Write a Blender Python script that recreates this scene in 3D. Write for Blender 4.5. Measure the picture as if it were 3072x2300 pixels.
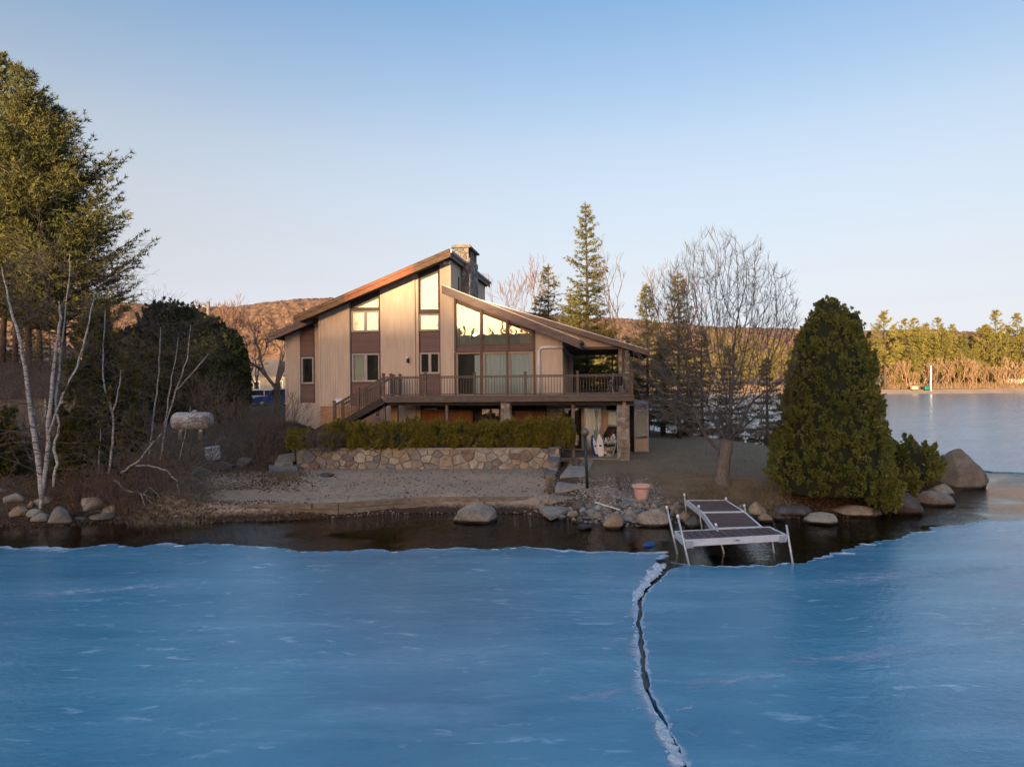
import bpy, math, random
import numpy as np
from mathutils import Vector, Matrix, noise, geometry

for _o in list(bpy.data.objects):
    bpy.data.objects.remove(_o, do_unlink=True)
SC = bpy.context.scene
COL = SC.collection
R = math.radians

# ---------------------------------------------------------------- camera
PW, PH, FPX = 3072.0, 2300.0, 2048.0
CAMZ = 4.5                      # metres above the lake surface (z = 0)
ROLL = R(0.55)
cam_data = bpy.data.cameras.new('camera')
cam_data.sensor_width = 36.0
cam_data.lens = 36.0 * FPX / PW
cam_data.clip_start = 0.1
cam_data.clip_end = 6000.0
cam = bpy.data.objects.new('camera', cam_data)
COL.objects.link(cam)
cam.matrix_world = Matrix.Translation((0, 0, CAMZ)) @ Matrix.Rotation(ROLL, 4, 'Y') @ Matrix.Rotation(R(90), 4, 'X')
SC.camera = cam

# ---------------------------------------------------------------- sky, sun, exposure
SUN_EL, SUN_AZ = R(3.8), R(20.0)       # low sun, behind the camera and to its left
sun_dir = Vector((-math.sin(SUN_AZ) * math.cos(SUN_EL), -math.cos(SUN_AZ) * math.cos(SUN_EL), math.sin(SUN_EL)))
world = bpy.data.worlds.new('World')
SC.world = world
world.use_nodes = True
_nt = world.node_tree
_nt.nodes.clear()
_sky = _nt.nodes.new('ShaderNodeTexSky')
_sky.sky_type = 'NISHITA'
_sky.sun_disc = False
_sky.sun_elevation = SUN_EL
_sky.sun_rotation = math.pi + SUN_AZ
_sky.altitude = 150.0
_sky.air_density = 1.0
_sky.dust_density = 5.0
_sky.ozone_density = 3.0
# the clear evening sky: the Nishita sky plus an even pale-to-blue gradient by elevation, the same all round
_tc = _nt.nodes.new('ShaderNodeTexCoord')
_sx = _nt.nodes.new('ShaderNodeSeparateXYZ')
_nt.links.new(_tc.outputs['Generated'], _sx.inputs[0])
_rp = _nt.nodes.new('ShaderNodeValToRGB')
_nt.links.new(_sx.outputs['Z'], _rp.inputs['Fac'])
SKY_STOPS = [(0.0, (1.282, 1.258, 1.296)), (0.03, (1.147, 1.196, 1.308)), (0.06, (0.905, 0.944, 1.154)), (0.1, (0.728, 0.629, 0.807)), (0.145, (0.655, 0.462, 0.487)), (0.2, (0.607, 0.4, 0.307)), (0.26, (0.565, 0.389, 0.262)), (0.32, (0.483, 0.362, 0.244)), (0.38, (0.327, 0.281, 0.239)), (0.485, (0.118, 0.155, 0.221)), (0.7, (0.24, 0.38, 0.58)), (1.0, (0.3, 0.44, 0.6))]
_el = _rp.color_ramp.elements
while len(_el) < len(SKY_STOPS): _el.new(0.5)
for _e, (_p, _c) in zip(_el, SKY_STOPS):
    _e.position = _p; _e.color = (_c[0] / 4, _c[1] / 4, _c[2] / 4, 1)
_vm = _nt.nodes.new('ShaderNodeVectorMath'); _vm.operation = 'SCALE'; _vm.inputs['Scale'].default_value = 4.0
_nt.links.new(_rp.outputs['Color'], _vm.inputs[0])
_va = _nt.nodes.new('ShaderNodeVectorMath'); _va.operation = 'MULTIPLY_ADD'
_va.inputs[1].default_value = (1.0, 0.80, 0.68)
_nt.links.new(_sky.outputs[0], _va.inputs[0]); _nt.links.new(_vm.outputs[0], _va.inputs[2])
_bg = _nt.nodes.new('ShaderNodeBackground')
_bg.inputs['Strength'].default_value = 0.15
_out = _nt.nodes.new('ShaderNodeOutputWorld')
_nt.links.new(_va.outputs[0], _bg.inputs['Color'])
_nt.links.new(_bg.outputs[0], _out.inputs['Surface'])

_sd = bpy.data.lights.new('sun', 'SUN')
_sd.energy = 3.8
_sd.angle = R(0.6)
_sd.color = (1.0, 0.70, 0.40)
sun = bpy.data.objects.new('sun', _sd)
COL.objects.link(sun)
sun.location = (-60, -150, 60)
sun.rotation_euler = sun_dir.to_track_quat('Z', 'Y').to_euler()

SC.view_settings.view_transform = 'Standard'
SC.view_settings.look = 'None'
SC.view_settings.exposure = 2.15
SC.view_settings.gamma = 1.0
SC.view_settings.use_curve_mapping = False

# ---------------------------------------------------------------- pixel helpers (photo is 3072 x 2300)
def ray(px, py):
    dx, dy = px - PW / 2, PH / 2 - py
    c, s = math.cos(ROLL), math.sin(ROLL)
    return Vector(((dx * c + dy * s) / FPX, 1.0, (-dx * s + dy * c) / FPX))
CAM = Vector((0, 0, CAMZ))
def P(px, py, Y):
    return CAM + ray(px, py) * Y
def G(px, py, z):
    r = ray(px, py)
    return CAM + r * ((z - CAMZ) / r.z)
YAW = R(8.5)
HO = Vector((0, 33.0, 0))
HU = Vector((math.cos(YAW), -math.sin(YAW), 0))
HV = Vector((math.sin(YAW), math.cos(YAW), 0))
def H(px, py, v):
    """pixel -> (u, z) on the house plane at depth v behind the facade"""
    r = ray(px, py)
    t = (v - (CAM - HO).dot(HV)) / r.dot(HV)
    p = CAM + r * t
    return (p - HO).dot(HU), p.z
def hw(u, v, z=0.0):
    p = HO + HU * u + HV * v
    return Vector((p.x, p.y, z))

# ---------------------------------------------------------------- materials
def mat(name, c1, c2=None, rough=0.7, scale=6.0, detail=5.0, stretch=(1, 1, 1), bump=0.0, bump_scale=None,
        metal=0.0, island=0.0, objvar=0.0, ramp=(0.35, 0.65), spec=0.4, translucent=0.0, hue=0.0):
    m = bpy.data.materials.new(name)
    m.use_nodes = True
    nt = m.node_tree
    N, L = nt.nodes, nt.links
    b = N['Principled BSDF']
    b.inputs['Roughness'].default_value = rough
    b.inputs['Metallic'].default_value = metal
    b.inputs['Specular IOR Level'].default_value = spec
    c2 = c2 or c1
    tc = N.new('ShaderNodeTexCoord')
    mp = N.new('ShaderNodeMapping')
    mp.inputs['Scale'].default_value = stretch
    L.new(tc.outputs['Object'], mp.inputs['Vector'])
    nz = N.new('ShaderNodeTexNoise')
    nz.inputs['Scale'].default_value = scale
    nz.inputs['Detail'].default_value = detail
    nz.inputs['Roughness'].default_value = 0.62
    L.new(mp.outputs[0], nz.inputs['Vector'])
    rp = N.new('ShaderNodeValToRGB')
    rp.color_ramp.elements[0].position = ramp[0]
    rp.color_ramp.elements[1].position = ramp[1]
    rp.color_ramp.elements[0].color = (*c1, 1)
    rp.color_ramp.elements[1].color = (*c2, 1)
    L.new(nz.outputs['Fac'], rp.inputs['Fac'])
    col = rp.outputs['Color']
    src = None
    if island > 0:
        g = N.new('ShaderNodeNewGeometry'); src = g.outputs['Random Per Island']; amt = island
    elif objvar > 0:
        g = N.new('ShaderNodeObjectInfo'); src = g.outputs['Random']; amt = objvar
    if src is not None:
        mr = N.new('ShaderNodeMapRange')
        mr.inputs['To Min'].default_value = 1.0 - amt
        mr.inputs['To Max'].default_value = 1.0 + amt
        L.new(src, mr.inputs['Value'])
        hs = N.new('ShaderNodeHueSaturation')
        L.new(mr.outputs[0], hs.inputs['Value'])
        if hue > 0:
            mh = N.new('ShaderNodeMapRange')
            mh.inputs['To Min'].default_value = 0.5 - hue
            mh.inputs['To Max'].default_value = 0.5 + hue
            sh = N.new('ShaderNodeMath'); sh.operation = 'MULTIPLY'; sh.inputs[1].default_value = 7.31
            fr = N.new('ShaderNodeMath'); fr.operation = 'FRACT'
            L.new(src, sh.inputs[0]); L.new(sh.outputs[0], fr.inputs[0]); L.new(fr.outputs[0], mh.inputs['Value'])
            L.new(mh.outputs[0], hs.inputs['Hue'])
        L.new(col, hs.inputs['Color'])
        col = hs.outputs['Color']
    L.new(col, b.inputs['Base Color'])
    if bump > 0:
        bn = N.new('ShaderNodeTexNoise')
        bn.inputs['Scale'].default_value = bump_scale or scale * 3
        bn.inputs['Detail'].default_value = 6
        L.new(mp.outputs[0], bn.inputs['Vector'])
        bp = N.new('ShaderNodeBump')
        bp.inputs['Strength'].default_value = bump
        bp.inputs['Distance'].default_value = 0.05
        L.new(bn.outputs['Fac'], bp.inputs['Height'])
        L.new(bp.outputs[0], b.inputs['Normal'])
    if translucent > 0:
        tr = N.new('ShaderNodeBsdfTranslucent')
        L.new(col, tr.inputs['Color'])
        mx = N.new('ShaderNodeMixShader')
        mx.inputs[0].default_value = translucent
        L.new(b.outputs[0], mx.inputs[1]); L.new(tr.outputs[0], mx.inputs[2])
        L.new(mx.outputs[0], N['Material Output'].inputs['Surface'])
    return m

def glass_mat(name, ior=2.0, tint=(0.86, 0.93, 0.92), rough=0.0, bump=0.0, haze=0.0):
    """reflecting, see-through pane with an optional thin film of pale grime, mixed in to lighten dark reflections"""
    m = bpy.data.materials.new(name)
    m.use_nodes = True
    nt = m.node_tree; N, L = nt.nodes, nt.links
    N.remove(N['Principled BSDF'])
    fr = N.new('ShaderNodeFresnel'); fr.inputs['IOR'].default_value = ior
    tr = N.new('ShaderNodeBsdfTransparent'); tr.inputs['Color'].default_value = (*tint, 1)
    gl = N.new('ShaderNodeBsdfGlossy'); gl.inputs['Roughness'].default_value = rough
    mx = N.new('ShaderNodeMixShader')
    L.new(fr.outputs[0], mx.inputs[0]); L.new(tr.outputs[0], mx.inputs[1]); L.new(gl.outputs[0], mx.inputs[2])
    if bump > 0:
        tc = N.new('ShaderNodeTexCoord')
        nz = N.new('ShaderNodeTexNoise'); nz.inputs['Scale'].default_value = 1.6; nz.inputs['Detail'].default_value = 1
        bp = N.new('ShaderNodeBump'); bp.inputs['Strength'].default_value = bump; bp.inputs['Distance'].default_value = 0.02
        L.new(tc.outputs['Object'], nz.inputs['Vector']); L.new(nz.outputs['Fac'], bp.inputs['Height'])
        L.new(bp.outputs[0], gl.inputs['Normal'])
    out = mx.outputs[0]
    if haze > 0:
        df = N.new('ShaderNodeBsdfDiffuse'); df.inputs['Color'].default_value = (0.62, 0.66, 0.60, 1)  # pale diffuse haze painted in to brighten dark reflections
        m2 = N.new('ShaderNodeMixShader'); m2.inputs[0].default_value = haze
        L.new(out, m2.inputs[1]); L.new(df.outputs[0], m2.inputs[2]); out = m2.outputs[0]
    L.new(out, N['Material Output'].inputs['Surface'])
    return m

M = {}
M['siding'] = mat('tan_siding', (0.52, 0.405, 0.305), (0.62, 0.495, 0.385), 0.8, 1.3, 6, (3, 3, 0.5), bump=0.15, bump_scale=20)
M['trim'] = mat('brown_trim', (0.10, 0.062, 0.05), (0.145, 0.09, 0.075), 0.7, 2.0, 5, (2, 2, 2), bump=0.1)
M['clap'] = mat('brown_clapboard', (0.15, 0.088, 0.075), (0.205, 0.125, 0.108), 0.75, 3.0, 5, (1, 1, 8), bump=0.15, objvar=0.10)
M['fascia'] = mat('brown_fascia', (0.105, 0.062, 0.037), (0.20, 0.125, 0.075), 0.75, 2.2, 7, (1, 1, 5), bump=0.3, bump_scale=12)
M['fascia_red'] = mat('redwood_fascia', (0.20, 0.072, 0.035), (0.33, 0.13, 0.06), 0.75, 2.0, 7, (1, 1, 6), bump=0.25, bump_scale=12)
M['fascia_grey'] = mat('taupe_fascia', (0.13, 0.09, 0.073), (0.19, 0.135, 0.11), 0.7, 1.5, 6, (1, 1, 4), bump=0.2, bump_scale=10)
M['soffit'] = mat('dark_soffit', (0.05, 0.027, 0.014), (0.085, 0.045, 0.022), 0.8, 3, 4, (6, 1, 1))
M['roofing'] = mat('asphalt_roof', (0.10, 0.085, 0.075), (0.17, 0.15, 0.14), 0.9, 12, 6, bump=0.3)
M['drip'] = mat('white_drip_edge', (0.75, 0.74, 0.72), None, 0.4)
M['gutter'] = mat('grey_gutter', (0.20, 0.21, 0.24), (0.30, 0.31, 0.35), 0.45, 4, 4, metal=0.3)
M['winframe'] = mat('taupe_window_frame', (0.36, 0.31, 0.29), (0.42, 0.37, 0.34), 0.5, 4)
M['tanframe'] = mat('tan_frame', (0.42, 0.31, 0.21), (0.48, 0.36, 0.25), 0.6, 4)
M['glass'] = glass_mat('window_glass', 2.7, bump=0.05, haze=0.16)
M['glass_plain'] = glass_mat('clear_glass', 1.75, (0.88, 0.92, 0.93), bump=0.05, haze=0.02)
M['interior'] = mat('unlit_room_black', (0.016, 0.016, 0.016), (0.03, 0.027, 0.023), 0.9, 2)  # near-black colour stands in for the darkness of unlit rooms
M['blind'] = mat('pale_blind', (0.74, 0.80, 0.72), (0.8, 0.86, 0.78), 0.8, 2, 3, (1, 1, 30))
M['shade'] = mat('grey_shade', (0.66, 0.76, 0.84), (0.72, 0.82, 0.90), 0.8, 1.2, 5)
M['curtain'] = mat('cream_curtain', (0.62, 0.55, 0.42), (0.72, 0.66, 0.52), 0.8, 2, 3, (4, 1, 1))
M['deck'] = mat('deck_brown', (0.095, 0.07, 0.058), (0.15, 0.115, 0.095), 0.75, 3, 6, (1, 1, 3), bump=0.2)
M['deckboard'] = mat('deck_board', (0.13, 0.105, 0.09), (0.2, 0.165, 0.14), 0.75, 3, 6, (1, 6, 1), bump=0.2, objvar=0.12)
M['dark_wood'] = mat('dark_wood', (0.028, 0.022, 0.018), (0.06, 0.046, 0.038), 0.8, 4, 5, (1, 1, 4))
M['grey_wood'] = mat('weathered_post', (0.12, 0.105, 0.09), (0.22, 0.19, 0.165), 0.85, 6, 6, (3, 3, 0.6), bump=0.3)
M['cedar_wall'] = mat('cedar_board', (0.17, 0.068, 0.028), (0.27, 0.115, 0.05), 0.75, 3, 6, (3, 3, 0.5), objvar=0.12)
M['foundation'] = mat('painted_foundation', (0.42, 0.23, 0.12), (0.5, 0.29, 0.16), 0.85, 5)
M['concrete'] = mat('concrete', (0.20, 0.18, 0.155), (0.33, 0.30, 0.26), 0.9, 3.0, 8, bump=0.3, bump_scale=25)
M['slabstone'] = mat('weathered_slab', (0.16, 0.14, 0.115), (0.30, 0.275, 0.23), 0.9, 2.5, 8, bump=0.4, bump_scale=14)
M['mortar'] = mat('mortar', (0.27, 0.23, 0.185), (0.38, 0.335, 0.28), 0.95, 14, 4, bump=0.3)
M['flag'] = mat('bluestone_cap', (0.09, 0.10, 0.12), (0.19, 0.20, 0.22), 0.8, 4, 6, bump=0.3)
M['white_metal'] = mat('white_painted_metal', (0.72, 0.73, 0.75), (0.8, 0.8, 0.82), 0.4, 3)
M['alu'] = mat('aluminium', (0.60, 0.63, 0.66), (0.74, 0.76, 0.79), 0.42, 5, 4, (1, 1, 3), metal=0.2)
M['galv'] = mat('galvanised_pipe', (0.36, 0.40, 0.43), (0.52, 0.55, 0.58), 0.45, 8, 5, metal=0.5)
M['plastic_white'] = mat('white_plastic', (0.78, 0.78, 0.78), None, 0.4)
M['plank'] = mat('composite_plank', (0.085, 0.045, 0.04), (0.13, 0.075, 0.067), 0.65, 3, 6, (1, 1, 1), bump=0.15, objvar=0.14)
M['black'] = mat('matte_black', (0.012, 0.012, 0.013), (0.025, 0.025, 0.026), 0.6, 3)
M['lamp_green'] = mat('dark_green_pole', (0.012, 0.024, 0.026), (0.03, 0.05, 0.052), 0.5, 6, bump=0.1)
M['lamp_globe'] = mat('smoked_globe', (0.09, 0.075, 0.065), (0.14, 0.115, 0.10), 0.22, 3, spec=0.6)
M['terracotta'] = mat('pink_terracotta', (0.52, 0.32, 0.27), (0.62, 0.40, 0.34), 0.8, 5, 6, bump=0.15)
M['soil'] = mat('dark_soil', (0.035, 0.024, 0.017), (0.075, 0.052, 0.036), 0.95, 6, 8, bump=0.6)
M['timber'] = mat('weathered_timber', (0.12, 0.085, 0.058), (0.24, 0.19, 0.14), 0.88, 3.0, 8, (1, 5, 5), bump=0.5, bump_scale=8, objvar=0.18)
M['tank'] = mat('rusty_white_tank', (0.24, 0.17, 0.13), (0.46, 0.45, 0.44), 0.6, 1.3, 4, (1, 1, 1.4), ramp=(0.30, 0.50))
M['block'] = mat('concrete_block', (0.17, 0.15, 0.13), (0.26, 0.235, 0.21), 0.95, 6, 6, bump=0.3)
M['drum'] = mat('grubby_white_drum', (0.40, 0.41, 0.42), (0.66, 0.68, 0.70), 0.6, 2.0, 8, ramp=(0.25, 0.40))
M['bark'] = mat('pine_bark', (0.035, 0.025, 0.02), (0.095, 0.068, 0.052), 0.95, 5, 6, (3, 3, 0.7), bump=0.7, bump_scale=9)
M['bark_grey'] = mat('maple_bark', (0.10, 0.088, 0.075), (0.20, 0.178, 0.155), 0.92, 6, 7, (3, 3, 0.7), bump=0.6, bump_scale=12)
M['twig'] = mat('bare_twig', (0.10, 0.078, 0.065), (0.17, 0.135, 0.115), 0.9, 3)
M['far_twig'] = mat('far_bare_twig', (0.20, 0.125, 0.07), (0.33, 0.22, 0.13), 0.9, 0.4)
M['twig_red'] = mat('reddish_twig', (0.12, 0.068, 0.048), (0.19, 0.115, 0.085), 0.9, 3)
M['twig_grey'] = mat('grey_twig', (0.085, 0.075, 0.075), (0.15, 0.135, 0.135), 0.9, 3)
M['birch'] = mat('birch_bark', (0.045, 0.04, 0.036), (0.44, 0.42, 0.40), 0.8, 3.0, 6, (2.0, 2.0, 9), ramp=(0.36, 0.50))
M['pine'] = mat('pine_needles', (0.03, 0.05, 0.016), (0.15, 0.135, 0.028), 0.75, 0.7, 4, island=0.35, hue=0.02, translucent=0.15)
M['pine_far'] = mat('far_pine_needles', (0.10, 0.10, 0.02), (0.21, 0.175, 0.034), 0.8, 0.3, 4, island=0.4, hue=0.03, translucent=0.12)
M['spruce'] = mat('spruce_needles', (0.06, 0.072, 0.022), (0.17, 0.15, 0.034), 0.8, 0.8, 4, island=0.35, hue=0.02, translucent=0.12)
M['cedar'] = mat('cedar_foliage', (0.105, 0.13, 0.026), (0.205, 0.20, 0.042), 0.75, 0.9, 5, island=0.4, hue=0.015, translucent=0.2)
M['cedar_gold'] = mat('golden_cedar_foliage', (0.085, 0.082, 0.014), (0.15, 0.125, 0.022), 0.75, 1.2, 5, island=0.4, hue=0.02, translucent=0.2)
M['cedar_dark'] = mat('dark_cedar_foliage', (0.038, 0.054, 0.018), (0.088, 0.098, 0.028), 0.75, 0.7, 5, island=0.4, hue=0.01, translucent=0.2)
M['yew'] = mat('yew_foliage', (0.17, 0.155, 0.02), (0.28, 0.235, 0.034), 0.75, 1.4, 5, island=0.4, hue=0.02, translucent=0.25)
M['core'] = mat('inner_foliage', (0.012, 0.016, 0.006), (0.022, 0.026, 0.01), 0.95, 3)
M['leaf_litter'] = mat('fallen_leaf', (0.085, 0.045, 0.025), (0.15, 0.095, 0.055), 0.9, 2, 3, island=0.5, hue=0.02)
M['dry_grass'] = mat('dry_grass_blade', (0.17, 0.135, 0.085), (0.27, 0.22, 0.15), 0.9, 1, 3, island=0.35)
M['hill'] = mat('bare_forest_hill', (0.075, 0.04, 0.024), (0.25, 0.145, 0.085), 0.95, 0.16, 10, (1, 1, 1), bump=1.0, bump_scale=0.3, ramp=(0.3, 0.68))
M['far_ground'] = mat('far_brush_ground', (0.10, 0.06, 0.03), (0.19, 0.12, 0.06), 0.95, 0.2, 8, bump=0.5, bump_scale=1)
M['far_sand'] = mat('far_beach_sand', (0.40, 0.29, 0.19), (0.50, 0.38, 0.26), 0.95, 0.5, 8)
M['gravel'] = mat('pale_pebble', (0.17, 0.14, 0.115), (0.36, 0.31, 0.27), 0.9, 3, 4, island=0.5, hue=0.02)
M['blue'] = mat('blue_plastic', (0.01, 0.055, 0.25), (0.02, 0.08, 0.32), 0.4, 3)
M['teal'] = mat('teal_plastic', (0.0, 0.10, 0.085), (0.01, 0.15, 0.125), 0.4, 3)
M['red'] = mat('red_plastic', (0.32, 0.02, 0.02), None, 0.45)
M['urn'] = mat('cast_stone_urn', (0.33, 0.27, 0.20), (0.45, 0.38, 0.29), 0.85, 6, 6, bump=0.2)
M['petal'] = mat('white_petal', (0.72, 0.72, 0.74), None, 0.6, island=0.15)
M['leaf_green'] = mat('green_leaf', (0.03, 0.06, 0.02), (0.06, 0.1, 0.03), 0.6, 3, island=0.3)
M['snow_ice'] = mat('broken_white_ice', (0.36, 0.46, 0.56), (0.58, 0.67, 0.76), 0.55, 6, 6, bump=0.4, bump_scale=20)

def boulder_mat(name, c1, c2, c3):
    """granite: two greys in blotches, dark speckle, and a damp dark band with an uneven edge at the water line"""
    m = bpy.data.materials.new(name); m.use_nodes = True
    nt = m.node_tree; N, L = nt.nodes, nt.links
    b = N['Principled BSDF']; b.inputs['Roughness'].default_value = 0.85
    tc = N.new('ShaderNodeTexCoord'); geo = N.new('ShaderNodeNewGeometry'); oi = N.new('ShaderNodeObjectInfo')
    n1 = N.new('ShaderNodeTexNoise'); n1.inputs['Scale'].default_value = 2.2; n1.inputs['Detail'].default_value = 7; n1.inputs['Roughness'].default_value = 0.7
    L.new(geo.outputs['Position'], n1.inputs['Vector'])
    rp = N.new('ShaderNodeValToRGB')
    rp.color_ramp.elements[0].position = 0.3; rp.color_ramp.elements[0].color = (*c1, 1)
    rp.color_ramp.elements[1].position = 0.7; rp.color_ramp.elements[1].color = (*c3, 1)
    e = rp.color_ramp.elements.new(0.5); e.color = (*c2, 1)
    L.new(n1.outputs['Fac'], rp.inputs['Fac'])
    n2 = N.new('ShaderNodeTexNoise'); n2.inputs['Scale'].default_value = 38; n2.inputs['Detail'].default_value = 4
    L.new(geo.outputs['Position'], n2.inputs['Vector'])
    mr = N.new('ShaderNodeMapRange'); mr.inputs['From Min'].default_value = 0.3; mr.inputs['From Max'].default_value = 0.7
    mr.inputs['To Min'].default_value = 0.62; mr.inputs['To Max'].default_value = 1.3
    L.new(n2.outputs['Fac'], mr.inputs['Value'])
    ov = N.new('ShaderNodeMapRange'); ov.inputs['To Min'].default_value = 0.7; ov.inputs['To Max'].default_value = 1.25
    L.new(oi.outputs['Random'], ov.inputs['Value'])
    mm = N.new('ShaderNodeMath'); mm.operation = 'MULTIPLY'; L.new(mr.outputs[0], mm.inputs[0]); L.new(ov.outputs[0], mm.inputs[1])
    hs = N.new('ShaderNodeHueSaturation'); L.new(rp.outputs[0], hs.inputs['Color']); L.new(mm.outputs[0], hs.inputs['Value'])
    sp = N.new('ShaderNodeSeparateXYZ'); L.new(geo.outputs['Position'], sp.inputs[0])
    ad = N.new('ShaderNodeMath'); ad.operation = 'MULTIPLY_ADD'; ad.inputs[1].default_value = 0.10
    L.new(n1.outputs['Fac'], ad.inputs[0]); L.new(sp.outputs['Z'], ad.inputs[2])
    wt = N.new('ShaderNodeMapRange'); wt.inputs['From Min'].default_value = 0.11; wt.inputs['From Max'].default_value = 0.16
    L.new(ad.outputs[0], wt.inputs['Value'])
    mx = N.new('ShaderNodeMix'); mx.data_type = 'RGBA'
    L.new(wt.outputs[0], mx.inputs['Factor']); mx.inputs['A'].default_value = (0.022, 0.017, 0.013, 1)
    L.new(hs.outputs[0], mx.inputs['B'])
    L.new(mx.outputs['Result'], b.inputs['Base Color'])
    bp = N.new('ShaderNodeBump'); bp.inputs['Strength'].default_value = 0.55; bp.inputs['Distance'].default_value = 0.04
    n3 = N.new('ShaderNodeTexNoise'); n3.inputs['Scale'].default_value = 11; n3.inputs['Detail'].default_value = 8
    L.new(geo.outputs['Position'], n3.inputs['Vector'])
    L.new(n3.outputs['Fac'], bp.inputs['Height']); L.new(bp.outputs[0], b.inputs['Normal'])
    return m
M['rock'] = boulder_mat('granite_grey', (0.13, 0.11, 0.09), (0.23, 0.20, 0.165), (0.33, 0.295, 0.25))
M['rock_tan'] = boulder_mat('granite_tan', (0.17, 0.115, 0.07), (0.27, 0.20, 0.13), (0.36, 0.29, 0.205))
M['rock_dark'] = boulder_mat('granite_dark', (0.045, 0.042, 0.042), (0.085, 0.078, 0.074), (0.15, 0.135, 0.125))
M['rock_blue'] = boulder_mat('granite_blue', (0.11, 0.12, 0.13), (0.20, 0.215, 0.225), (0.31, 0.32, 0.32))

def fieldstone_mat():
    m = bpy.data.materials.new('fieldstone'); m.use_nodes = True
    nt = m.node_tree; N, L = nt.nodes, nt.links
    b = N['Principled BSDF']; b.inputs['Roughness'].default_value = 0.85
    oi = N.new('ShaderNodeObjectInfo'); tc = N.new('ShaderNodeTexCoord')
    rp = N.new('ShaderNodeValToRGB'); rp.color_ramp.interpolation = 'CONSTANT'
    cols = [(0.26, 0.21, 0.15), (0.19, 0.18, 0.17), (0.30, 0.21, 0.125), (0.36, 0.31, 0.25), (0.14, 0.15, 0.165),
            (0.24, 0.19, 0.14), (0.33, 0.285, 0.23), (0.19, 0.12, 0.08), (0.27, 0.255, 0.235), (0.31, 0.25, 0.17), (0.20, 0.19, 0.175)]
    el = rp.color_ramp.elements
    for i, c in enumerate(cols):
        pos = i / len(cols)
        if i < 2:
            e = el[i]; e.position = pos
        else:
            e = el.new(pos)
        e.color = (*c, 1)
    L.new(oi.outputs['Random'], rp.inputs['Fac'])
    n1 = N.new('ShaderNodeTexNoise'); n1.inputs['Scale'].default_value = 5; n1.inputs['Detail'].default_value = 8; n1.inputs['Roughness'].default_value = 0.7
    L.new(tc.outputs['Object'], n1.inputs['Vector'])
    mr = N.new('ShaderNodeMapRange'); mr.inputs['From Min'].default_value = 0.3; mr.inputs['From Max'].default_value = 0.7
    mr.inputs['To Min'].default_value = 0.55; mr.inputs['To Max'].default_value = 1.4
    L.new(n1.outputs['Fac'], mr.inputs['Value'])
    n2 = N.new('ShaderNodeTexNoise'); n2.inputs['Scale'].default_value = 3.1; n2.inputs['Detail'].default_value = 5
    L.new(tc.outputs['Object'], n2.inputs['Vector'])
    rr = N.new('ShaderNodeMapRange'); rr.inputs['From Min'].default_value = 0.58; rr.inputs['From Max'].default_value = 0.74
    rr.inputs['To Max'].default_value = 0.45
    L.new(n2.outputs['Fac'], rr.inputs['Value'])
    mx = N.new('ShaderNodeMix'); mx.data_type = 'RGBA'; mx.inputs['B'].default_value = (0.30, 0.15, 0.06, 1)
    L.new(rr.outputs[0], mx.inputs['Factor']); L.new(rp.outputs[0], mx.inputs['A'])
    hs = N.new('ShaderNodeHueSaturation'); hs.inputs['Saturation'].default_value = 0.78; L.new(mx.outputs['Result'], hs.inputs['Color']); L.new(mr.outputs[0], hs.inputs['Value'])
    L.new(hs.outputs[0], b.inputs['Base Color'])
    bp = N.new('ShaderNodeBump'); bp.inputs['Strength'].default_value = 0.5; bp.inputs['Distance'].default_value = 0.03
    n3 = N.new('ShaderNodeTexNoise'); n3.inputs['Scale'].default_value = 14; n3.inputs['Detail'].default_value = 7
    L.new(tc.outputs['Object'], n3.inputs['Vector'])
    L.new(n3.outputs['Fac'], bp.inputs['Height']); L.new(bp.outputs[0], b.inputs['Normal'])
    return m
M['stone'] = fieldstone_mat()

# ---------------------------------------------------------------- object and mesh helpers
def tag(o, label=None, cat=None, group=None, kind=None):
    if label: o['label'] = label
    if cat: o['category'] = cat
    if group: o['group'] = group
    if kind: o['kind'] = kind
    return o
def link(name, me, parent=None, loc=None, rot=None, scl=None):
    o = bpy.data.objects.new(name, me)
    COL.objects.link(o)
    if parent is not None: o.parent = parent
    if loc is not None: o.location = loc
    if rot is not None: o.rotation_euler = rot
    if scl is not None: o.scale = scl
    return o
def empty(name, loc=(0, 0, 0), rz=0.0, label=None, cat=None, group=None, parent=None):
    o = link(name, None, parent, loc, (0, 0, rz))
    o.empty_display_size = 0.1
    tag(o, label, cat, group)
    return o

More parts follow.
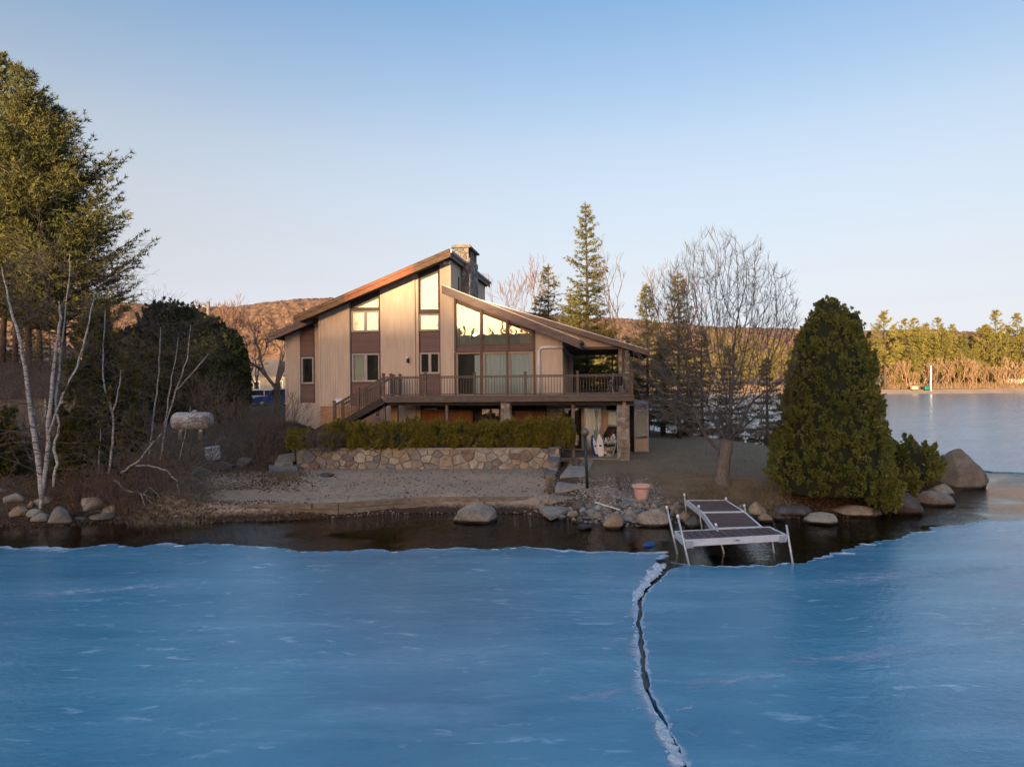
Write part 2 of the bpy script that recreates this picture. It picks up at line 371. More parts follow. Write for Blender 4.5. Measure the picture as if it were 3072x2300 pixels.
class MB:
    def __init__(s):
        s.v = []; s.f = []
    def add(s, vs, fs):
        k = len(s.v)
        s.v += [tuple(p) for p in vs]
        s.f += [tuple(i + k for i in f) for f in fs]
        return s
    def box(s, x0, x1, y0, y1, z0, z1):
        vs = [(x, y, z) for z in (z0, z1) for y in (y0, y1) for x in (x0, x1)]
        return s.add(vs, [(0, 2, 3, 1), (4, 5, 7, 6), (0, 1, 5, 4), (2, 6, 7, 3), (0, 4, 6, 2), (1, 3, 7, 5)])
    def prism(s, a, b):
        """a, b: matching rings of points (lower / upper)"""
        n = len(a)
        return s.add(list(a) + list(b), [tuple(range(n))[::-1], tuple(range(n, 2 * n))] +
                     [(i, (i + 1) % n, n + (i + 1) % n, n + i) for i in range(n)])
    def prism_y(s, poly, y0, y1):
        return s.prism([(x, y0, z) for x, z in poly], [(x, y1, z) for x, z in poly])
    def prism_z(s, poly, z0, z1):
        return s.prism([(x, y, z0) for x, y in poly], [(x, y, z1) for x, y in poly])
    def prism_x(s, poly, x0, x1):
        return s.prism([(x0, y, z) for y, z in poly], [(x1, y, z) for y, z in poly])
    def beam(s, p0, p1, w, h, up=(0, 0, 1)):
        p0, p1 = Vector(p0), Vector(p1)
        d = (p1 - p0).normalized(); up = Vector(up)
        side = d.cross(up).normalized() * (w / 2); upv = side.cross(d).normalized() * (h / 2)
        ring = lambda p: [p - side - upv, p + side - upv, p + side + upv, p - side + upv]
        return s.prism(ring(p0), ring(p1))
    def tube(s, pts, rad, n=8, cap=True):
        pts = [Vector(p) for p in pts]
        if not isinstance(rad, (list, tuple)): rad = [rad] * len(pts)
        k = len(s.v); ref = Vector((0.31, 0.17, 0.93)).normalized()
        for i, p in enumerate(pts):
            d = (pts[min(i + 1, len(pts) - 1)] - pts[max(i - 1, 0)]).normalized()
            a = d.cross(ref)
            if a.length < 0.05: a = d.cross(Vector((1, 0, 0)))
            a.normalize(); b = d.cross(a)
            for j in range(n):
                t = 2 * math.pi * j / n
                s.v.append(tuple(p + (a * math.cos(t) + b * math.sin(t)) * rad[i]))
        for i in range(len(pts) - 1):
            for j in range(n):
                s.f.append((k + i * n + j, k + i * n + (j + 1) % n, k + (i + 1) * n + (j + 1) % n, k + (i + 1) * n + j))
        if cap:
            s.f.append(tuple(k + j for j in range(n))[::-1])
            s.f.append(tuple(k + (len(pts) - 1) * n + j for j in range(n)))
        return s
    def lathe(s, prof, n=20, c=(0, 0, 0)):
        k = len(s.v)
        for r, z in prof:
            for j in range(n):
                t = 2 * math.pi * j / n
                s.v.append((c[0] + r * math.cos(t), c[1] + r * math.sin(t), c[2] + z))
        for i in range(len(prof) - 1):
            for j in range(n):
                s.f.append((k + i * n + j, k + i * n + (j + 1) % n, k + (i + 1) * n + (j + 1) % n, k + (i + 1) * n + j))
        s.f.append(tuple(k + j for j in range(n))[::-1])
        s.f.append(tuple(k + (len(prof) - 1) * n + j for j in range(n)))
        return s
    def mesh(s, name, m, smooth=False):
        import bmesh
        me = bpy.data.meshes.new(name)
        me.from_pydata(s.v, [], s.f)
        bm = bmesh.new(); bm.from_mesh(me)
        bmesh.ops.recalc_face_normals(bm, faces=bm.faces)
        bm.to_mesh(me); bm.free()
        if smooth:
            me.polygons.foreach_set('use_smooth', [True] * len(me.polygons))
        if m is not None: me.materials.append(m)
        me.update()
        return me
    def build(s, name, m, parent=None, smooth=False, loc=None, rot=None, bevel=0.0):
        o = link(name, s.mesh(name, m, smooth), parent, loc, rot)
        if bevel > 0:
            b = o.modifiers.new('bevel', 'BEVEL'); b.width = bevel; b.segments = 2; b.limit_method = 'ANGLE'
        return o

def np_mesh(name, V, Fa, m=None, smooth=False):
    """fast mesh from arrays: V (n,3), Fa (k,3) or (k,4)"""
    V = np.asarray(V, dtype=np.float32); Fa = np.asarray(Fa, dtype=np.int32)
    me = bpy.data.meshes.new(name)
    k, c = Fa.shape
    me.vertices.add(len(V)); me.vertices.foreach_set('co', V.ravel())
    me.loops.add(k * c); me.loops.foreach_set('vertex_index', Fa.ravel())
    me.polygons.add(k); me.polygons.foreach_set('loop_start', np.arange(0, k * c, c, dtype=np.int32))
    if smooth: me.polygons.foreach_set('use_smooth', np.ones(k, dtype=bool))
    me.update(calc_edges=True)
    me.validate()
    if m is not None: me.materials.append(m)
    return me

# ================================================================ THE SETTING
rng = np.random.default_rng(7)
random.seed(7)

def in_poly(X, Y, poly):
    """vectorised point in polygon"""
    inside = np.zeros(X.shape, bool)
    n = len(poly)
    for i in range(n):
        x0, y0 = poly[i]; x1, y1 = poly[(i + 1) % n]
        if y0 == y1: continue
        c = ((y0 > Y) != (y1 > Y)) & (X < (x1 - x0) * (Y - y0) / (y1 - y0) + x0)
        inside ^= c
    return inside
def dist_poly(X, Y, poly, closed=True):
    d = np.full(X.shape, 1e9)
    n = len(poly)
    for i in range(n if closed else n - 1):
        x0, y0 = poly[i]; x1, y1 = poly[(i + 1) % n]
        dx, dy = x1 - x0, y1 - y0
        t = np.clip(((X - x0) * dx + (Y - y0) * dy) / (dx * dx + dy * dy + 1e-9), 0, 1)
        d = np.minimum(d, np.hypot(X - x0 - t * dx, Y - y0 - t * dy))
    return d
def gxy(px, py, z=0.0):
    p = G(px, py, z); return (p.x, p.y)

SHORE = [(-700, 90), (-300, 60), (-90, 30), (-35, 21.5)]
SHORE += [gxy(x, y) for x, y in [(0, 1580), (140, 1585), (260, 1572), (400, 1566), (620, 1568), (820, 1562), (1000, 1552), (1200, 1540),
          (1400, 1538), (1560, 1540), (1690, 1556), (1800, 1572), (1900, 1580), (2000, 1574), (2100, 1556), (2240, 1545),
          (2330, 1552), (2440, 1552), (2560, 1550), (2680, 1540), (2780, 1518), (2860, 1490), (2940, 1462)]]
SHORE += [(20.6, 29.6), (18.5, 31.5), (16.6, 35.5), (15.6, 41), (13.6, 48), (11, 55), (5, 62), (-6, 72), (-22, 92), (-40, 130), (-60, 214), (-90, 1200), (-700, 1200)]

_cp = []
def cp(px, py, z):
    p = G(px, py, z); _cp.append((p.x, p.y, z))
for a in [(700, 1500, .47), (950, 1500, .45), (1200, 1490, .43), (1500, 1490, .43), (640, 1470, .55), (900, 1420, .8), (1200, 1412, .8), (1500, 1410, .8), (650, 1425, .85),
          (1100, 1450, .62), (1400, 1450, .62), (1640, 1475, .5),
          (60, 1500, .75), (200, 1500, .72), (350, 1500, .70), (480, 1480, .72), (100, 1420, 1.2), (350, 1400, 1.2), (575, 1316, 1.75), (630, 1387, 1.15), (300, 1330, 1.7), (60, 1320, 1.8),
          (800, 1380, 1.1), (760, 1330, 1.6), (840, 1300, 2.2), (1770, 1370, 1.15), (1720, 1400, 1.0), (1765, 1430, .85),
          (1900, 1400, 1.0), (1880, 1372, 1.1), (2165, 1445, .78), (2000, 1340, 1.05), (2250, 1340, .95), (1930, 1490, .48),
          (2100, 1490, .52), (2350, 1470, .55), (2500, 1490, .5), (2650, 1450, .55), (2780, 1430, .45), (1800, 1470, .62)]:
    cp(*a)
for _k in range(12): cp(900 + _k * 66, 1402 + _k * .6, .84)
for _k in range(12): cp(900 + _k * 66, 1385 + _k * .6, .86)
for u, v, z in [(-12, 0, 2.65), (-9, -.5, 2.6), (-7.5, -2.2, 2.5), (-12, 5, 2.8), (-12, 10, 2.9), (-5, 5, 2.3), (-5, 10, 2.2), (1, 5, 1.15), (3, 1, 1.12), (5, -2, 1.12), (1, 10, 1.2), (5, 8, 1.15),
                (-6, -1, 2.2), (-3, -1.5, 1.6), (0, -1.5, 1.3)]:
    q = hw(u, v); _cp.append((q.x, q.y, z))
_cp += [(-30, 45, 2.3), (-26, 36, 1.95), (-45, 40, 2.4), (-20, 55, 2.8), (-30, 75, 3.1), (-45, 60, 2.9), (-60, 80, 3.2), (-24, 90, 3.0), (-8, 55, 1.9), (2, 52, 1.2), (9, 46, .9), (12, 42, .95), (0, 60, .9),
        (-100, 60, 3), (-120, 150, 4), (-80, 300, 6), (-300, 200, 6), (-300, 900, 10), (-80, 1000, 10)]
_cpa = np.array(_cp)

def terrain_z(X, Y):
    X = np.asarray(X, float); Y = np.asarray(Y, float)
    sh = X.shape; X = X.ravel(); Y = Y.ravel()
    d2 = (X[:, None] - _cpa[None, :, 0]) ** 2 + (Y[:, None] - _cpa[None, :, 1]) ** 2 + 0.05
    w = d2 ** -2.0
    zl = (w * _cpa[None, :, 2]).sum(1) / w.sum(1)
    ins = in_poly(X, Y, SHORE)
    d = dist_poly(X, Y, SHORE)
    wid = np.interp(X, [-14.5, -12.0, 1.0, 2.5, 5.0], [3.2, 1.1, 1.1, 2.2, 2.4])
    t = np.clip(d / wid, 0, 1); t = t * t * (3 - 2 * t)
    zi = -0.02 + t * (zl + 0.02)
    zo = -0.02 - np.clip(d, 0, 8) * 0.16
    return np.where(ins, zi, zo).reshape(sh)
def tz(x, y):
    return float(terrain_z(np.array([x]), np.array([y]))[0])

def ground_hit(px, py):
    """where the ray through a pixel meets the modelled ground or the water"""
    d = ray(px, py); Ys = np.arange(15.0, 70.0, 0.08)
    Zr = CAMZ + d.z * Ys
    Zg = np.maximum(terrain_z(d.x * Ys, Ys), 0.0)
    k = int(np.argmax(Zr <= Zg))
    return Vector((d.x * Ys[k], Ys[k], Zg[k]))
def axis(segs):
    out = []
    for a, b, n in segs:
        out += list(np.linspace(a, b, n, endpoint=False))
    return np.array(out + [segs[-1][1]])
gx = axis([(-700, -90, 14), (-90, -34, 26), (-34, -16, 50), (-16, 22, 170), (22, 34, 16)])
gy = axis([(15.5, 36, 110), (36, 62, 70), (62, 130, 30), (130, 260, 12), (260, 1200, 14)])
GX, GY = np.meshgrid(gx, gy)
GZ = terrain_z(GX, GY)
_near = np.exp(-((GX + 2) ** 2) / 900 - ((GY - 30) ** 2) / 900)
GZ = GZ + (rng.random(GZ.shape) - 0.5) * 0.035 * _near * (GZ > 0.05)
nx, ny = len(gx), len(gy)
idx = np.arange(nx * ny).reshape(ny, nx)
quads = np.stack([idx[:-1, :-1], idx[:-1, 1:], idx[1:, 1:], idx[1:, :-1]], -1).reshape(-1, 4)
V = np.stack([GX, GY, GZ], -1).reshape(-1, 3)

# real ground covers as smooth zone weights (sand beach, leaf litter, lawn, lake bed)
sand_poly = [gxy(*a) for a in [(470, 1560, .3), (560, 1440, .7), (640, 1420, .85), (800, 1410, .95), (930, 1395, .9), (1640, 1395, .8), (1650, 1500, .4), (1600, 1560, 0), (1000, 1575, 0)]]
lawn_poly = [gxy(*a) for a in [(1690, 1340, 1.2), (1780, 1490, .6), (2050, 1490, .5), (2330, 1490, .5), (2450, 1440, .5), (2700, 1420, .5)]] + [(16, 42), (10, 56), (-6, 60), (-8, 48)]
def zone(poly, soft):
    ins = in_poly(GX, GY, poly); d = dist_poly(GX, GY, poly)
    return np.clip(np.where(ins, d, -d) / soft * 0.5 + 0.5, 0, 1)
zs = zone(sand_poly, 1.2); zl_ = zone(lawn_poly, 1.6)

def ground_mat():
    m = bpy.data.materials.new('shore_ground'); m.use_nodes = True
    nt = m.node_tree; N, L = nt.nodes, nt.links
    b = N['Principled BSDF']; b.inputs['Roughness'].default_value = 0.95; b.inputs['Specular IOR Level'].default_value = 0.15
    geo = N.new('ShaderNodeNewGeometry')
    def nz(scale, detail=7, rough=0.65):
        n = N.new('ShaderNodeTexNoise'); n.inputs['Scale'].default_value = scale; n.inputs['Detail'].default_value = detail
        n.inputs['Roughness'].default_value = rough
        L.new(geo.outputs['Position'], n.inputs['Vector']); return n.outputs['Fac']
    def ramp(f, stops):
        r = N.new('ShaderNodeValToRGB'); e = r.color_ramp.elements
        while len(e) < len(stops): e.new(0.5)
        for q, (p, c) in zip(e, stops): q.position = p; q.color = (*c, 1)
        L.new(f, r.inputs['Fac']); return r.outputs['Color']
    def mix(f, a, c):
        x = N.new('ShaderNodeMix'); x.data_type = 'RGBA'; L.new(f, x.inputs['Factor']); L.new(a, x.inputs['A']); L.new(c, x.inputs['B']); return x.outputs['Result']
    def mapr(f, a, b_, c=0.0, d=1.0):
        x = N.new('ShaderNodeMapRange'); x.inputs['From Min'].default_value = a; x.inputs['From Max'].default_value = b_
        x.inputs['To Min'].default_value = c; x.inputs['To Max'].default_value = d; L.new(f, x.inputs['Value']); return x.outputs[0]
    def attr(nm):
        a = N.new('ShaderNodeAttribute'); a.attribute_name = nm; return a.outputs['Fac']
    def math2(op, a, c):
        x = N.new('ShaderNodeMath'); x.operation = op
        for i, s in enumerate((a, c)):
            if isinstance(s, float): x.inputs[i].default_value = s
            else: L.new(s, x.inputs[i])
        return x.outputs[0]
    n_f, n_m, n_l = nz(22), nz(5.5), nz(0.9)
    litter = ramp(n_f, [(0.30, (0.035, 0.022, 0.014)), (0.5, (0.085, 0.056, 0.036)), (0.72, (0.15, 0.105, 0.07))])
    sand = ramp(n_f, [(0.28, (0.26, 0.185, 0.128)), (0.55, (0.41, 0.31, 0.225)), (0.75, (0.50, 0.395, 0.30))])
    sand_d = ramp(nz(14), [(0.42, (0.11, 0.075, 0.052)), (0.58, (0.24, 0.185, 0.14))])
    sand = mix(mapr(nz(3.0, 9, 0.75), 0.50, 0.72, 0.0, 0.8), sand, sand_d)
    grass = ramp(n_f, [(0.3, (0.135, 0.10, 0.066)), (0.55, (0.23, 0.18, 0.125)), (0.75, (0.31, 0.25, 0.18))])
    grass_g = ramp(n_f, [(0.3, (0.11, 0.095, 0.055)), (0.7, (0.215, 0.18, 0.105))])
    grass = mix(mapr(n_l, 0.52, 0.78), grass, grass_g)
    ws = mapr(math2('ADD', attr('sand'), math2('MULTIPLY', math2('SUBTRACT', n_m, 0.5), 1.3)), 0.42, 0.56)
    wl = mapr(math2('ADD', attr('lawn'), math2('MULTIPLY', math2('SUBTRACT', n_m, 0.5), 1.2)), 0.4, 0.6)
    col = mix(wl, litter, grass)
    col = mix(ws, col, sand)
    sp = N.new('ShaderNodeSeparateXYZ'); L.new(geo.outputs['Position'], sp.inputs[0])
    bed = ramp(nz(2.4), [(0.3, (0.055, 0.04, 0.018)), (0.5, (0.125, 0.095, 0.045)), (0.7, (0.20, 0.155, 0.08))])
    wet = ramp(n_f, [(0.3, (0.03, 0.018, 0.011)), (0.6, (0.085, 0.05, 0.032)), (0.75, (0.17, 0.115, 0.085))])
    zz = math2('ADD', sp.outputs['Z'], math2('MULTIPLY', math2('SUBTRACT', n_m, 0.5), 0.25))
    col = mix(mapr(zz, 0.12, 0.26), wet, col)
    col = mix(mapr(sp.outputs['Z'], -0.12, -0.02), bed, col)
    L.new(col, b.inputs['Base Color'])
    bp = N.new('ShaderNodeBump'); bp.inputs['Strength'].default_value = 0.9; bp.inputs['Distance'].default_value = 0.06
    L.new(math2('ADD', nz(9, 9), math2('MULTIPLY', n_f, 0.6)), bp.inputs['Height']); L.new(bp.outputs[0], b.inputs['Normal'])
    return m
M['ground'] = ground_mat()
me = np_mesh('ground', V, quads, M['ground'], True)
for nm, arr in (('sand', zs), ('lawn', zl_)):
    at = me.attributes.new(nm, 'FLOAT', 'POINT'); at.data.foreach_set('value', arr.ravel().astype(np.float32))
tag(link('ground', me), kind='structure')

# ---------------------------------------------------------------- open water
def water_mat():
    m = bpy.data.materials.new('lake_water'); m.use_nodes = True
    nt = m.node_tree; N, L = nt.nodes, nt.links
    N.remove(N['Principled BSDF'])
    geo = N.new('ShaderNodeNewGeometry')
    mp = N.new('ShaderNodeMapping'); mp.inputs['Rotation'].default_value = (0, 0, R(-24)); mp.inputs['Scale'].default_value = (1.0, 2.6, 1)
    L.new(geo.outputs['Position'], mp.inputs['Vector'])
    n1 = N.new('ShaderNodeTexNoise'); n1.inputs['Scale'].default_value = 4.5; n1.inputs['Detail'].default_value = 3; n1.inputs['Distortion'].default_value = 0.5
    L.new(mp.outputs[0], n1.inputs['Vector'])
    n2 = N.new('ShaderNodeTexNoise'); n2.inputs['Scale'].default_value = 0.35; n2.inputs['Detail'].default_value = 2
    L.new(geo.outputs['Position'], n2.inputs['Vector'])
    amp = N.new('ShaderNodeMapRange'); amp.inputs['From Min'].default_value = 0.40; amp.inputs['From Max'].default_value = 0.62
    amp.inputs['To Min'].default_value = 0.12; amp.inputs['To Max'].default_value = 1.0
    L.new(n2.outputs['Fac'], amp.inputs['Value'])
    mu = N.new('ShaderNodeMath'); mu.operation = 'MULTIPLY'; L.new(n1.outputs['Fac'], mu.inputs[0]); L.new(amp.outputs[0], mu.inputs[1])
    bp = N.new('ShaderNodeBump'); bp.inputs['Strength'].default_value = 0.55; bp.inputs['Distance'].default_value = 0.06
    L.new(mu.outputs[0], bp.inputs['Height'])
    fr = N.new('ShaderNodeFresnel'); fr.inputs['IOR'].default_value = 1.5; L.new(bp.outputs[0], fr.inputs['Normal'])
    tr = N.new('ShaderNodeBsdfTransparent'); tr.inputs['Color'].default_value = (0.31, 0.25, 0.14, 1)
    gl = N.new('ShaderNodeBsdfGlossy'); gl.inputs['Roughness'].default_value = 0.02; L.new(bp.outputs[0], gl.inputs['Normal'])
    mx = N.new('ShaderNodeMixShader'); L.new(fr.outputs[0], mx.inputs[0]); L.new(tr.outputs[0], mx.inputs[1]); L.new(gl.outputs[0], mx.inputs[2])
    L.new(mx.outputs[0], N['Material Output'].inputs['Surface'])
    return m
M['water'] = water_mat()
w = MB().add([(-120, 10, 0), (60, 10, 0), (60, 80, 0), (-120, 80, 0)], [(0, 1, 2, 3)])
tag(w.build('lake_water', M['water']), kind='structure')
# deep lake bed beneath the ice and beyond the modelled shallows
tag(MB().add([(-3000, -1500, -1.35), (3000, -1500, -1.35), (3000, 2500, -1.35), (-3000, 2500, -1.35)], [(0, 1, 2, 3)]).build('lake_bed', M['soil']), kind='structure')

# ---------------------------------------------------------------- ice sheet with an open lead along the shore and a long crack
EDGE = [(-260, 1640), (-60, 1641), (60, 1650), (130, 1643), (220, 1650), (330, 1638), (420, 1646), (500, 1632), (560, 1640), (620, 1634), (700, 1640), (760, 1643), (850, 1650),
        (930, 1660), (1010, 1658), (1100, 1654), (1200, 1656), (1330, 1650), (1460, 1653), (1560, 1647), (1650, 1652), (1760, 1656), (1880, 1661), (1950, 1659), (1992, 1662), (1970, 1672), (1965, 1684)]
CRACK_L = [(1976, 1702), (1940, 1742), (1918, 1779), (1912, 1841), (1911, 1897), (1919, 1966), (1925, 2022), (1936, 2084), (1963, 2133), (1986, 2178), (2006, 2228), (2036, 2300), (2090, 2400)]
CRACK_R = [(2108, 2400), (2054, 2300), (2022, 2226), (2001, 2172), (1977, 2130), (1949, 2082), (1940, 2020), (1932, 1964), (1924, 1897), (1925, 1841), (1936, 1786), (1975, 1748), (2014, 1712)]
EDGE_R = [(2060, 1700), (2140, 1706), (2230, 1703), (2330, 1700), (2390, 1696), (2440, 1682), (2490, 1664), (2530, 1662), (2600, 1634), (2660, 1624), (2720, 1612), (2790, 1590), (2860, 1580), (2960, 1566), (3072, 1560), (3300, 1552)]
FAR_EDGE = [(3300, 1430), (3160, 1426), (3072, 1420), (2980, 1416), (2900, 1410), (2830, 1404), (2760, 1398), (2700, 1392)]
def rough_path(pts, step, amp, seed):
    out = []
    for i in range(len(pts) - 1):
        a, b = Vector((*pts[i], 0)), Vector((*pts[i + 1], 0))
        n = max(1, int((b - a).length / step))
        nrm = Vector((-(b - a).y, (b - a).x, 0)).normalized()
        for k in range(n):
            q = a.lerp(b, k / n)
            o = noise.noise(q * 1.7 + Vector((seed, 0, 0))) * amp + noise.noise(q * 5 + Vector((0, seed, 0))) * amp * 0.7 + noise.noise(q * 14 + Vector((0, 0, seed))) * amp * 0.3
            q = q + nrm * o
            out.append((q.x, q.y))
    out.append(pts[-1])
    return out
hole = rough_path([gxy(*p) for p in EDGE], 0.07, 0.17, 1.0)
hole_edge = list(hole)
crack_left = rough_path([gxy(*p) for p in CRACK_L], 0.08, 0.045, 5.0)
crack_right = rough_path([gxy(*p) for p in CRACK_R], 0.08, 0.045, 9.0)
_er = rough_path([gxy(*p) for p in EDGE_R], 0.08, 0.2, 3.0)
hole_edge += _er
hole += crack_left + crack_right + _er
hole += rough_path([gxy(*p) for p in FAR_EDGE], 0.4, 0.3, 4.0) + [(16.5, 36), (12, 40), (0, 45), (-30, 45), (-60, 40), (-60, 24)]
outer = [(-900, -420), (900, -420), (900, 600), (-900, 600)]
tess = geometry.tessellate_polygon([[Vector((x, y, 0)) for x, y in outer], [Vector((x, y, 0)) for x, y in hole]])
allp = outer + hole
ZI = 0.05
Vi = [(x, y, ZI) for x, y in allp] + [(x, y, -0.10) for x, y in hole]
Fi = [tuple(t) for t in tess]
nh, no = len(hole), len(outer)
Fs = [(no + i, no + (i + 1) % nh, no + nh + (i + 1) % nh, no + nh + i) for i in range(nh)]
def ice_mat():
    m = bpy.data.materials.new('lake_ice'); m.use_nodes = True
    nt = m.node_tree; N, L = nt.nodes, nt.links
    b = N['Principled BSDF']
    geo = N.new('ShaderNodeNewGeometry')
    def nz(scale, detail, stretch=(1, 1, 1), rot=0.0, rough=0.6, dist=0.0):
        mp = N.new('ShaderNodeMapping'); mp.inputs['Scale'].default_value = stretch; mp.inputs['Rotation'].default_value = (0, 0, rot)
        L.new(geo.outputs['Position'], mp.inputs['Vector'])
        n = N.new('ShaderNodeTexNoise'); n.inputs['Scale'].default_value = scale; n.inputs['Detail'].default_value = detail
        n.inputs['Roughness'].default_value = rough; n.inputs['Distortion'].default_value = dist
        L.new(mp.outputs[0], n.inputs['Vector']); return n.outputs['Fac']
    def mapr(f, a, b_, c=0.0, d=1.0):
        x = N.new('ShaderNodeMapRange'); x.inputs['From Min'].default_value = a; x.inputs['From Max'].default_value = b_
        x.inputs['To Min'].default_value = c; x.inputs['To Max'].default_value = d; L.new(f, x.inputs['Value']); return x.outputs[0]
    def mix(f, a, c):
        x = N.new('ShaderNodeMix'); x.data_type = 'RGBA'; L.new(f, x.inputs['Factor'])
        for k, s in (('A', a), ('B', c)):
            if isinstance(s, tuple): x.inputs[k].default_value = (*s, 1)
            else: L.new(s, x.inputs[k])
        return x.outputs['Result']
    def mul(a, c):
        x = N.new('ShaderNodeMath'); x.operation = 'MULTIPLY'; L.new(a, x.inputs[0])
        if isinstance(c, float): x.inputs[1].default_value = c
        else: L.new(c, x.inputs[1])
        return x.outputs[0]
    big = nz(0.13, 6, (1, 1.9, 1), R(10))
    streak = nz(0.5, 7, (0.35, 1.8, 1), R(8), 0.7)
    fine = nz(5.0, 9, (1, 1.6, 1), R(8), 0.8)
    fleck = nz(3.2, 4, (0.5, 1.6, 1), R(14), 0.55, 0.6)
    patch = nz(0.22, 3)
    col = mix(mapr(big, 0.35, 0.68), (0.026, 0.165, 0.295), (0.105, 0.335, 0.475))
    col = mix(mapr(streak, 0.48, 0.72, 0, 0.75), col, (0.20, 0.42, 0.555))
    col = mix(mapr(fine, 0.38, 0.62, 0, 0.6), col, (0.07, 0.25, 0.385))
    col = mix(mul(mapr(fleck, 0.60, 0.72), mapr(patch, 0.42, 0.62, 0.15, 0.9)), col, (0.38, 0.55, 0.70))
    L.new(col, b.inputs['Base Color'])
    L.new(mapr(fine, 0.3, 0.7, 0.10, 0.28), b.inputs['Roughness'])
    b.inputs['IOR'].default_value = 1.31
    b.inputs['Specular IOR Level'].default_value = 1.0
    bp = N.new('ShaderNodeBump'); bp.inputs['Strength'].default_value = 0.4; bp.inputs['Distance'].default_value = 0.035
    L.new(nz(7.5, 6, (1, 1.4, 1), R(10), 0.6), bp.inputs['Height'])
    bp2 = N.new('ShaderNodeBump'); bp2.inputs['Strength'].default_value = 0.25; bp2.inputs['Distance'].default_value = 0.12
    L.new(streak, bp2.inputs['Height']); L.new(bp.outputs[0], bp2.inputs['Normal'])
    L.new(bp2.outputs[0], b.inputs['Normal'])
    return m
M['ice'] = ice_mat()
me = bpy.data.meshes.new('lake_ice')
me.from_pydata(Vi, [], Fi + Fs); me.materials.append(M['ice']); me.update()
ice = link('lake_ice', me)
# make the top faces look up
if me.polygons[0].normal.z < 0:
    me.flip_normals()
tag(ice, kind='structure')

# frost and refrozen slush lying on the ice: along the open edge, along the crack, and in a few long wind streaks
def frost_mat():
    m = bpy.data.materials.new('frost'); m.use_nodes = True
    nt = m.node_tree; N, L = nt.nodes, nt.links
    b = N['Principled BSDF']; b.inputs['Base Color'].default_value = (0.40, 0.52, 0.64, 1); b.inputs['Roughness'].default_value = 0.7
    geo = N.new('ShaderNodeNewGeometry'); at = N.new('ShaderNodeAttribute'); at.attribute_name = 'fall'
    mp = N.new('ShaderNodeMapping'); mp.inputs['Scale'].default_value = (1.0, 2.4, 1); mp.inputs['Rotation'].default_value = (0, 0, R(-12))
    L.new(geo.outputs['Position'], mp.inputs['Vector'])
    n = N.new('ShaderNodeTexNoise'); n.inputs['Scale'].default_value = 3.2; n.inputs['Detail'].default_value = 8; n.inputs['Roughness'].default_value = 0.7
    L.new(mp.outputs[0], n.inputs['Vector'])
    ad = N.new('ShaderNodeMath'); ad.operation = 'MULTIPLY_ADD'; ad.inputs[1].default_value = 0.55; L.new(at.outputs['Fac'], ad.inputs[0]); L.new(n.outputs['Fac'], ad.inputs[2])
    mr = N.new('ShaderNodeMapRange'); mr.inputs['From Min'].default_value = 0.62; mr.inputs['From Max'].default_value = 1.0; mr.inputs['To Max'].default_value = 0.85
    L.new(ad.outputs[0], mr.inputs['Value'])
    tr = N.new('ShaderNodeBsdfTransparent'); mx = N.new('ShaderNodeMixShader')
    L.new(mr.outputs[0], mx.inputs[0]); L.new(tr.outputs[0], mx.inputs[1]); L.new(b.outputs[0], mx.inputs[2])
    L.new(mx.outputs[0], N['Material Output'].inputs['Surface'])
    return m
M['frost'] = frost_mat()
nz_ = lambda x, y, s: noise.noise(Vector((x * s, y * s, 3.3)))
def frost_strip(name, path, off, width, both=False, lift=.004):
    V_, F__, A = [], [], []
    rows = [(-1, 0), (-.5, .6), (0, 1), (.5, .6), (1, 0)] if both else [(0, 1), (.35, .75), (.7, .35), (1, 0)]
    nr_ = len(rows); np_ = len(path) - 1
    for i, (x, y) in enumerate(path):
        w = width(x, y)
        tp = math.sin(math.pi * i / np_) ** .7 * .62 if both else min(1.0, .45 + 1.3 * max(0, .35 + nz_(x, y, .8)))
        for o, a in rows:
            V_.append((x + off[0] * w * o, y + off[1] * w * o, ZI + lift)); A.append(a * tp)
    for i in range(len(path) - 1):
        for j in range(nr_ - 1): F__.append((i * nr_ + j, i * nr_ + j + 1, (i + 1) * nr_ + j + 1, (i + 1) * nr_ + j))
    me = np_mesh(name, V_, F__, M['frost'])
    at = me.attributes.new('fall', 'FLOAT', 'POINT'); at.data.foreach_set('value', np.array(A, np.float32))
    tag(link(name, me), kind='stuff')
frost_strip('frost_rim', hole_edge, (0, -1), lambda x, y: max(.02, (.85 if x < -7 else .28) * (.75 + 1.5 * nz_(x, y, .6))))
frost_strip('crack_frost', crack_left, (-1, .05), lambda x, y: max(.03, .16 * (1 + 1.6 * nz_(x, y, 1.2))), lift=.005)
frost_strip('crack_frost', crack_right, (1, .05), lambda x, y: max(.02, .08 * (1 + 1.8 * nz_(x, y, 1.5))), lift=.005)
for k, (a, b, w) in enumerate([((1640, 2110), (1915, 2076), .22), ((1980, 2072), (2440, 2018), .20), ((2290, 2000), (2950, 1945), .45), ((-60, 1800), (700, 1750), .5), ((2350, 1760), (3100, 1700), .55), ((1930, 1850), (2060, 1835), .05), ((1905, 1920), (1790, 1945), .05), ((1945, 2030), (2070, 2045), .04), ((1960, 2120), (1850, 2160), .05), ((1990, 2150), (2110, 2120), .06), ((2010, 2200), (2130, 2215), .05)]):
    p0_, p1_ = Vector(gxy(*a)), Vector(gxy(*b)); nn_ = 60
    frost_strip('frost_streak', [(p0_.lerp(p1_, i / nn_).x, p0_.lerp(p1_, i / nn_).y + .12 * nz_(i * .3, k, .4)) for i in range(nn_ + 1)], (0, 1), lambda x, y, w=w: w * (1 + .8 * nz_(x, y, .9)), True)

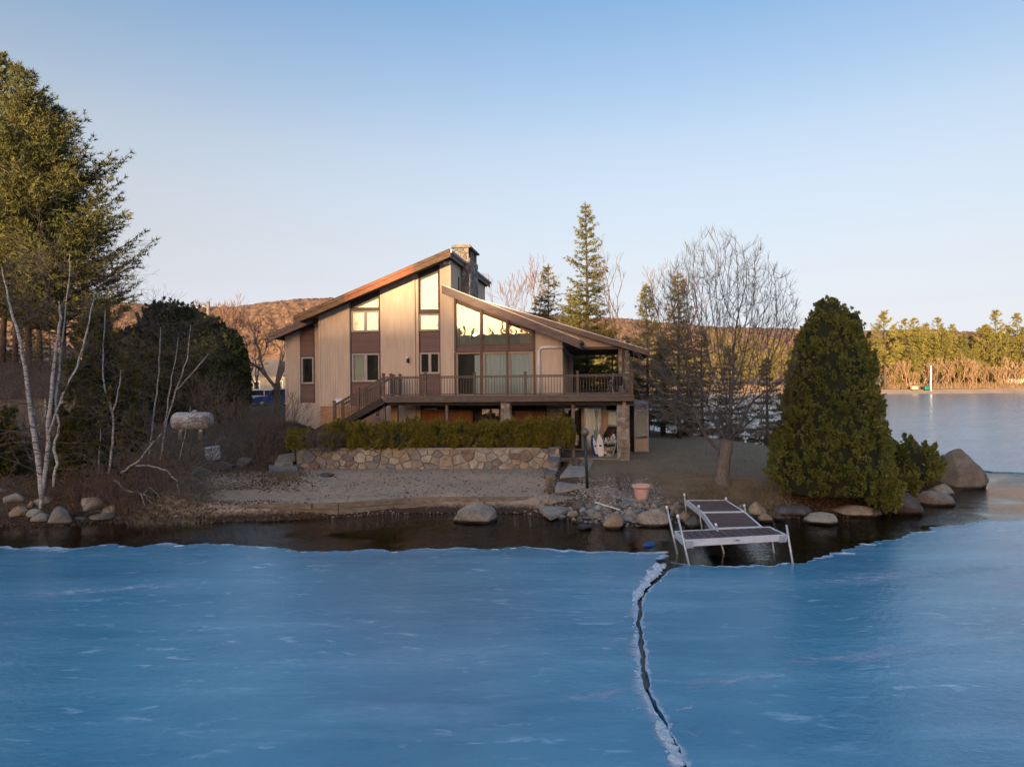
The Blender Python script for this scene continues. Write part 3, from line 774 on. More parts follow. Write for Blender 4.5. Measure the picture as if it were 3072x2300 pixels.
# ---------------------------------------------------------------- far shore across the lake, with a sand beach and wooded hills
FSY = 214.0
fx = axis([(-110, 900, 101)]); fy = axis([(FSY - 3, FSY + 30, 12), (FSY + 30, 1300, 24)])
FX, FY = np.meshgrid(fx, fy)
shift = np.sin(FX * 0.031) * 2.0 + np.clip((150 - FX) / 60, 0, 3) * -1.0
D_ = FY - FSY - shift
FZ = np.where(D_ < 0, D_ * 0.12, np.clip(D_, 0, 14) * 0.10 + np.clip(D_ - 14, 0, 2000) * 0.012) + np.sin(FX * .7 + FY) * 0.05
idx = np.arange(FX.size).reshape(FX.shape)
quads = np.stack([idx[:-1, :-1], idx[:-1, 1:], idx[1:, 1:], idx[1:, :-1]], -1).reshape(-1, 4)
me = np_mesh('far_shore', np.stack([FX, FY, FZ], -1).reshape(-1, 3), quads, M['far_sand'], True)
me.materials.append(M['far_ground'])
cen = FZ[:-1, :-1].ravel()
me.polygons.foreach_set('material_index', (cen > 1.25).astype(np.int32))
tag(link('far_shore', me), kind='structure')
def fz(x, y):
    d = y - FSY - (math.sin(x * .031) * 2 + min(max((150 - x) / 60, 0), 3) * -1.0)
    return d * .12 if d < 0 else min(d, 14) * .10 + max(d - 14, 0) * .012

def hill(name, Y0, depth, prof, seed):
    """prof: list of (pixel x, pixel y) of the skyline; a ridge of canopy-sized bumps"""
    pts = [P(px, py, Y0 + depth) for px, py in prof]
    xs = np.array([p.x for p in pts]); zs_ = np.array([p.z for p in pts])
    X = np.arange(xs[0], xs[-1], 3.2); T = np.linspace(0, 1, 66)
    XX, TT = np.meshgrid(X, T)
    Z = np.interp(XX, xs, zs_) * np.sin(np.clip(TT * 1.12, 0, 1) * math.pi / 2) ** 1.2
    Z = np.where(TT > 0.9, Z, Z)
    r2 = np.random.default_rng(seed)
    Z = Z + r2.random(Z.shape) * 6.5 * np.clip(TT * 4, 0, 1)
    YY = Y0 + TT * depth * 1.1 + r2.random(Z.shape) * 6
    XX = XX + r2.random(Z.shape) * 2
    ii = np.arange(XX.size).reshape(XX.shape)
    q = np.stack([ii[:-1, :-1], ii[:-1, 1:], ii[1:, 1:], ii[1:, :-1]], -1).reshape(-1, 4)
    tag(link(name, np_mesh(name, np.stack([XX, YY, Z], -1).reshape(-1, 3), q, M['hill'])), kind='structure')
hill('hills', 620, 420, [(-600, 905), (-200, 900), (200, 915), (500, 930), (640, 940), (760, 936), (860, 924), (930, 916), (1010, 912), (1150, 905), (1300, 915), (1450, 935), (1600, 958),
     (1720, 968), (1850, 972), (1980, 985), (2100, 997), (2250, 1000), (2400, 1004), (2560, 1008), (2700, 1004), (2850, 1016), (3000, 1030), (3300, 1050), (3800, 1060)], 3)

# ================================================================ THE HOUSE
house = empty('lake_house', HO, -YAW, 'tan vertical-sided lake house with slanting brown roofs and stone chimney', 'house')

def voronoi_cells(pts, poly):
    """clip the convex polygon by the bisectors between each seed and the others"""
    cells = []
    for i, p in enumerate(pts):
        cell = list(poly)
        order = sorted(range(len(pts)), key=lambda j: (pts[j][0] - p[0]) ** 2 + (pts[j][1] - p[1]) ** 2)
        for j in order[1:26]:
            q = pts[j]
            mx_, my_ = (p[0] + q[0]) / 2, (p[1] + q[1]) / 2
            nx_, ny_ = q[0] - p[0], q[1] - p[1]
            out = []
            for k in range(len(cell)):
                a, b = cell[k], cell[(k + 1) % len(cell)]
                da = (a[0] - mx_) * nx_ + (a[1] - my_) * ny_
                db = (b[0] - mx_) * nx_ + (b[1] - my_) * ny_
                if da <= 0: out.append(a)
                if da * db < 0:
                    t = da / (da - db)
                    out.append((a[0] + (b[0] - a[0]) * t, a[1] + (b[1] - a[1]) * t))
            cell = out
            if len(cell) < 3: break
        if len(cell) >= 3: cells.append(cell)
    return cells

def lay_stones(parent, o, ax, ay, nrm, poly, size, depth=0.05, gap=0.018, asp=1.25, seed=1, name='stone', m='stone'):
    """irregular field stones on a flat face: o + s*ax + t*ay inside the convex polygon 'poly' (s, t)"""
    r = random.Random(seed)
    o, ax, ay, nrm = Vector(o), Vector(ax), Vector(ay), Vector(nrm)
    xs = [p[0] for p in poly]; ys = [p[1] for p in poly]
    pts = []; tries = 0
    while tries < 2500:
        tries += 1
        p = (r.uniform(min(xs), max(xs)), r.uniform(min(ys), max(ys)))
        sz = size * r.choice((0.5, 0.72, 0.95, 1.1, 1.5))
        if not in_poly(np.array([p[0]]), np.array([p[1]]), poly)[0]: continue
        if all(((p[0] - q[0]) / asp) ** 2 + (p[1] - q[1]) ** 2 > ((sz + q[2]) / 2) ** 2 for q in pts):
            pts.append((p[0], p[1], sz))
    sq = [(p[0] / asp, p[1]) for p in pts]
    for cell in voronoi_cells(sq, [(x / asp, y) for x, y in poly]):
        cell = [(x * asp, y) for x, y in cell]
        cx = sum(p[0] for p in cell) / len(cell); cy = sum(p[1] for p in cell) / len(cell)
        ring = []
        n = len(cell)
        for k in range(n):                                  # cut the corners once
            a, b = cell[k], cell[(k + 1) % n]
            for t in (0.09, 0.91):
                q = (a[0] + (b[0] - a[0]) * t + r.uniform(-.006, .006), a[1] + (b[1] - a[1]) * t + r.uniform(-.006, .006))
                dd = math.hypot(q[0] - cx, q[1] - cy)
                f = max(0.3, 1 - gap / max(dd, 0.03))
                ring.append((cx + (q[0] - cx) * f, cy + (q[1] - cy) * f))
        d = depth * r.uniform(0.6, 1.35)
        tx, ty = r.uniform(-.05, .05), r.uniform(-.05, .05)
        w = lambda s, t, h: (o + ax * s + ay * t + nrm * h)
        L0 = [w(s, t, -0.01) for s, t in ring]
        L1 = [w(s, t, d * 0.66) for s, t in ring]
        L2 = [w(cx + (s - cx) * .86, cy + (t - cy) * .86, d + (s - cx) * tx + (t - cy) * ty) for s, t in ring]
        mb = MB(); k = len(ring)
        mb.add(L0 + L1 + L2, [(i, (i + 1) % k, k + (i + 1) % k, k + i) for i in range(k)] +
               [(k + i, k + (i + 1) % k, 2 * k + (i + 1) % k, 2 * k + i) for i in range(k)] + [tuple(range(2 * k, 3 * k))])
        mb.build(name, M[m], parent)

# ---- key lines, in the house's own (u, v, z) frame
def line(p0, p1, v):
    (u0, z0), (u1, z1) = H(*p0, v), H(*p1, v)
    k = (z1 - z0) / (u1 - u0)
    return lambda u: z0 + (u - u0) * k
OV = -0.95                                                   # roof overhang plane of the main roof
zmain = line((881, 949), (1349, 747), OV)                    # roof top edge
uL, uR = H(881, 949, OV)[0], H(1349, 747, OV)[0]
OW = -0.8
zwing = line((1325, 855), (1737, 1018), OW)
uwL, uwR = H(1325, 855, OW)[0], H(1737, 1018, OW)[0]
OB = 1.25
zback = line((1458, 905), (1945, 1050), OB)
ubL, ubR = H(1440, 900, OB)[0], H(1945, 1050, OB)[0]
OS = 0.05
zlow = line((806, 1004), (925, 953), OS)
usL, usR = H(806, 1004, OS)[0], H(935, 950, OS)[0]
U0 = lambda px, py=1000, v=0.0: H(px, py, v)[0]
Z0 = lambda px, py, v=0.0: H(px, py, v)[1]
uA, uB = U0(858, 1050, 0.9), U0(959, 1000)                   # recessed left bay, main left corner
uCw = U0(1352, 800)                                          # right wall of the tall block
uEnd = U0(1684, 1000)                                        # right corner of the lake room
DECK = 3.95
zbase = Z0(1010, 1217)                                       # foot of the siding
BACK = 9.0

# ---- roofs
def roof(name, zt, u0, u1, v0, v1, th, fz_h, parts, m_f):
    rf = MB().prism_y([(u0 + .03, zt(u0 + .03) - .03), (u1 - .03, zt(u1 - .03) - .03), (u1 - .03, zt(u1 - .03) - th), (u0 + .03, zt(u0 + .03) - th)], v0 + .05, v1).build(name, M['roofing'], house)
    MB().prism_y([(u0 + .05, zt(u0 + .05) - th - .002), (u1 - .05, zt(u1 - .05) - th - .002), (u1 - .05, zt(u1 - .05) - th - .03), (u0 + .05, zt(u0 + .05) - th - .03)], v0 + .05, v1 - .05).build('soffit', M['soffit'], rf)
    ns = max(2, int((u1 - u0) / 0.02))
    for k, (a, b, mm, off) in enumerate(parts):
        ua, ub = u0 + (u1 - u0) * a, u0 + (u1 - u0) * b
        MB().prism_y([(ua, zt(ua) - .015), (ub, zt(ub) - .015), (ub, zt(ub) - fz_h), (ua, zt(ua) - fz_h)], v0 - off, v0 + .045).build('fascia_board', M[mm], rf)
        h2 = fz_h * .36
        MB().prism_y([(ua, zt(ua)), (ub, zt(ub)), (ub, zt(ub) - h2), (ua, zt(ua) - h2)], v0 - off - .035, v0 - off - .002).build('fascia_trim', M[mm], rf)
    return rf
rm = roof('main_roof', zmain, uL, uR, OV, BACK + .6, 0.22, 0.37, [(0, .335, 'fascia', 0), (.335, .775, 'fascia_red', .012), (.775, 1, 'fascia', .0)], None)
rs = roof('side_roof', zlow, usL, usR, OS, BACK + .3, 0.20, 0.33, [(0, 1, 'fascia_grey', 0)], None)
rw = roof('wing_roof', zwing, uwL, uwR, OW, OB + .4, 0.24, 0.40, [(0, 1, 'fascia_grey', 0)], None)
rb = roof('porch_roof', zback, ubL, ubR, OB, BACK + 1.2, 0.16, 0.26, [(0, 1, 'fascia_grey', 0)], None)
# drip edges along the wing and porch roofs, coloured white for their lit line
for rf, zt, a, b, v in ((rw, zwing, uwL, uwR, OW), (rb, zback, ubL, ubR, OB)):
    MB().prism_y([(a, zt(a) + .03), (b, zt(b) + .03), (b, zt(b) + .003), (a, zt(a) + .003)], v - .05, v + .10).build('drip_edge', M['drip'], rf)
for rf, zt, a, b, v in ((rm, zmain, uL, uR, OV), (rs, zlow, usL, usR, OS)):
    MB().prism_y([(a, zt(a) + .022), (b, zt(b) + .022), (b, zt(b) + .002), (a, zt(a) + .002)], v - .05, v + .08).build('drip_edge', M['trim'], rf)
# high right eave of the main roof: fascia and grey gutter running back
zt_ = zmain(uR)
MB().box(uR - .03, uR + .03, OV + .05, BACK + .6, zt_ - .37, zt_ - .02).build('eave_board', M['fascia_grey'], rm)
MB().prism_y([(uR + .032, zt_ - .03), (uR + .10, zt_ - .03), (uR + .11, zt_ - .10), (uR + .08, zt_ - .17), (uR + .032, zt_ - .17)], OV + .03, BACK + .6).build('gutter', M['gutter'], rm)
zt2 = zwing(uwR)
MB().prism_y([(uwR + .032, zt2 - .03), (uwR + .14, zt2 - .03), (uwR + .15, zt2 - .10), (uwR + .10, zt2 - .17), (uwR + .032, zt2 - .17)], OW + .02, OB + .3).build('gutter', M['trim'], rw)
MB().box(uwR - .03, uwR + .03, OW + .05, OB + .35, zt2 - .40, zt2 - .02).build('eave_board', M['fascia_grey'], rw)
zt3 = zback(ubR)
MB().box(ubR - .03, ubR + .03, OB + .05, BACK + 1.2, zt3 - .27, zt3 - .02).build('eave_board', M['fascia_grey'], rb)

# ---- vertical board siding: strips with real grooves
def siding(u0, u1, zb, ztop, v, name='siding_panel', parent=None, m='siding', pitch=0.135, th=0.03, groove=0.014):
    """zb: number, ztop: function of u"""
    mb = MB()
    mb.prism_y([(u0, zb + .005), (u1, zb + .005), (u1, ztop(u1) - .005), (u0, ztop(u0) - .005)], v + .012, v + .05)
    n = max(1, round((u1 - u0) / pitch)); w = (u1 - u0) / n
    for i in range(n):
        a = u0 + i * w + (groove / 2 if i else 0); b = u0 + (i + 1) * w - (groove / 2 if i < n - 1 else 0)
        mb.prism_y([(a, zb), (b, zb), (b, ztop(b)), (a, ztop(a))], v, v + .0115)
    return mb.build(name, M[m], parent or wall)
wall = MB().box(uA + .1, uEnd - .1, 4.0, 4.1, 1.0, 4.2).build('wall', M['interior'], house)   # inner partition, carries the cladding as its pieces
tm = lambda u: zmain(u) - .24
tw_ = lambda u: zwing(u) - .26
tl = lambda u: zlow(u) - .22
# facade columns
c1, c2 = U0(1052), U0(1141)
c3, c4 = U0(1258), U0(1321)
g1, g2 = U0(1367), U0(1605)
siding(uB, c1, zbase, tm, 0)
uS = U0(1243)
siding(c2, uS - .06, 2.0, tm, 0)
siding(uS + .06, c3, 2.0, tm, .03)
siding(c4, uCw, DECK, tm, 0)
siding(uCw, g1, DECK, tw_, 0)
siding(g2, uEnd, DECK, tw_, 0)
siding(uA, U0(903, 1050, .9), 2.3, tl, .9)
siding(U0(944, 1050, .9), uB + .3, 2.3, tl, .9)
siding(U0(903, 1050, .9), U0(944, 1050, .9), 2.3, lambda u: Z0(920, 1208, .9), .9)
# corner boards
for u, zb, zt, v, w in ((uB, zbase, tm, 0, .10), (uS, 2.0, tm, -.02, .11), (uEnd - .0, DECK, tw_, 0, .09), (uA, 2.3, tl, .9, .1)):
    MB().prism_y([(u - w / 2, zb), (u + w / 2, zb), (u + w / 2, zt(u + w / 2)), (u - w / 2, zt(u - w / 2))], v - .03, v + .02).build('corner_board', M['siding'], wall)
# horizontal belt seams of the siding
for a, b, py in ((c2, uS - .06, 918), (c4, g1 - .02, 913)):
    z = Z0(1190, py)
    MB().box(a, b, -.012, .004, z - .02, z + .02).build('belt_seam', M['siding'], wall)
# the warm painted foundation below the left siding
MB().box(uB, uS, .02, .2, 1.2, zbase - .005).build('foundation', M['foundation'], wall)
MB().box(uB - .02, c1, -.035, .02, zbase - .03, zbase + .03).build('water_table', M['siding'], wall)
MB().box(uA, uB, .92, 1.1, 1.5, 2.35).build('foundation', M['siding'], wall)
# side and rear walls
def side_wall(u, v0, v1, zb, zt, th, name='side_wall', m='siding'):
    mb = MB(); mb.box(u + .012 - th if th > 0 else u - .012, u - .012 if th > 0 else u - .012 - th, v0, v1, zb, zt)
    n = max(1, round((v1 - v0) / .16)); w = (v1 - v0) / n
    for i in range(n):
        mb.box(u - .012 if th > 0 else u, u if th > 0 else u + .012, v0 + i * w + .007, v0 + (i + 1) * w - .007, zb, zt)
    return mb.build(name, M[m], wall)
side_wall(uCw, 0.055, 2.2, DECK, zmain(uCw) - .24, .12)
side_wall(uCw, 4.4, BACK, DECK, zmain(uCw) - .24, .12)
side_wall(uA, .95, BACK, 2.0, zlow(uA) - .22, -.12)
side_wall(uB, .06, .9, 2.3, zmain(uB) - .24, -.12)
MB().prism_y([(uA, 1.5), (uEnd, 1.5), (uEnd, zwing(uEnd) - .3), (uwL, zwing(uEnd)), (uCw, zmain(uCw) - .3), (uB, zmain(uB) - .3), (uA, zlow(uA) - .3)], BACK, BACK + .1).build('rear_wall', M['siding'], wall)
MB().box(uB + .2, uEnd - .2, .3, BACK - .1, DECK - .25, DECK - .02).build('floor_slab', M['interior'], wall)
# wall faces that close the rooms behind the glass, near-black in place of room shade
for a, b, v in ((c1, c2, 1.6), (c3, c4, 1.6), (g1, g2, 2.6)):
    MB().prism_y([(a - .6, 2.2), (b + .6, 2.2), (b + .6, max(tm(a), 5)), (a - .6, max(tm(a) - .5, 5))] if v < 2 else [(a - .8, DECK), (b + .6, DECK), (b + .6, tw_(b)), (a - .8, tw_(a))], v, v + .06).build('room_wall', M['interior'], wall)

# ---- windows: a frame, panes, and what hangs behind them
def rect_win(px0, py0, px1, py1, v, cols, fw=.055, behind=(), frame='winframe', name='window', glass='glass', uz=None):
    u0, z1 = H(px0, py0, v); u1, z0 = H(px1, py1, v)
    z1 = (z1 + H(px1, py0, v)[1]) / 2; z0 = (z0 + H(px0, py1, v)[1]) / 2
    u0 = U0(px0, (py0 + py1) / 2, v); u1 = U0(px1, (py0 + py1) / 2, v)
    e = empty(name, ((u0 + u1) / 2, v, z0), 0, parent=house)
    W = (u1 - u0) / 2; Hh = z1 - z0
    fr = MB()
    fr.box(-W, W, -.05, .05, 0, fw); fr.box(-W, W, -.05, .05, Hh - fw, Hh)
    fr.box(-W, -W + fw, -.05, .05, fw, Hh - fw); fr.box(W - fw, W, -.05, .05, fw, Hh - fw)
    cw = 2 * W / cols
    for k in range(1, cols):
        x = -W + k * cw
        fr.box(x - fw * .75, x + fw * .75, -.05, .05, fw, Hh - fw)
    fr.build('frame', M[frame], e)
    for k in range(cols):
        a = -W + k * cw + (fw if k == 0 else fw * .75); b = -W + (k + 1) * cw - (fw if k == cols - 1 else fw * .75)
        MB().box(a, b, -.012, -.004, fw, Hh - fw).build('pane', M[glass], e)
        # slim sash inside the frame
        s = MB(); sw = .028
        s.box(a, b, -.03, .03, fw, fw + sw); s.box(a, b, -.03, .03, Hh - fw - sw, Hh - fw)
        s.box(a, a + sw, -.03, .03, fw + sw, Hh - fw - sw); s.box(b - sw, b, -.03, .03, fw + sw, Hh - fw - sw)
        s.build('sash', M[frame], e)
        bh = behind[k] if k < len(behind) else None
        if bh:
            if bh == 'blind':
                mb = MB(); nn = int((Hh - 2 * fw) / .05)
                for q in range(nn):
                    zz = fw + (q + .5) * (Hh - 2 * fw) / nn
                    mb.box(a, b, .06, .075, zz - .021, zz + .021)
                mb.build('blind', M['blind'], e)
            else:
                mb = MB(); pts = []
                nn = 24
                for q in range(nn + 1):
                    pts.append((a + (b - a) * q / nn, .09 + .02 * math.sin(q * 1.9)))
                mb.prism_z(pts + [(x, y + .01) for x, y in reversed(pts)], fw, Hh - fw)
                mb.build('curtain', M[bh], e)
        else:
            MB().box(a - .02, b + .02, .5, .54, 0, Hh).build('unlit_room_board', M['interior'], e)  # near-black board painted as the darkness of the room
    return e
def poly_win(pts_px, v, fw=.05, name='window', frame='trim', glass='glass'):
    """a fixed pane of any convex outline, pixel corners"""
    pts = [H(x, y, v) for x, y in pts_px]
    cu = sum(p[0] for p in pts) / len(pts); cz = min(p[1] for p in pts)
    loc = [(p[0] - cu, p[1] - cz) for p in pts]
    e = empty(name, (cu, v, cz), 0, parent=house)
    MB().prism_y(loc, -.012, -.004).build('pane', M[glass], e)
    c = Vector((sum(p[0] for p in loc) / len(loc), sum(p[1] for p in loc) / len(loc)))
    out = [tuple(c + (Vector(p) - c) * (1 + fw / (Vector(p) - c).length * 1.2)) for p in loc]
    fr = MB(); n = len(loc)
    for i in range(n):
        j = (i + 1) % n
        q = [loc[i], loc[j], out[j], out[i]]
        fr.prism_y(q, -.05, .03)
    fr.build('frame', M[frame], e)
    return e
# left bay: triangular light, casement pair, clapboard, casement pair, clapboard
VR = .06
poly_win([(1059, 923), (1136, 922), (1136, 886)], VR, .06)
rect_win(1055, 933, 1139, 995, VR, 2, behind=('curtain', 'curtain'))
rect_win(1057, 1060, 1140, 1145, VR, 2, behind=('blind', None), glass='glass_plain')
# narrow middle bay
poly_win([(1262, 928), (1315, 928), (1314, 810), (1262, 829)], VR, .06)
rect_win(1259, 942, 1319, 992, VR, 1)
rect_win(1260, 1057, 1320, 1121, VR, 2, glass='glass_plain')
# recessed bay
rect_win(905, 1071, 942, 1151, .96, 1, glass='glass_plain')
# clapboards and flat trim between the windows
def clap(px0, px1, py0, py1, v, n):
    u0, u1 = U0(px0, (py0 + py1) / 2, v), U0(px1, (py0 + py1) / 2, v)
    z1 = (Z0(px0, py0, v) + Z0(px1, py0, v)) / 2; z0 = (Z0(px0, py1, v) + Z0(px1, py1, v)) / 2
    h = (z1 - z0) / n
    mb = MB().prism_x([(v, 0), (v + .02, 0), (v + .02, h), (v + .014, h)], u0, u1)
    me_ = mb.mesh('clapboard', M['clap'])
    mb2 = MB().box(u0, u1, v + .021, v + .05, z0, z1).build('backing', M['trim'], wall)
    for k in range(n):
        link('clapboard', me_, wall, (0, -.022, z0 + k * h))
def bay_trim(px0, px1, pyt, pyb, v, w=.07, top=None):
    for px, s in ((px0, 1), (px1, -1)):
        u = U0(px, (pyt + pyb) / 2, v)
        zt = top(u) if top else Z0(px, pyt, v)
        MB().box(min(u, u + s * w), max(u, u + s * w), v - .075, v + .05, Z0(px, pyb, v), zt).build('trim_board', M['trim'], wall)
def band(px0, px1, py0, py1, v, m='trim', proud=.06):
    MB().box(U0(px0, py0, v), U0(px1, py0, v), v - proud, v + .05, Z0((px0 + px1) / 2, py1, v), Z0((px0 + px1) / 2, py0, v)).build('trim_band', M[m], wall)
bay_trim(1051, 1142, 930, 1217, VR, .05, tm)
band(1055, 1139, 924.5, 932.5, VR); band(1055, 1139, 995.5, 999, VR); band(1055, 1140, 1056, 1059.5, VR); band(1057, 1140, 1145.5, 1149, VR)
clap(1055, 1140, 999, 1056, VR, 8); clap(1057, 1141, 1149, 1215, VR, 9)
MB().prism_y([(c1 + .05, Z0(1059, 923, .09)), (c2 - .05, Z0(1136, 885, .09)), (c2 - .05, tm(c2)), (c1 + .05, tm(c1))], .08, .14).build('trim_band', M['trim'], wall)
bay_trim(1257, 1322, 830, 1190, VR, .045, tm)
band(1261, 1319, 929, 941.5, VR); band(1261, 1319, 992.5, 996, VR); band(1261, 1320, 1053.5, 1056.5, VR); band(1261, 1320, 1121.5, 1126, VR)
clap(1261, 1319, 996, 1053.5, VR, 8); clap(1262, 1320, 1126, 1188, VR, 9)
MB().prism_y([(c3 + .04, Z0(1262, 828, .09)), (c4 - .04, Z0(1315, 809, .09)), (c4 - .04, tm(c4)), (c3 + .04, tm(c3))], .08, .14).build('trim_band', M['trim'], wall)
bay_trim(902, 945, 990, 1209, .96, .05, tl)
band(904, 943, 1001, 1004.5, .96); band(904, 943, 1067, 1070.5, .96); band(904, 943, 1151.5, 1155, .96)
clap(904, 943, 982, 1001, .96, 3); clap(904, 943, 1004.5, 1067, .96, 9); clap(904, 943, 1155, 1208, .96, 7)
# lake-room glass wall
VG = .07
for pts in ([(1369, 1035), (1440, 1034), (1440, 939), (1369, 910)], [(1449, 1034), (1518, 1033), (1518, 969), (1448, 942)], [(1526, 1033), (1598, 1031), (1598, 1001), (1526, 974)]):
    poly_win(pts, VG, .05)
for a, b in ((1363, 1369), (1440.5, 1448), (1518.5, 1525.5), (1598.5, 1606)):
    u0_, u1_ = U0(a, 1000), U0(b, 1000)
    MB().prism_y([(u0_, Z0(1480, 1053)), (u1_, Z0(1480, 1053)), (u1_, tw_(u1_)), (u0_, tw_(u0_))], -.04, .12).build('mullion', M['trim'], wall)
MB().prism_y([(g1, Z0(1369, 906, .09)), (g2, Z0(1600, 998, .09)), (g2, tw_(g2)), (g1, tw_(g1))], .09, .15).build('trim_band', M['trim'], wall)
for a, b in ((1369, 1440.5), (1448, 1518.5), (1525.5, 1598.5)):
    u0_, u1_ = U0(a, 1044), U0(b, 1044); zz0, zz1 = Z0(1480, 1053), Z0(1480, 1035.5)
    MB().box(u0_, u1_, .04, .12, zz0, (zz0 + zz1) / 2 - .008).build('clapboard', M['clap'], wall)
    MB().box(u0_, u1_, .045, .12, (zz0 + zz1) / 2, zz1).build('clapboard', M['clap'], wall)
band(1366, 1606, 1052.5, 1056, VG, 'trim', .09)
sl = rect_win(1369, 1056, 1445, 1187, VG, 1, .06, behind=(None,), frame='tanframe', name='sliding_door', glass='glass_plain')
ub0, ub1 = U0(1424, 1120, VG), U0(1440, 1120, VG)
MB().box(ub0 - sl.location.x, ub1 - sl.location.x, .02, .03, .1, 1.98).build('shade', M['shade'], sl)
sl2 = rect_win(1450, 1055, 1602, 1186, VG, 2, .06, behind=('shade', 'shade'), frame='tanframe', name='sliding_door', glass='glass_plain')
MB().box(U0(1519, 1120) , U0(1526, 1120), .0, .12, DECK, Z0(1480, 1056)).build('mullion', M['trim'], wall)
MB().box(U0(1440.5, 1120) , U0(1448.5, 1120), -.02, .12, DECK, Z0(1480, 1056)).build('mullion', M['trim'], wall)
for a, b in ((1363, 1369), (1600, 1607)):
    MB().box(U0(a, 1120), U0(b, 1120), -.03, .12, DECK, Z0(1480, 1056)).build('trim_board', M['trim'], wall)

# ---- right side wall of the lake room, with glass doors under the porch
porch_z = Z0(1780, 1040, 1.8)
side_wall(uEnd, 0.0, 1.1, DECK, zwing(uEnd) - .25, .12)
side_wall(uEnd, 5.7, BACK, DECK, porch_z, .12)
MB().box(uEnd - .12, uEnd, 1.1, 5.7, DECK + 2.1, porch_z + .2).build('side_wall', M['siding'], wall)
sd = empty('sliding_door', (uEnd, 3.4, DECK), 0, parent=house)
fr = MB()
for v_ in (-2.27, -1.15, 0, 1.15, 2.27): fr.box(-.08, .02, v_ - .05, v_ + .05, .0, 2.1)
fr.box(-.08, .02, -2.3, 2.3, 2.02, 2.1); fr.box(-.08, .02, -2.3, 2.3, 0, .07)
fr.build('frame', M['tanframe'], sd)
for k in range(4): MB().box(-.04, -.03, -2.22 + k * 1.13, -1.2 + k * 1.13, .07, 2.02).build('pane', M['glass_plain'], sd)
MB().box(-.6, -.55, -2.3, 2.3, 0, 2.1).build('unlit_room_board', M['interior'], sd)
# porch: gable infill, beam, dark ceiling
ui0, ui1 = U0(1560, 1000, 1.8), U0(1862, 1032, 1.8)
siding(ui0, ui1, porch_z, lambda u: zback(u) - .15, 1.8)
MB().box(uEnd - .3, ui1 + .12, 1.74, 1.95, porch_z - .14, porch_z - .004).build('porch_beam', M['trim'], rb)
MB().box(uEnd, ubR - .12, 1.96, BACK + 1, porch_z - .10, porch_z - .03).build('porch_ceiling', M['soffit'], rb)
MB().box(ui1 - .1, ui1 + .1, 1.9, BACK + 1, porch_z - .27, porch_z - .11).build('porch_beam', M['trim'], rb)
# white drain pipe on the facade
pu0, pu1, pz = U0(1618, 1100, -.06), U0(1684, 1045, -.06), Z0(1650, 1041, -.06)
pp = [(pu1 + .05, -.06, pz), (pu0 + .2, -.06, pz), (pu0 + .06, -.06, pz - .03), (pu0, -.06, pz - .17), (pu0, -.06, DECK + .03)]
MB().tube(pp, .075, 12).build('drain_pipe', M['white_metal'], house, True)
MB().tube([(pu1 + .07, -.06, pz), (uEnd + .1, 0.1, pz - .02), (uEnd + .1, 2.6, pz - .06)], .055, 10).build('drain_pipe', M['gutter'], house, True)
# flood light pair under the peak
fl = empty('flood_light', (*[U0(1342, 786, -.1)], -.1, Z0(1342, 786, -.1)), 0, parent=house)
MB().box(-.06, .06, 0, .12, -.03, .05).build('bracket', M['white_metal'], fl)
for sx in (-.13, .12): MB().lathe([(.03, -.08), (.06, -.07), (.085, .02), (.08, .04), (.02, .05)], 12).build('lamp_head', M['white_metal'], fl, True, (sx, -.08, -.02), (R(60), 0, R(-25 if sx < 0 else 25)))
# wall lantern between the bays
wl = empty('wall_light', (U0(1225, 1076), 0, Z0(1225, 1076)), 0, parent=house)
MB().box(-.05, .05, -.03, .0, -.08, .08).build('plate', M['black'], wl)
MB().lathe([(.07, -.2), (.075, -.02), (.03, .0)], 12).build('shade', M['black'], wl, True, (.01, -.1, 0))
MB().lathe([(.07, 0), (.06, .05), (.03, .08), (.0, .085)], 12).build('glass_top', M['white_metal'], wl, True, (-.02, -.1, .01))
# metal vent hood by the foundation
vh = empty('vent_hood', (U0(1021, 1204), 0, Z0(1021, 1211)), 0, parent=house)
MB().prism_x([(-.02, 0), (-.24, 0), (-.25, .07), (-.21, .2), (-.12, .27), (-.02, .28)], -.19, .19).build('hood', M['alu'], vh, False, bevel=.01)
MB().tube([(.08, -.06, 0), (.08, -.05, -.45)], .025, 8).build('pipe', M['galv'], vh, True)
# outlet box
MB().box(-.04, .04, -.03, 0, -.06, .06).build('outlet_box', M['tanframe'], house, loc=(U0(1638, 1160), -.002, Z0(1638, 1162)))

# ---- chimney
chf = 2.2
cu1 = H(1403, 800, chf)[0] + .06; cu0 = H(1361, 760, chf)[0]
ctop = H(1403, 735, chf)[1]
ch = MB().box(cu0, cu1, chf + .03, chf + 2.2, DECK, ctop - .62).build('chimney', M['mortar'], house)
MB().box(cu0, cu0 + .14, chf + .03, chf + 2.2, ctop - .62, ctop - .14).build('flue_wall', M['mortar'], ch)
for v_ in (chf + .03, chf + .85, chf + 1.3, chf + 2.08):
    MB().box(cu0 + .14, cu1 - .02, v_, v_ + .12, ctop - .62, ctop - .14).build('flue_wall', M['mortar'], ch)
MB().box(cu0 - .12, cu1 + .12, chf - .10, chf + 2.35, ctop - .135, ctop - .03).build('cap', M['slabstone'], ch, bevel=.02)
MB().box(cu0 - .05, cu1 + .05, chf - .05, chf + 2.3, ctop - .028, ctop + .03).build('cap_top', M['concrete'], ch)
lay_stones(ch, (cu0, chf + .03, DECK), (1, 0, 0), (0, 0, 1), (0, -1, 0), [(0, 4.0), (cu1 - cu0, 4.0), (cu1 - cu0, ctop - .15 - DECK), (0, ctop - .15 - DECK)], .24, .045, .012, 1.1, 11)
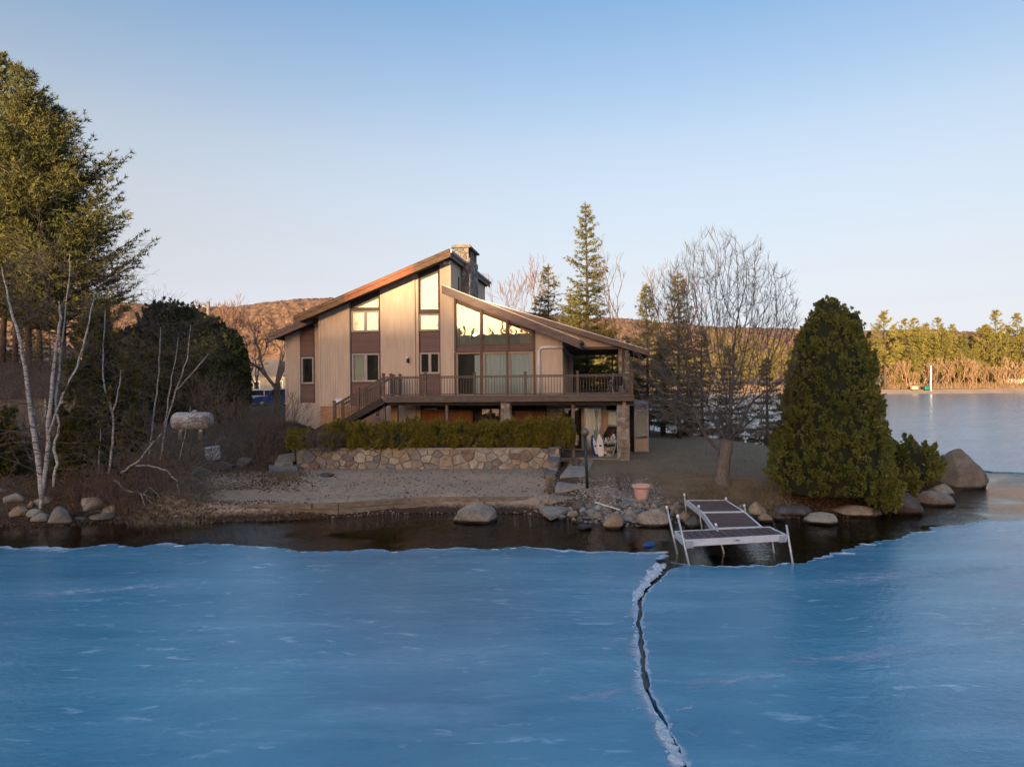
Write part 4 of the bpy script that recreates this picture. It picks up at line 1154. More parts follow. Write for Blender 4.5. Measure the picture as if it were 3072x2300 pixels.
lay_stones(ch, (cu1, chf + .03, DECK), (0, 1, 0), (0, 0, 1), (1, 0, 0), [(0, 3.2), (2.17, 3.2), (2.17, ctop - .65 - DECK), (0, ctop - .65 - DECK)], .27, .05, .012, 0.7, 12)

# ---- lower storey under the deck
lw = MB().box(U0(1150, 1240, .2), U0(1690, 1240, .2), .45, .6, 1.1, DECK - .3).build('lower_wall', M['dark_wood'], house)
u = U0(1188, 1235, .2)
stops = (U0(1412, 1235, .2),)
ub = u
k = 0
bw = .19
bmesh_ = MB().box(.004, bw - .004, .0, .03, 0, 1.9).mesh('cedar_board', M['cedar_wall'])
while ub + bw < stops[0]:
    link('cedar_board', bmesh_, lw, (ub, .2, 1.25)); ub += bw
ub = U0(1545, 1235, .35)
while ub + bw < U0(1640, 1235, .35):
    link('cedar_board', bmesh_, lw, (ub, .35, 1.25)); ub += bw
MB().box(U0(1152, 1235, .2), U0(1412, 1235, .2), .12, .24, 3.16, 3.24).build('cedar_rail', M['cedar_wall'], lw)
MB().box(U0(1412, 1235, .2), U0(1418, 1235, .2), .15, .4, 1.2, 3.2).build('door_post', M['cedar_wall'], lw)
rect_win(1443, 1222, 1502, 1290, .3, 2, .05, frame='trim', glass='glass_plain')
MB().box(U0(1270, 1223, .17), U0(1311, 1223, .17), .16, .185, Z0(1290, 1227, .17), Z0(1290, 1224.5, .17)).build('door_track', M['galv'], lw)
# small foundation window and posts by the stair
rect_win(1124, 1222, 1144, 1252, .0, 1, .04, frame='winframe', glass='glass_plain')
# fieldstone pier behind the hedge, left of the lower doors
ps0, ps1 = U0(1640, 1240, .3), U0(1690, 1240, .3)
pier = MB().box(ps0, ps1, .33, .6, 1.15, DECK - .32).build('stone_pier', M['mortar'], house)
lay_stones(pier, (ps0, .33, 1.15), (1, 0, 0), (0, 0, 1), (0, -1, 0), [(0, 0), (ps1 - ps0, 0), (ps1 - ps0, 2.45), (0, 2.45)], .24, .04, .012, 1.1, 14)
# glass doors and window at the walk-out level
VL = .8
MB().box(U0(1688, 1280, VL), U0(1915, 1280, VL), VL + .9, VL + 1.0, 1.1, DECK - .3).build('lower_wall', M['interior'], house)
MB().box(U0(1688, 1210, VL), U0(1912, 1210, VL), VL - .02, VL + .1, Z0(1760, 1216.5, VL), DECK - .28).build('transom_panel', M['gutter'], house)
rect_win(1690, 1219, 1808, 1350, VL, 2, .06, behind=(None, 'shade'), frame='tanframe', name='sliding_door', glass='glass_plain')
MB().box(U0(1809, 1280, VL), U0(1820, 1280, VL), VL - .06, VL + .1, 1.15, DECK - .3).build('door_post', M['tanframe'], house)
rect_win(1820.5, 1230, 1856, 1340, VL, 1, .05, behind=('shade',), frame='tanframe', glass='glass_plain')
# glazed sun porch beyond the stone column
sp = empty('sun_porch', hw(0, 0) * 0 + Vector((U0(1924, 1260, 1.0), 1.0, 1.12)), 0, parent=house)
spw = (U0(1944, 1260, 1.0) - U0(1900, 1260, 1.0)) / 2
sph = Z0(1930, 1212, 1.0) - 1.12
fr = MB()
for x in (-spw, spw - .05): fr.box(x, x + .05, 0, .05, 0, sph)
for z in (0, .62, 1.97, sph - .05): fr.box(-spw + .05, spw - .05, 0, .05, z, z + .05)
for v_ in (1.0, 2.0, 3.0): fr.box(spw - .05, spw, v_, v_ + .05, 0, sph)
for z in (0, .62, 1.97, sph - .05): fr.box(spw - .05, spw, .05, 3.0, z, z + .05)
fr.build('frame', M['gutter'], sp)
MB().box(-spw + .05, spw - .05, .015, .035, .05, .62).build('kick_panel', M['tanframe'], sp)
MB().box(-spw + .05, spw - .05, .02, .03, .67, 1.97).build('pane', M['glass_plain'], sp)
MB().box(-spw + .05, spw - .05, .02, .03, 2.02, sph - .05).build('pane', M['glass_plain'], sp)
MB().box(-spw + .05, spw - .08, .6, .65, .0, sph - .05).build('unlit_room_board', M['interior'], sp)
MB().prism_x([(-.05, sph), (3.1, sph + .05), (3.1, sph + .1), (-.05, sph + .04)], -spw, spw + .05).build('roof_panel', M['gutter'], sp)

# ================================================================ THE DECK
VD = -2.75
deck = empty('timber_deck', hw(0, VD, 0), -YAW, 'raised brown timber deck with baluster railing across the house front', 'deck')
dL, dR = U0(1150, 1190, VD), U0(1902, 1190, VD)
def D(o): return o
dv = lambda v: v - VD                                        # deck-local depth
fh = .26
MB().box(dL, dR, -.02, .03, DECK - fh, DECK - .03).build('fascia', M['deck'], deck)
MB().box(dL, dR + .02, -.05, .12, DECK - .028, DECK).build('edge_board', M['deckboard'], deck)
MB().box(dR - .03, dR + .02, .031, dv(BACK), DECK - fh, DECK - .03).build('fascia', M['deck'], deck)
MB().box(dL - .02, dL + .03, .031, dv(-.05), DECK - fh, DECK - .03).build('fascia', M['deck'], deck)
nb = 19
bwid = (dv(0) - .16) / nb
bm_ = MB().box(dL, dR, 0, bwid - .008, DECK - .028, DECK).mesh('deck_board', M['deckboard'])
for k in range(nb): link('deck_board', bm_, deck, (0, .125 + k * bwid, 0))
nb2 = 60; ww = (dv(BACK) - dv(.02)) / nb2
bm_ = MB().box(uEnd + .12, dR, 0, ww - .008, DECK - .028, DECK).mesh('deck_board', M['deckboard'])
for k in range(nb2): link('deck_board', bm_, deck, (0, dv(.02) + k * ww, 0))
jm = MB().box(-.02, .02, .04, dv(.4), DECK - .24, DECK - .03).mesh('joist', M['dark_wood'])
j = dL + .3
while j < dR - .1:
    link('joist', jm, deck, (j, 0, 0)); j += .6
MB().box(dL, dR, .35, .47, DECK - .42, DECK - .245).build('girder', M['dark_wood'], deck)
# posts under the deck
for px, wdt, m_, zb in ((1153, .11, 'grey_wood', 2.2), (1341, .12, 'grey_wood', 1.5), (1719, .14, 'grey_wood', 1.18)):
    uu = U0(px, 1240, VD + .4)
    MB().box(uu - wdt / 2, uu + wdt / 2, .34, .34 + wdt, zb, DECK - .425).build('post', M[m_], deck)
uu = U0(1174, 1240, VD + .9)
MB().box(uu - .16, uu + .16, 1.3, 1.5, 2.0, DECK - .26).build('post', M['foundation'], deck)
# fieldstone columns that carry it
def stone_column(parent, u, v, w, z0, z1, seed, size=.22):
    c = MB().box(u - w / 2, u + w / 2, v, v + w, z0, z1).build('stone_column', M['mortar'], parent)
    for (o, ax, n, s) in (((u - w / 2, v, z0), (1, 0, 0), (0, -1, 0), 0), ((u + w / 2, v, z0), (0, 1, 0), (1, 0, 0), 1), ((u - w / 2, v, z0), (0, 1, 0), (-1, 0, 0), 2)):
        lay_stones(c, o, ax, (0, 0, 1), n, [(0, 0), (w, 0), (w, z1 - z0), (0, z1 - z0)], size, .035, .012, 1.15, seed + s)
    return c
sc1 = stone_column(deck, U0(1517, 1240, VD + .3), .25, .40, 1.3, DECK - .26, 31)
uc = U0(1870, 1300, VD + .25)
sc2 = stone_column(deck, uc, .15, .48, 1.05, DECK - .44, 41)
MB().box(uc - .02, uc + .12, .3, .44, DECK - .438, DECK - .262).build('bearing_block', M['foundation'], deck)
# upper column that carries the porch roof, with a brown downspout on it
uc2 = U0(1872, 1110, 1.75)
sc3 = stone_column(house, uc2, 1.76, .46, DECK + .005, porch_z - .14, 51, .2)
dsu = U0(1869.5, 1100, 1.68)
MB().tube([(dsu + .02, 1.6, porch_z - .1), (dsu, 1.68, porch_z - .4), (dsu, 1.68, DECK + .4), (dsu + .14, 1.62, DECK + .12), (dsu + .36, 1.6, DECK + .05)], .055, 8).build('downspout', M['trim'], house, True)

# ---- railing
def rail_run(name, p0, p1, nbal, h=.90, base=.09, parent=deck, posts=()):
    """level or raked railing between two points given in deck space (x, y, z of the floor line)"""
    p0, p1 = Vector(p0), Vector(p1)
    e = empty(name, (0, 0, 0), 0, parent=parent)
    up = Vector((0, 0, 1))
    MB().beam(p0 + up * h, p1 + up * h, .085, .045).build('top_rail', M['deck'], e)
    MB().beam(p0 + up * (h - .06), p1 + up * (h - .06), .04, .05).build('sub_rail', M['deck'], e)
    MB().beam(p0 + up * base, p1 + up * base, .045, .05).build('bottom_rail', M['deck'], e)
    bal = MB().box(-.011, .011, -.011, .011, base, h - .08).mesh('baluster', M['deck'])
    for k in range(nbal):
        q = p0.lerp(p1, (k + .5) / nbal)
        link('baluster', bal, e, q)
    return e
def rail_post(x, y, z, h=1.02, w=.105, parent=deck):
    e = MB().box(x - w / 2, x + w / 2, y - w / 2, y + w / 2, z, z + h).build('rail_post', M['deck'], parent)
    mb = MB(); c = w * .72
    mb.box(x - c, x + c, y - c, y + c, z + h, z + h + .03)
    mb.prism([(x - c * .9, y - c * .9, z + h + .03), (x + c * .9, y - c * .9, z + h + .03), (x + c * .9, y + c * .9, z + h + .03), (x - c * .9, y + c * .9, z + h + .03)],
             [(x - .02, y - .02, z + h + .06), (x + .02, y - .02, z + h + .06), (x + .02, y + .02, z + h + .06), (x - .02, y + .02, z + h + .06)])
    mb.build('post_cap', M['deck'], e)
    return e
yr = .07
pxs = [1150.5, 1276, 1424, 1576, 1733, 1896]
us = [U0(x, 1150, VD + yr) for x in pxs]
for x in us: rail_post(x, yr, DECK)
for a, b in zip(us[:-1], us[1:]):
    rail_run('railing', (a + .055, yr, DECK), (b - .055, yr, DECK), max(4, round((b - a) / .135)))
# right and rear runs
yb = dv(BACK) - .1
ys_ = [yr, 2.6, 5.2, 7.9, yb]
for y in ys_[1:]: rail_post(us[-1], y, DECK)
for a, b in zip(ys_[:-1], ys_[1:]): rail_run('railing', (us[-1], a + .06, DECK), (us[-1], b - .06, DECK), round((b - a) / .14))
um = (uEnd + us[-1]) / 2
for x in (um, uEnd + .2): rail_post(x, yb, DECK)
rail_run('railing', (uEnd + .25, yb, DECK), (um - .06, yb, DECK), 10); rail_run('railing', (um + .06, yb, DECK), (us[-1] - .06, yb, DECK), 10)
# the rest of the left end, behind the stair head
SW = 1.05
x2 = us[0] + .06
rail_post(us[0] + .0, yr + SW, DECK); rail_post(us[0], dv(-.25), DECK)
rail_run('railing', (us[0], yr + SW + .06, DECK), (us[0], dv(-.25) - .06, DECK), 10)
rail_post(us[0] + .13, yr + SW, DECK, .98)

# ---- stair down to the left
stair = empty('stair', (0, 0, 0), 0, parent=deck)
ux = U0(1003, 1240, VD + yr); zb_ = 2.66
sx0 = us[0]
nr = 7
dz = (DECK - zb_) / nr; dx = (sx0 - ux - .25) / (nr - 1)
for k in range(nr - 1):
    z = DECK - (k + 1) * dz; x = sx0 - (k + 1) * dx - .02
    MB().box(x, x + dx + .03, .0, SW + .1, z - .05, z).build('tread', M['slabstone'], stair)
    MB().box(x + dx - .02, x + dx + .01, .02, SW + .08, z, z + dz - .05).build('riser', M['concrete'], stair)
for y in (-.03, SW + .11):
    a = Vector((sx0 - .0, y, DECK - .18)); b = Vector((sx0 - (nr - .4) * dx, y, DECK - .18 - (nr - .4) * dz))
    MB().beam(a, b, .05, .30).build('stringer', M['dark_wood'], stair)
slope = dz / dx
def stair_floor(x): return DECK - (sx0 - x) * slope
xm = U0(1075, 1200, VD + yr)
for y in (yr, yr + SW - .05):
    for x in (ux, xm):
        rail_post(x, y, stair_floor(x) - .12, 1.02 + .12, parent=stair)
    rail_run('stair_railing', (sx0 - .06, y, stair_floor(sx0 - .06)), (xm + .06, y, stair_floor(xm + .06)), 10, .88, .10, stair)
    rail_run('stair_railing', (xm - .06, y, stair_floor(xm - .06)), (ux + .05, y, stair_floor(ux + .05)), 9, .88, .10, stair)
# chair at the right end of the deck
chair = empty('deck_chair', hw(U0(1848, 1150, .6), .6, DECK), -YAW + R(200), 'dark metal sling chair on the deck behind the railing', 'chair')
for sx in (-.26, .26):
    MB().tube([(sx, -.28, 0), (sx, -.24, .42), (sx, .18, .40), (sx, .36, 1.0)], .016, 6).build('frame', M['galv'], chair, True)
    MB().tube([(sx, .18, .40), (sx, .34, 0)], .016, 6).build('leg', M['galv'], chair, True)
    MB().tube([(sx, -.25, .42), (sx, -.22, .64), (sx, .24, .62)], .015, 6).build('armrest', M['galv'], chair, True)
MB().box(-.25, .25, -.24, .2, .395, .41).build('seat', M['black'], chair)
MB().prism_x([(.18, .42), (.35, .98), (.365, .975), (.195, .415)], -.25, .25).build('backrest', M['black'], chair)

# ================================================================ VEGETATION
def unit(a):
    return a / np.maximum(np.linalg.norm(a, axis=-1, keepdims=True), 1e-9)
def perp(d, r):
    q = unit(r.normal(size=d.shape)); p = np.cross(d, q)
    return unit(p)
def needles(C, Dn, K, L, spread, w, r):
    """K thin needle blades fanned round each direction: (verts, tris)"""
    n = len(C)
    C = np.repeat(C, K, 0); D0 = np.repeat(Dn, K, 0)
    d = unit(D0 + r.normal(size=D0.shape) * spread)
    ln = (L * r.uniform(.6, 1.25, size=(n * K, 1)))
    s = perp(d, r) * w / 2
    V = np.stack([C - s, C + s, C + d * ln], 1).reshape(-1, 3)
    return V, np.arange(n * K * 3).reshape(-1, 3)
def fronds(C, Nn, size, r, K=3, up=.55, spread=.45, w=.36):
    """flat scale-leaf sprays: K kites in one plane, pointing out and up"""
    n = len(C)
    d = unit(Nn * .8 + np.array([0, 0, up]) + r.normal(size=C.shape) * spread)
    s = perp(d, r); pl = np.cross(d, s)
    Vs = []
    sz = size * r.uniform(.55, 1.3, size=(n, 1))
    for k in range(K):
        a = (k - (K - 1) / 2) * .62
        dk = unit(d + s * a); sk = np.cross(pl, dk)
        L = sz * (1 - abs(a) * .3)
        Vs.append(np.stack([C, C + dk * L * .45 + sk * L * w * .5, C + dk * L, C + dk * L * .45 - sk * L * w * .5], 1))
    V = np.stack(Vs, 1).reshape(-1, 3)
    return V, np.arange(n * K * 4).reshape(-1, 4)
def sticks(S, n=4):
    """S: list of (p0, p1, r0, r1) -> open tapered prisms"""
    A = np.array([s[0] for s in S], float); B = np.array([s[1] for s in S], float)
    r0 = np.array([s[2] for s in S])[:, None]; r1 = np.array([s[3] for s in S])[:, None]
    d = unit(B - A); ref = np.where(np.abs(d[:, 2:3]) > .9, np.array([[1., 0, 0]]), np.array([[0, 0, 1.]]))
    a = unit(np.cross(d, ref)); b = np.cross(d, a)
    rings = []
    for k in range(n):
        t = 2 * math.pi * k / n
        o = a * math.cos(t) + b * math.sin(t)
        rings.append((A + o * r0, B + o * r1))
    V = np.stack([x for k in range(n) for x in rings[k]], 1)           # (m, 2n, 3)
    m = len(S); base = (np.arange(m) * 2 * n)[:, None, None]
    q = np.array([[2 * k, 2 * ((k + 1) % n), 2 * ((k + 1) % n) + 1, 2 * k + 1] for k in range(n)])[None]
    return V.reshape(-1, 3), (base + q).reshape(-1, 4)

def tree_root(name, x, y, z, label, cat='tree', group=None):
    return empty(name, (x, y, z), 0, label, cat, group)

def trunk_path(Ht, r, lean=.02, n=9):
    ph = r.uniform(0, 6.28, 2)
    return [(math.sin(i * .7 + ph[0]) * lean * Ht * (i / n), math.cos(i * .6 + ph[1]) * lean * Ht * (i / n), Ht * i / n) for i in range(n + 1)]
def path_at(path, z):
    zs_ = [p[2] for p in path]
    return np.array([np.interp(z, zs_, [p[0] for p in path]), np.interp(z, zs_, [p[1] for p in path]), z])

def conifer(seed, Ht, zb, Rm, style='pine', r0=.2, step=.55, nbr=5, tuft=.2, K=7, wid=.035, mat_='pine', dens=1.0, dead=True):
    """returns (trunk mesh, crown mesh); style sets how the branches sweep"""
    r = np.random.default_rng(seed)
    path = trunk_path(Ht, r, .012 if style == 'pine' else .004)
    tb = MB().tube(path, [r0 * (1 - .93 * (p[2] / Ht)) + .012 for p in path], 9)
    S, Cs, Ds = [], [], []
    z = zb
    if dead:                                                            # bare snags below the crown
        zz = zb * .35
        while zz < zb:
            a = r.uniform(0, 6.28); L = r.uniform(.6, 1.8) * Rm / 4
            p = path_at(path, zz); e = p + np.array([math.cos(a) * L, math.sin(a) * L, r.uniform(-.1, .25) * L])
            S.append((p, e, .03, .008)); zz += r.uniform(.12, .4)
    while z < Ht - .15:
        t = (z - zb) / (Ht - zb)
        if style == 'pine':
            rad = Rm * (min(1, .75 + t * 1.6)) * (1 - t ** 1.9) * r.uniform(.62, 1.12) + .35
        else:
            rad = Rm * (1 - t) ** .9 * r.uniform(.75, 1.1) + .12
        for _ in range(nbr if t < .85 else 4):
            a = r.uniform(0, 6.28); L = rad * r.uniform(.65, 1.1)
            if style == 'pine': rise, curl = r.uniform(.0, .38) + t * .6, r.uniform(.1, .4)
            elif style == 'spruce': rise, curl = r.uniform(-.32, -.05) + t * .75, r.uniform(.1, .28)
            else: rise, curl = r.uniform(-.15, .1) + t * .5, r.uniform(-.15, .05)
            o = path_at(path, z)
            h = np.array([math.cos(a), math.sin(a), 0])
            seg = 5; pts = []
            for k in range(seg + 1):
                f = k / seg
                pts.append(o + h * L * f + np.array([0, 0, L * (rise * f + curl * f * f)]))
            for k in range(seg):
                S.append((pts[k], pts[k + 1], .045 * (L / 4 + .25) * (1 - k / seg) + .006, .045 * (L / 4 + .25) * (1 - (k + 1) / seg) + .005))
            sd = np.array([-h[1], h[0], 0])
            nsub = max(3, int(L / (.30 if style == 'pine' else .2) * dens))
            f0 = .30 if style == 'pine' else .12
            for q in range(nsub):
                f = f0 + (1 - f0) * (q + r.random()) / nsub
                b = o + h * L * f + np.array([0, 0, L * (rise * f + curl * f * f)])
                sl_ = (L * .38 * (1.12 - f) + .12) * r.uniform(.6, 1.2)
                sgn = 1 if q % 2 else -1
                sdv = unit((h * .75 + sd * sgn * r.uniform(.5, 1.1) + np.array([0, 0, r.uniform(.0, .45) if style == 'pine' else r.uniform(-.35, .12)]))[None])[0]
                e = b + sdv * sl_
                S.append((b, e, .010, .004))
                nt_ = max(2, int(sl_ / (.16 if style == 'pine' else .12) * dens))
                for j in range(nt_):
                    g = (j + .6) / nt_
                    Cs.append(b + (e - b) * g + r.normal(size=3) * .03)
                    Ds.append(unit((sdv + np.array([0, 0, .55 if style == 'pine' else .1]))[None])[0])
        z += step * r.uniform(.7, 1.3) * (1 if t < .8 else .6)
    for k in range(6):
        Cs.append(path_at(path, Ht - .05 * k)); Ds.append(np.array([0, 0, 1.]))
    V, F_ = sticks(S, 3)
    Cs, Ds = np.array(Cs), np.array(Ds)
    Vn, Fn = needles(Cs, Ds, K, tuft, .62, wid, r)
    tme = tb.mesh('trunk', M['bark'], True)
    bme = np_mesh('branches', V, F_, M['bark'])
    cme = np_mesh('crown', Vn, Fn, M[mat_])
    return tme, bme, cme
def put_conifer(name, meshes, x, y, z, label, group, scl=1.0, rz=0.0):
    t = tree_root(name, x, y, z, label, 'tree', group)
    t.rotation_euler = (0, 0, rz); t.scale = (scl, scl, scl)
    link('trunk', meshes[0], t); link('branches', meshes[1], t); link('crown', meshes[2], t)
    return t

# ---- white pines by the left shore
for k, (px, Y, top, Rm, zb, nm) in enumerate([
        (8, 40, 165, 4.2, 6.6, 'tall white pine at the lake edge, its top the highest of the grove'), (46, 43, 195, 3.8, 7.4, 'white pine in the grove with a slim bare lower trunk'),
        (84, 37.5, 225, 3.7, 7.0, 'white pine standing in front of the grove behind the birches'), (122, 44, 290, 3.9, 6.4, 'white pine at the back of the grove'),
        (186, 39, 330, 4.8, 5.6, 'white pine on the house side of the grove with wide lower limbs')]):
    b = P(px, 1100, Y); z0 = tz(b.x, b.y); Ht = P(px, top, Y).z - z0
    put_conifer('white_pine', conifer(100 + k, Ht, zb, Rm, 'pine', .19, .46, 8, .32, 7, .05, 'pine', 1.08), b.x, b.y, z0, nm, 'white pines by the left shore')

# ---- spruces and hemlocks behind the house
SPL = [(1762, 46, 612, 3.0, 3.2, 'spruce', 'tall narrow spruce behind the porch, sunlit to its tip'),
       (1648, 50, 796, 3.7, 2.0, 'hemlock', 'feathery hemlock rising behind the roof of the lake room'),
       (1712, 51, 890, 3.6, 2.0, 'hemlock', 'low dark hemlock beside the tall spruce'),
       (1942, 45, 856, 2.3, 1.5, 'spruce', 'small pointed spruce between the porch and the bare maple'),
       (2036, 43, 818, 2.2, 1.5, 'spruce', 'dark spruce standing behind the bare maple'),
       (1838, 50, 985, 2.6, .8, 'hemlock', 'bushy hemlock seen through the porch opening'),
       (1990, 47, 1000, 2.4, .8, 'hemlock', 'shady hemlock at the back of the lawn'),
       (2105, 46, 985, 2.2, .7, 'hemlock', 'hemlock at the lawn edge behind the maple trunk'),
       (1880, 54, 1010, 2.8, .8, 'hemlock', 'hemlock farthest back behind the porch column'),
       (2190, 48, 1040, 2.0, .6, 'hemlock', 'short hemlock near the stone lantern'),
       (2300, 44, 1075, 1.7, .5, 'hemlock', 'short hemlock beside the tall arborvitae')]
for k, (px, Y, top, Rm, zb, st, nm) in enumerate(SPL):
    b = P(px, 1100, Y); z0 = tz(b.x, b.y); Ht = P(px, top, Y).z - z0
    put_conifer(st, conifer(200 + k, Ht, zb, Rm, st if st == 'spruce' else 'hem', .19 if k == 0 else .13, .42 if k == 0 else .34, 6, .21, 9, .036, 'spruce', 1.15 if k == 0 else 1.0, k == 0), b.x, b.y, z0, nm, 'evergreens behind the house')

for k, (px, Y, top, Rm, nm) in enumerate([(-30, 50, 900, 3.2, 'shady hemlock behind the first pine trunks'), (66, 52, 960, 3.0, 'shady hemlock in the middle of the pine grove'), (150, 50, 930, 3.0, 'shady hemlock behind the white birch clump'),
                                     (238, 49, 985, 2.8, 'shady hemlock between the pine grove and the olive cedar'), (335, 54, 960, 2.8, 'shady hemlock behind the olive cedar')]):
    b = P(px, 1100, Y); z0 = tz(b.x, b.y); Ht = P(px, top, Y).z - z0
    put_conifer('hemlock', conifer(260 + k, Ht, .8, Rm, 'hem', .14, .40, 6, .24, 8, .045, 'spruce', .9, False), b.x, b.y, z0, nm, 'hemlocks under the pine grove')
# ---- far shore pines: four kinds, many copies
FARK = [conifer(300 + k, (19, 21, 22.5, 24, 18, 21)[k], (3, 6.5, 5, 9, 2, 5.5)[k], (5.2, 4.4, 5.6, 4.4, 3.6, 5.0)[k], ('pine', 'pine', 'pine', 'pine', 'hem', 'pine')[k], .30, (.85, 1.1, .9, 1.25, .8, 1.0)[k], (6, 5, 6, 4, 7, 5)[k], .85, 6, .17, ('pine_far', 'pine_far', 'pine_far', 'pine_far', 'spruce', 'pine_far')[k], .5, k == 3) for k in range(6)]
rr = random.Random(5)
FPG = 'pines along the far shore'
def far_px(px, Y):
    return (px - PW / 2) / FPX * Y
far_pines = [(2655, 226, 1.18), (2718, 236, .96), (2755, 232, .98), (2790, 238, 1.02), (2825, 234, .98), (2858, 240, 1.05), (2892, 236, .97), (2925, 242, 1.02), (2960, 238, 1.05), (2990, 236, 1.02), (3022, 240, 1.0), (3052, 237, .98), (3080, 240, 1.0)]
for px in range(1700, 2650, 19): far_pines.append((px + rr.uniform(-9, 9), 232 + rr.uniform(0, 18), rr.uniform(.62, .86)))
for px in range(2670, 3110, 13): far_pines.append((px + rr.uniform(-6, 6), 246 + rr.uniform(0, 30), rr.uniform(.85, 1.10)))
for px in range(2670, 3110, 17): far_pines.append((px + rr.uniform(-6, 6), 233 + rr.uniform(0, 8), rr.uniform(.5, .85)))
for px in (2680, 2700, 2740, 2768, 2812, 2846, 2880, 2912, 2948, 2985): far_pines.append((px, 229 + rr.uniform(0, 6), rr.uniform(.42, .62)))
for k, (px, Y, s) in enumerate(far_pines):
    x = far_px(px, Y)
    kk = rr.choice((0, 1, 1, 2, 3, 3, 4, 5))
    put_conifer('white_pine', FARK[kk], x, Y, fz(x, Y) - .1, ('full-crowned sunlit pine in the woods across the lake', 'slim high-crowned sunlit pine in the woods across the lake', 'wide sunlit pine in the woods across the lake', 'sunlit pine with long bare trunk in the woods across the lake', 'dark narrow evergreen in the woods across the lake', 'ragged sunlit pine in the woods across the lake')[kk], FPG, s * rr.uniform(.86, 1.1), rr.uniform(0, 6.28))

# ---- the wooded shore behind the camera that shades the cove
def joined_wood(name, spots, kinds):
    Vc, Fc, k0 = [], [], 0
    for (x, y, z, s, kk, rz) in spots:
        for me_ in (kinds[kk][2],):
            n = len(me_.vertices); co = np.empty(n * 3, np.float32); me_.vertices.foreach_get('co', co); co = co.reshape(-1, 3) * s
            c, sn = math.cos(rz), math.sin(rz)
            co = np.stack([co[:, 0] * c - co[:, 1] * sn + x, co[:, 0] * sn + co[:, 1] * c + y, co[:, 2] + z], -1)
            Vc.append(co); Fc.append(np.arange(n).reshape(-1, 3) + k0); k0 += n
    return tag(link(name, np_mesh(name, np.concatenate(Vc), np.concatenate(Fc), M['pine_far'])), kind='stuff')
spots = []
BK = [conifer(340 + k, 22, 2.0, 4.8, 'pine', .3, 2.4, 5, 2.8, 2, 1.5, 'pine_far', .14, False) for k in range(2)]
for row, (yy, zz) in enumerate([(-238, 2.0), (-246, 10.0), (-254, 18.0), (-261, 27.4), (-268, 30.2)]):
    x = -420.0
    while x < 330:
        hh = 5.6 + 1.6 * noise.noise(Vector((x * .025, 1.7, 0))) + rr.uniform(-1.3, 1.3)
        spots.append((x, yy + rr.uniform(-2.5, 2.5), zz - 1.0, hh / 22 * (1.0 if row > 2 else 1.9), rr.randrange(2), rr.uniform(0, 6.28)))
        x += rr.uniform(4.2, 6.8)
w_ = joined_wood('distant_wood', spots, BK)
xs_ = np.arange(-900, 900, 30.0); prof_b = [(-340, 30.2), (-300, 30.4), (-272, 30.1), (-262, 27.6), (-250, 15), (-238, 2.0), (-230, -.5)]
Vb = [(x + 6 * math.sin(x * .05 + j), y + 2 * math.sin(x * .021), z) for j, (y, z) in enumerate(prof_b) for x in xs_]
ii = np.arange(len(Vb)).reshape(len(prof_b), -1)
tag(link('opposite_shore', np_mesh('opposite_shore', Vb, np.stack([ii[:-1, :-1], ii[:-1, 1:], ii[1:, 1:], ii[1:, :-1]], -1).reshape(-1, 4)[:, ::-1], M['far_ground'])), kind='structure')

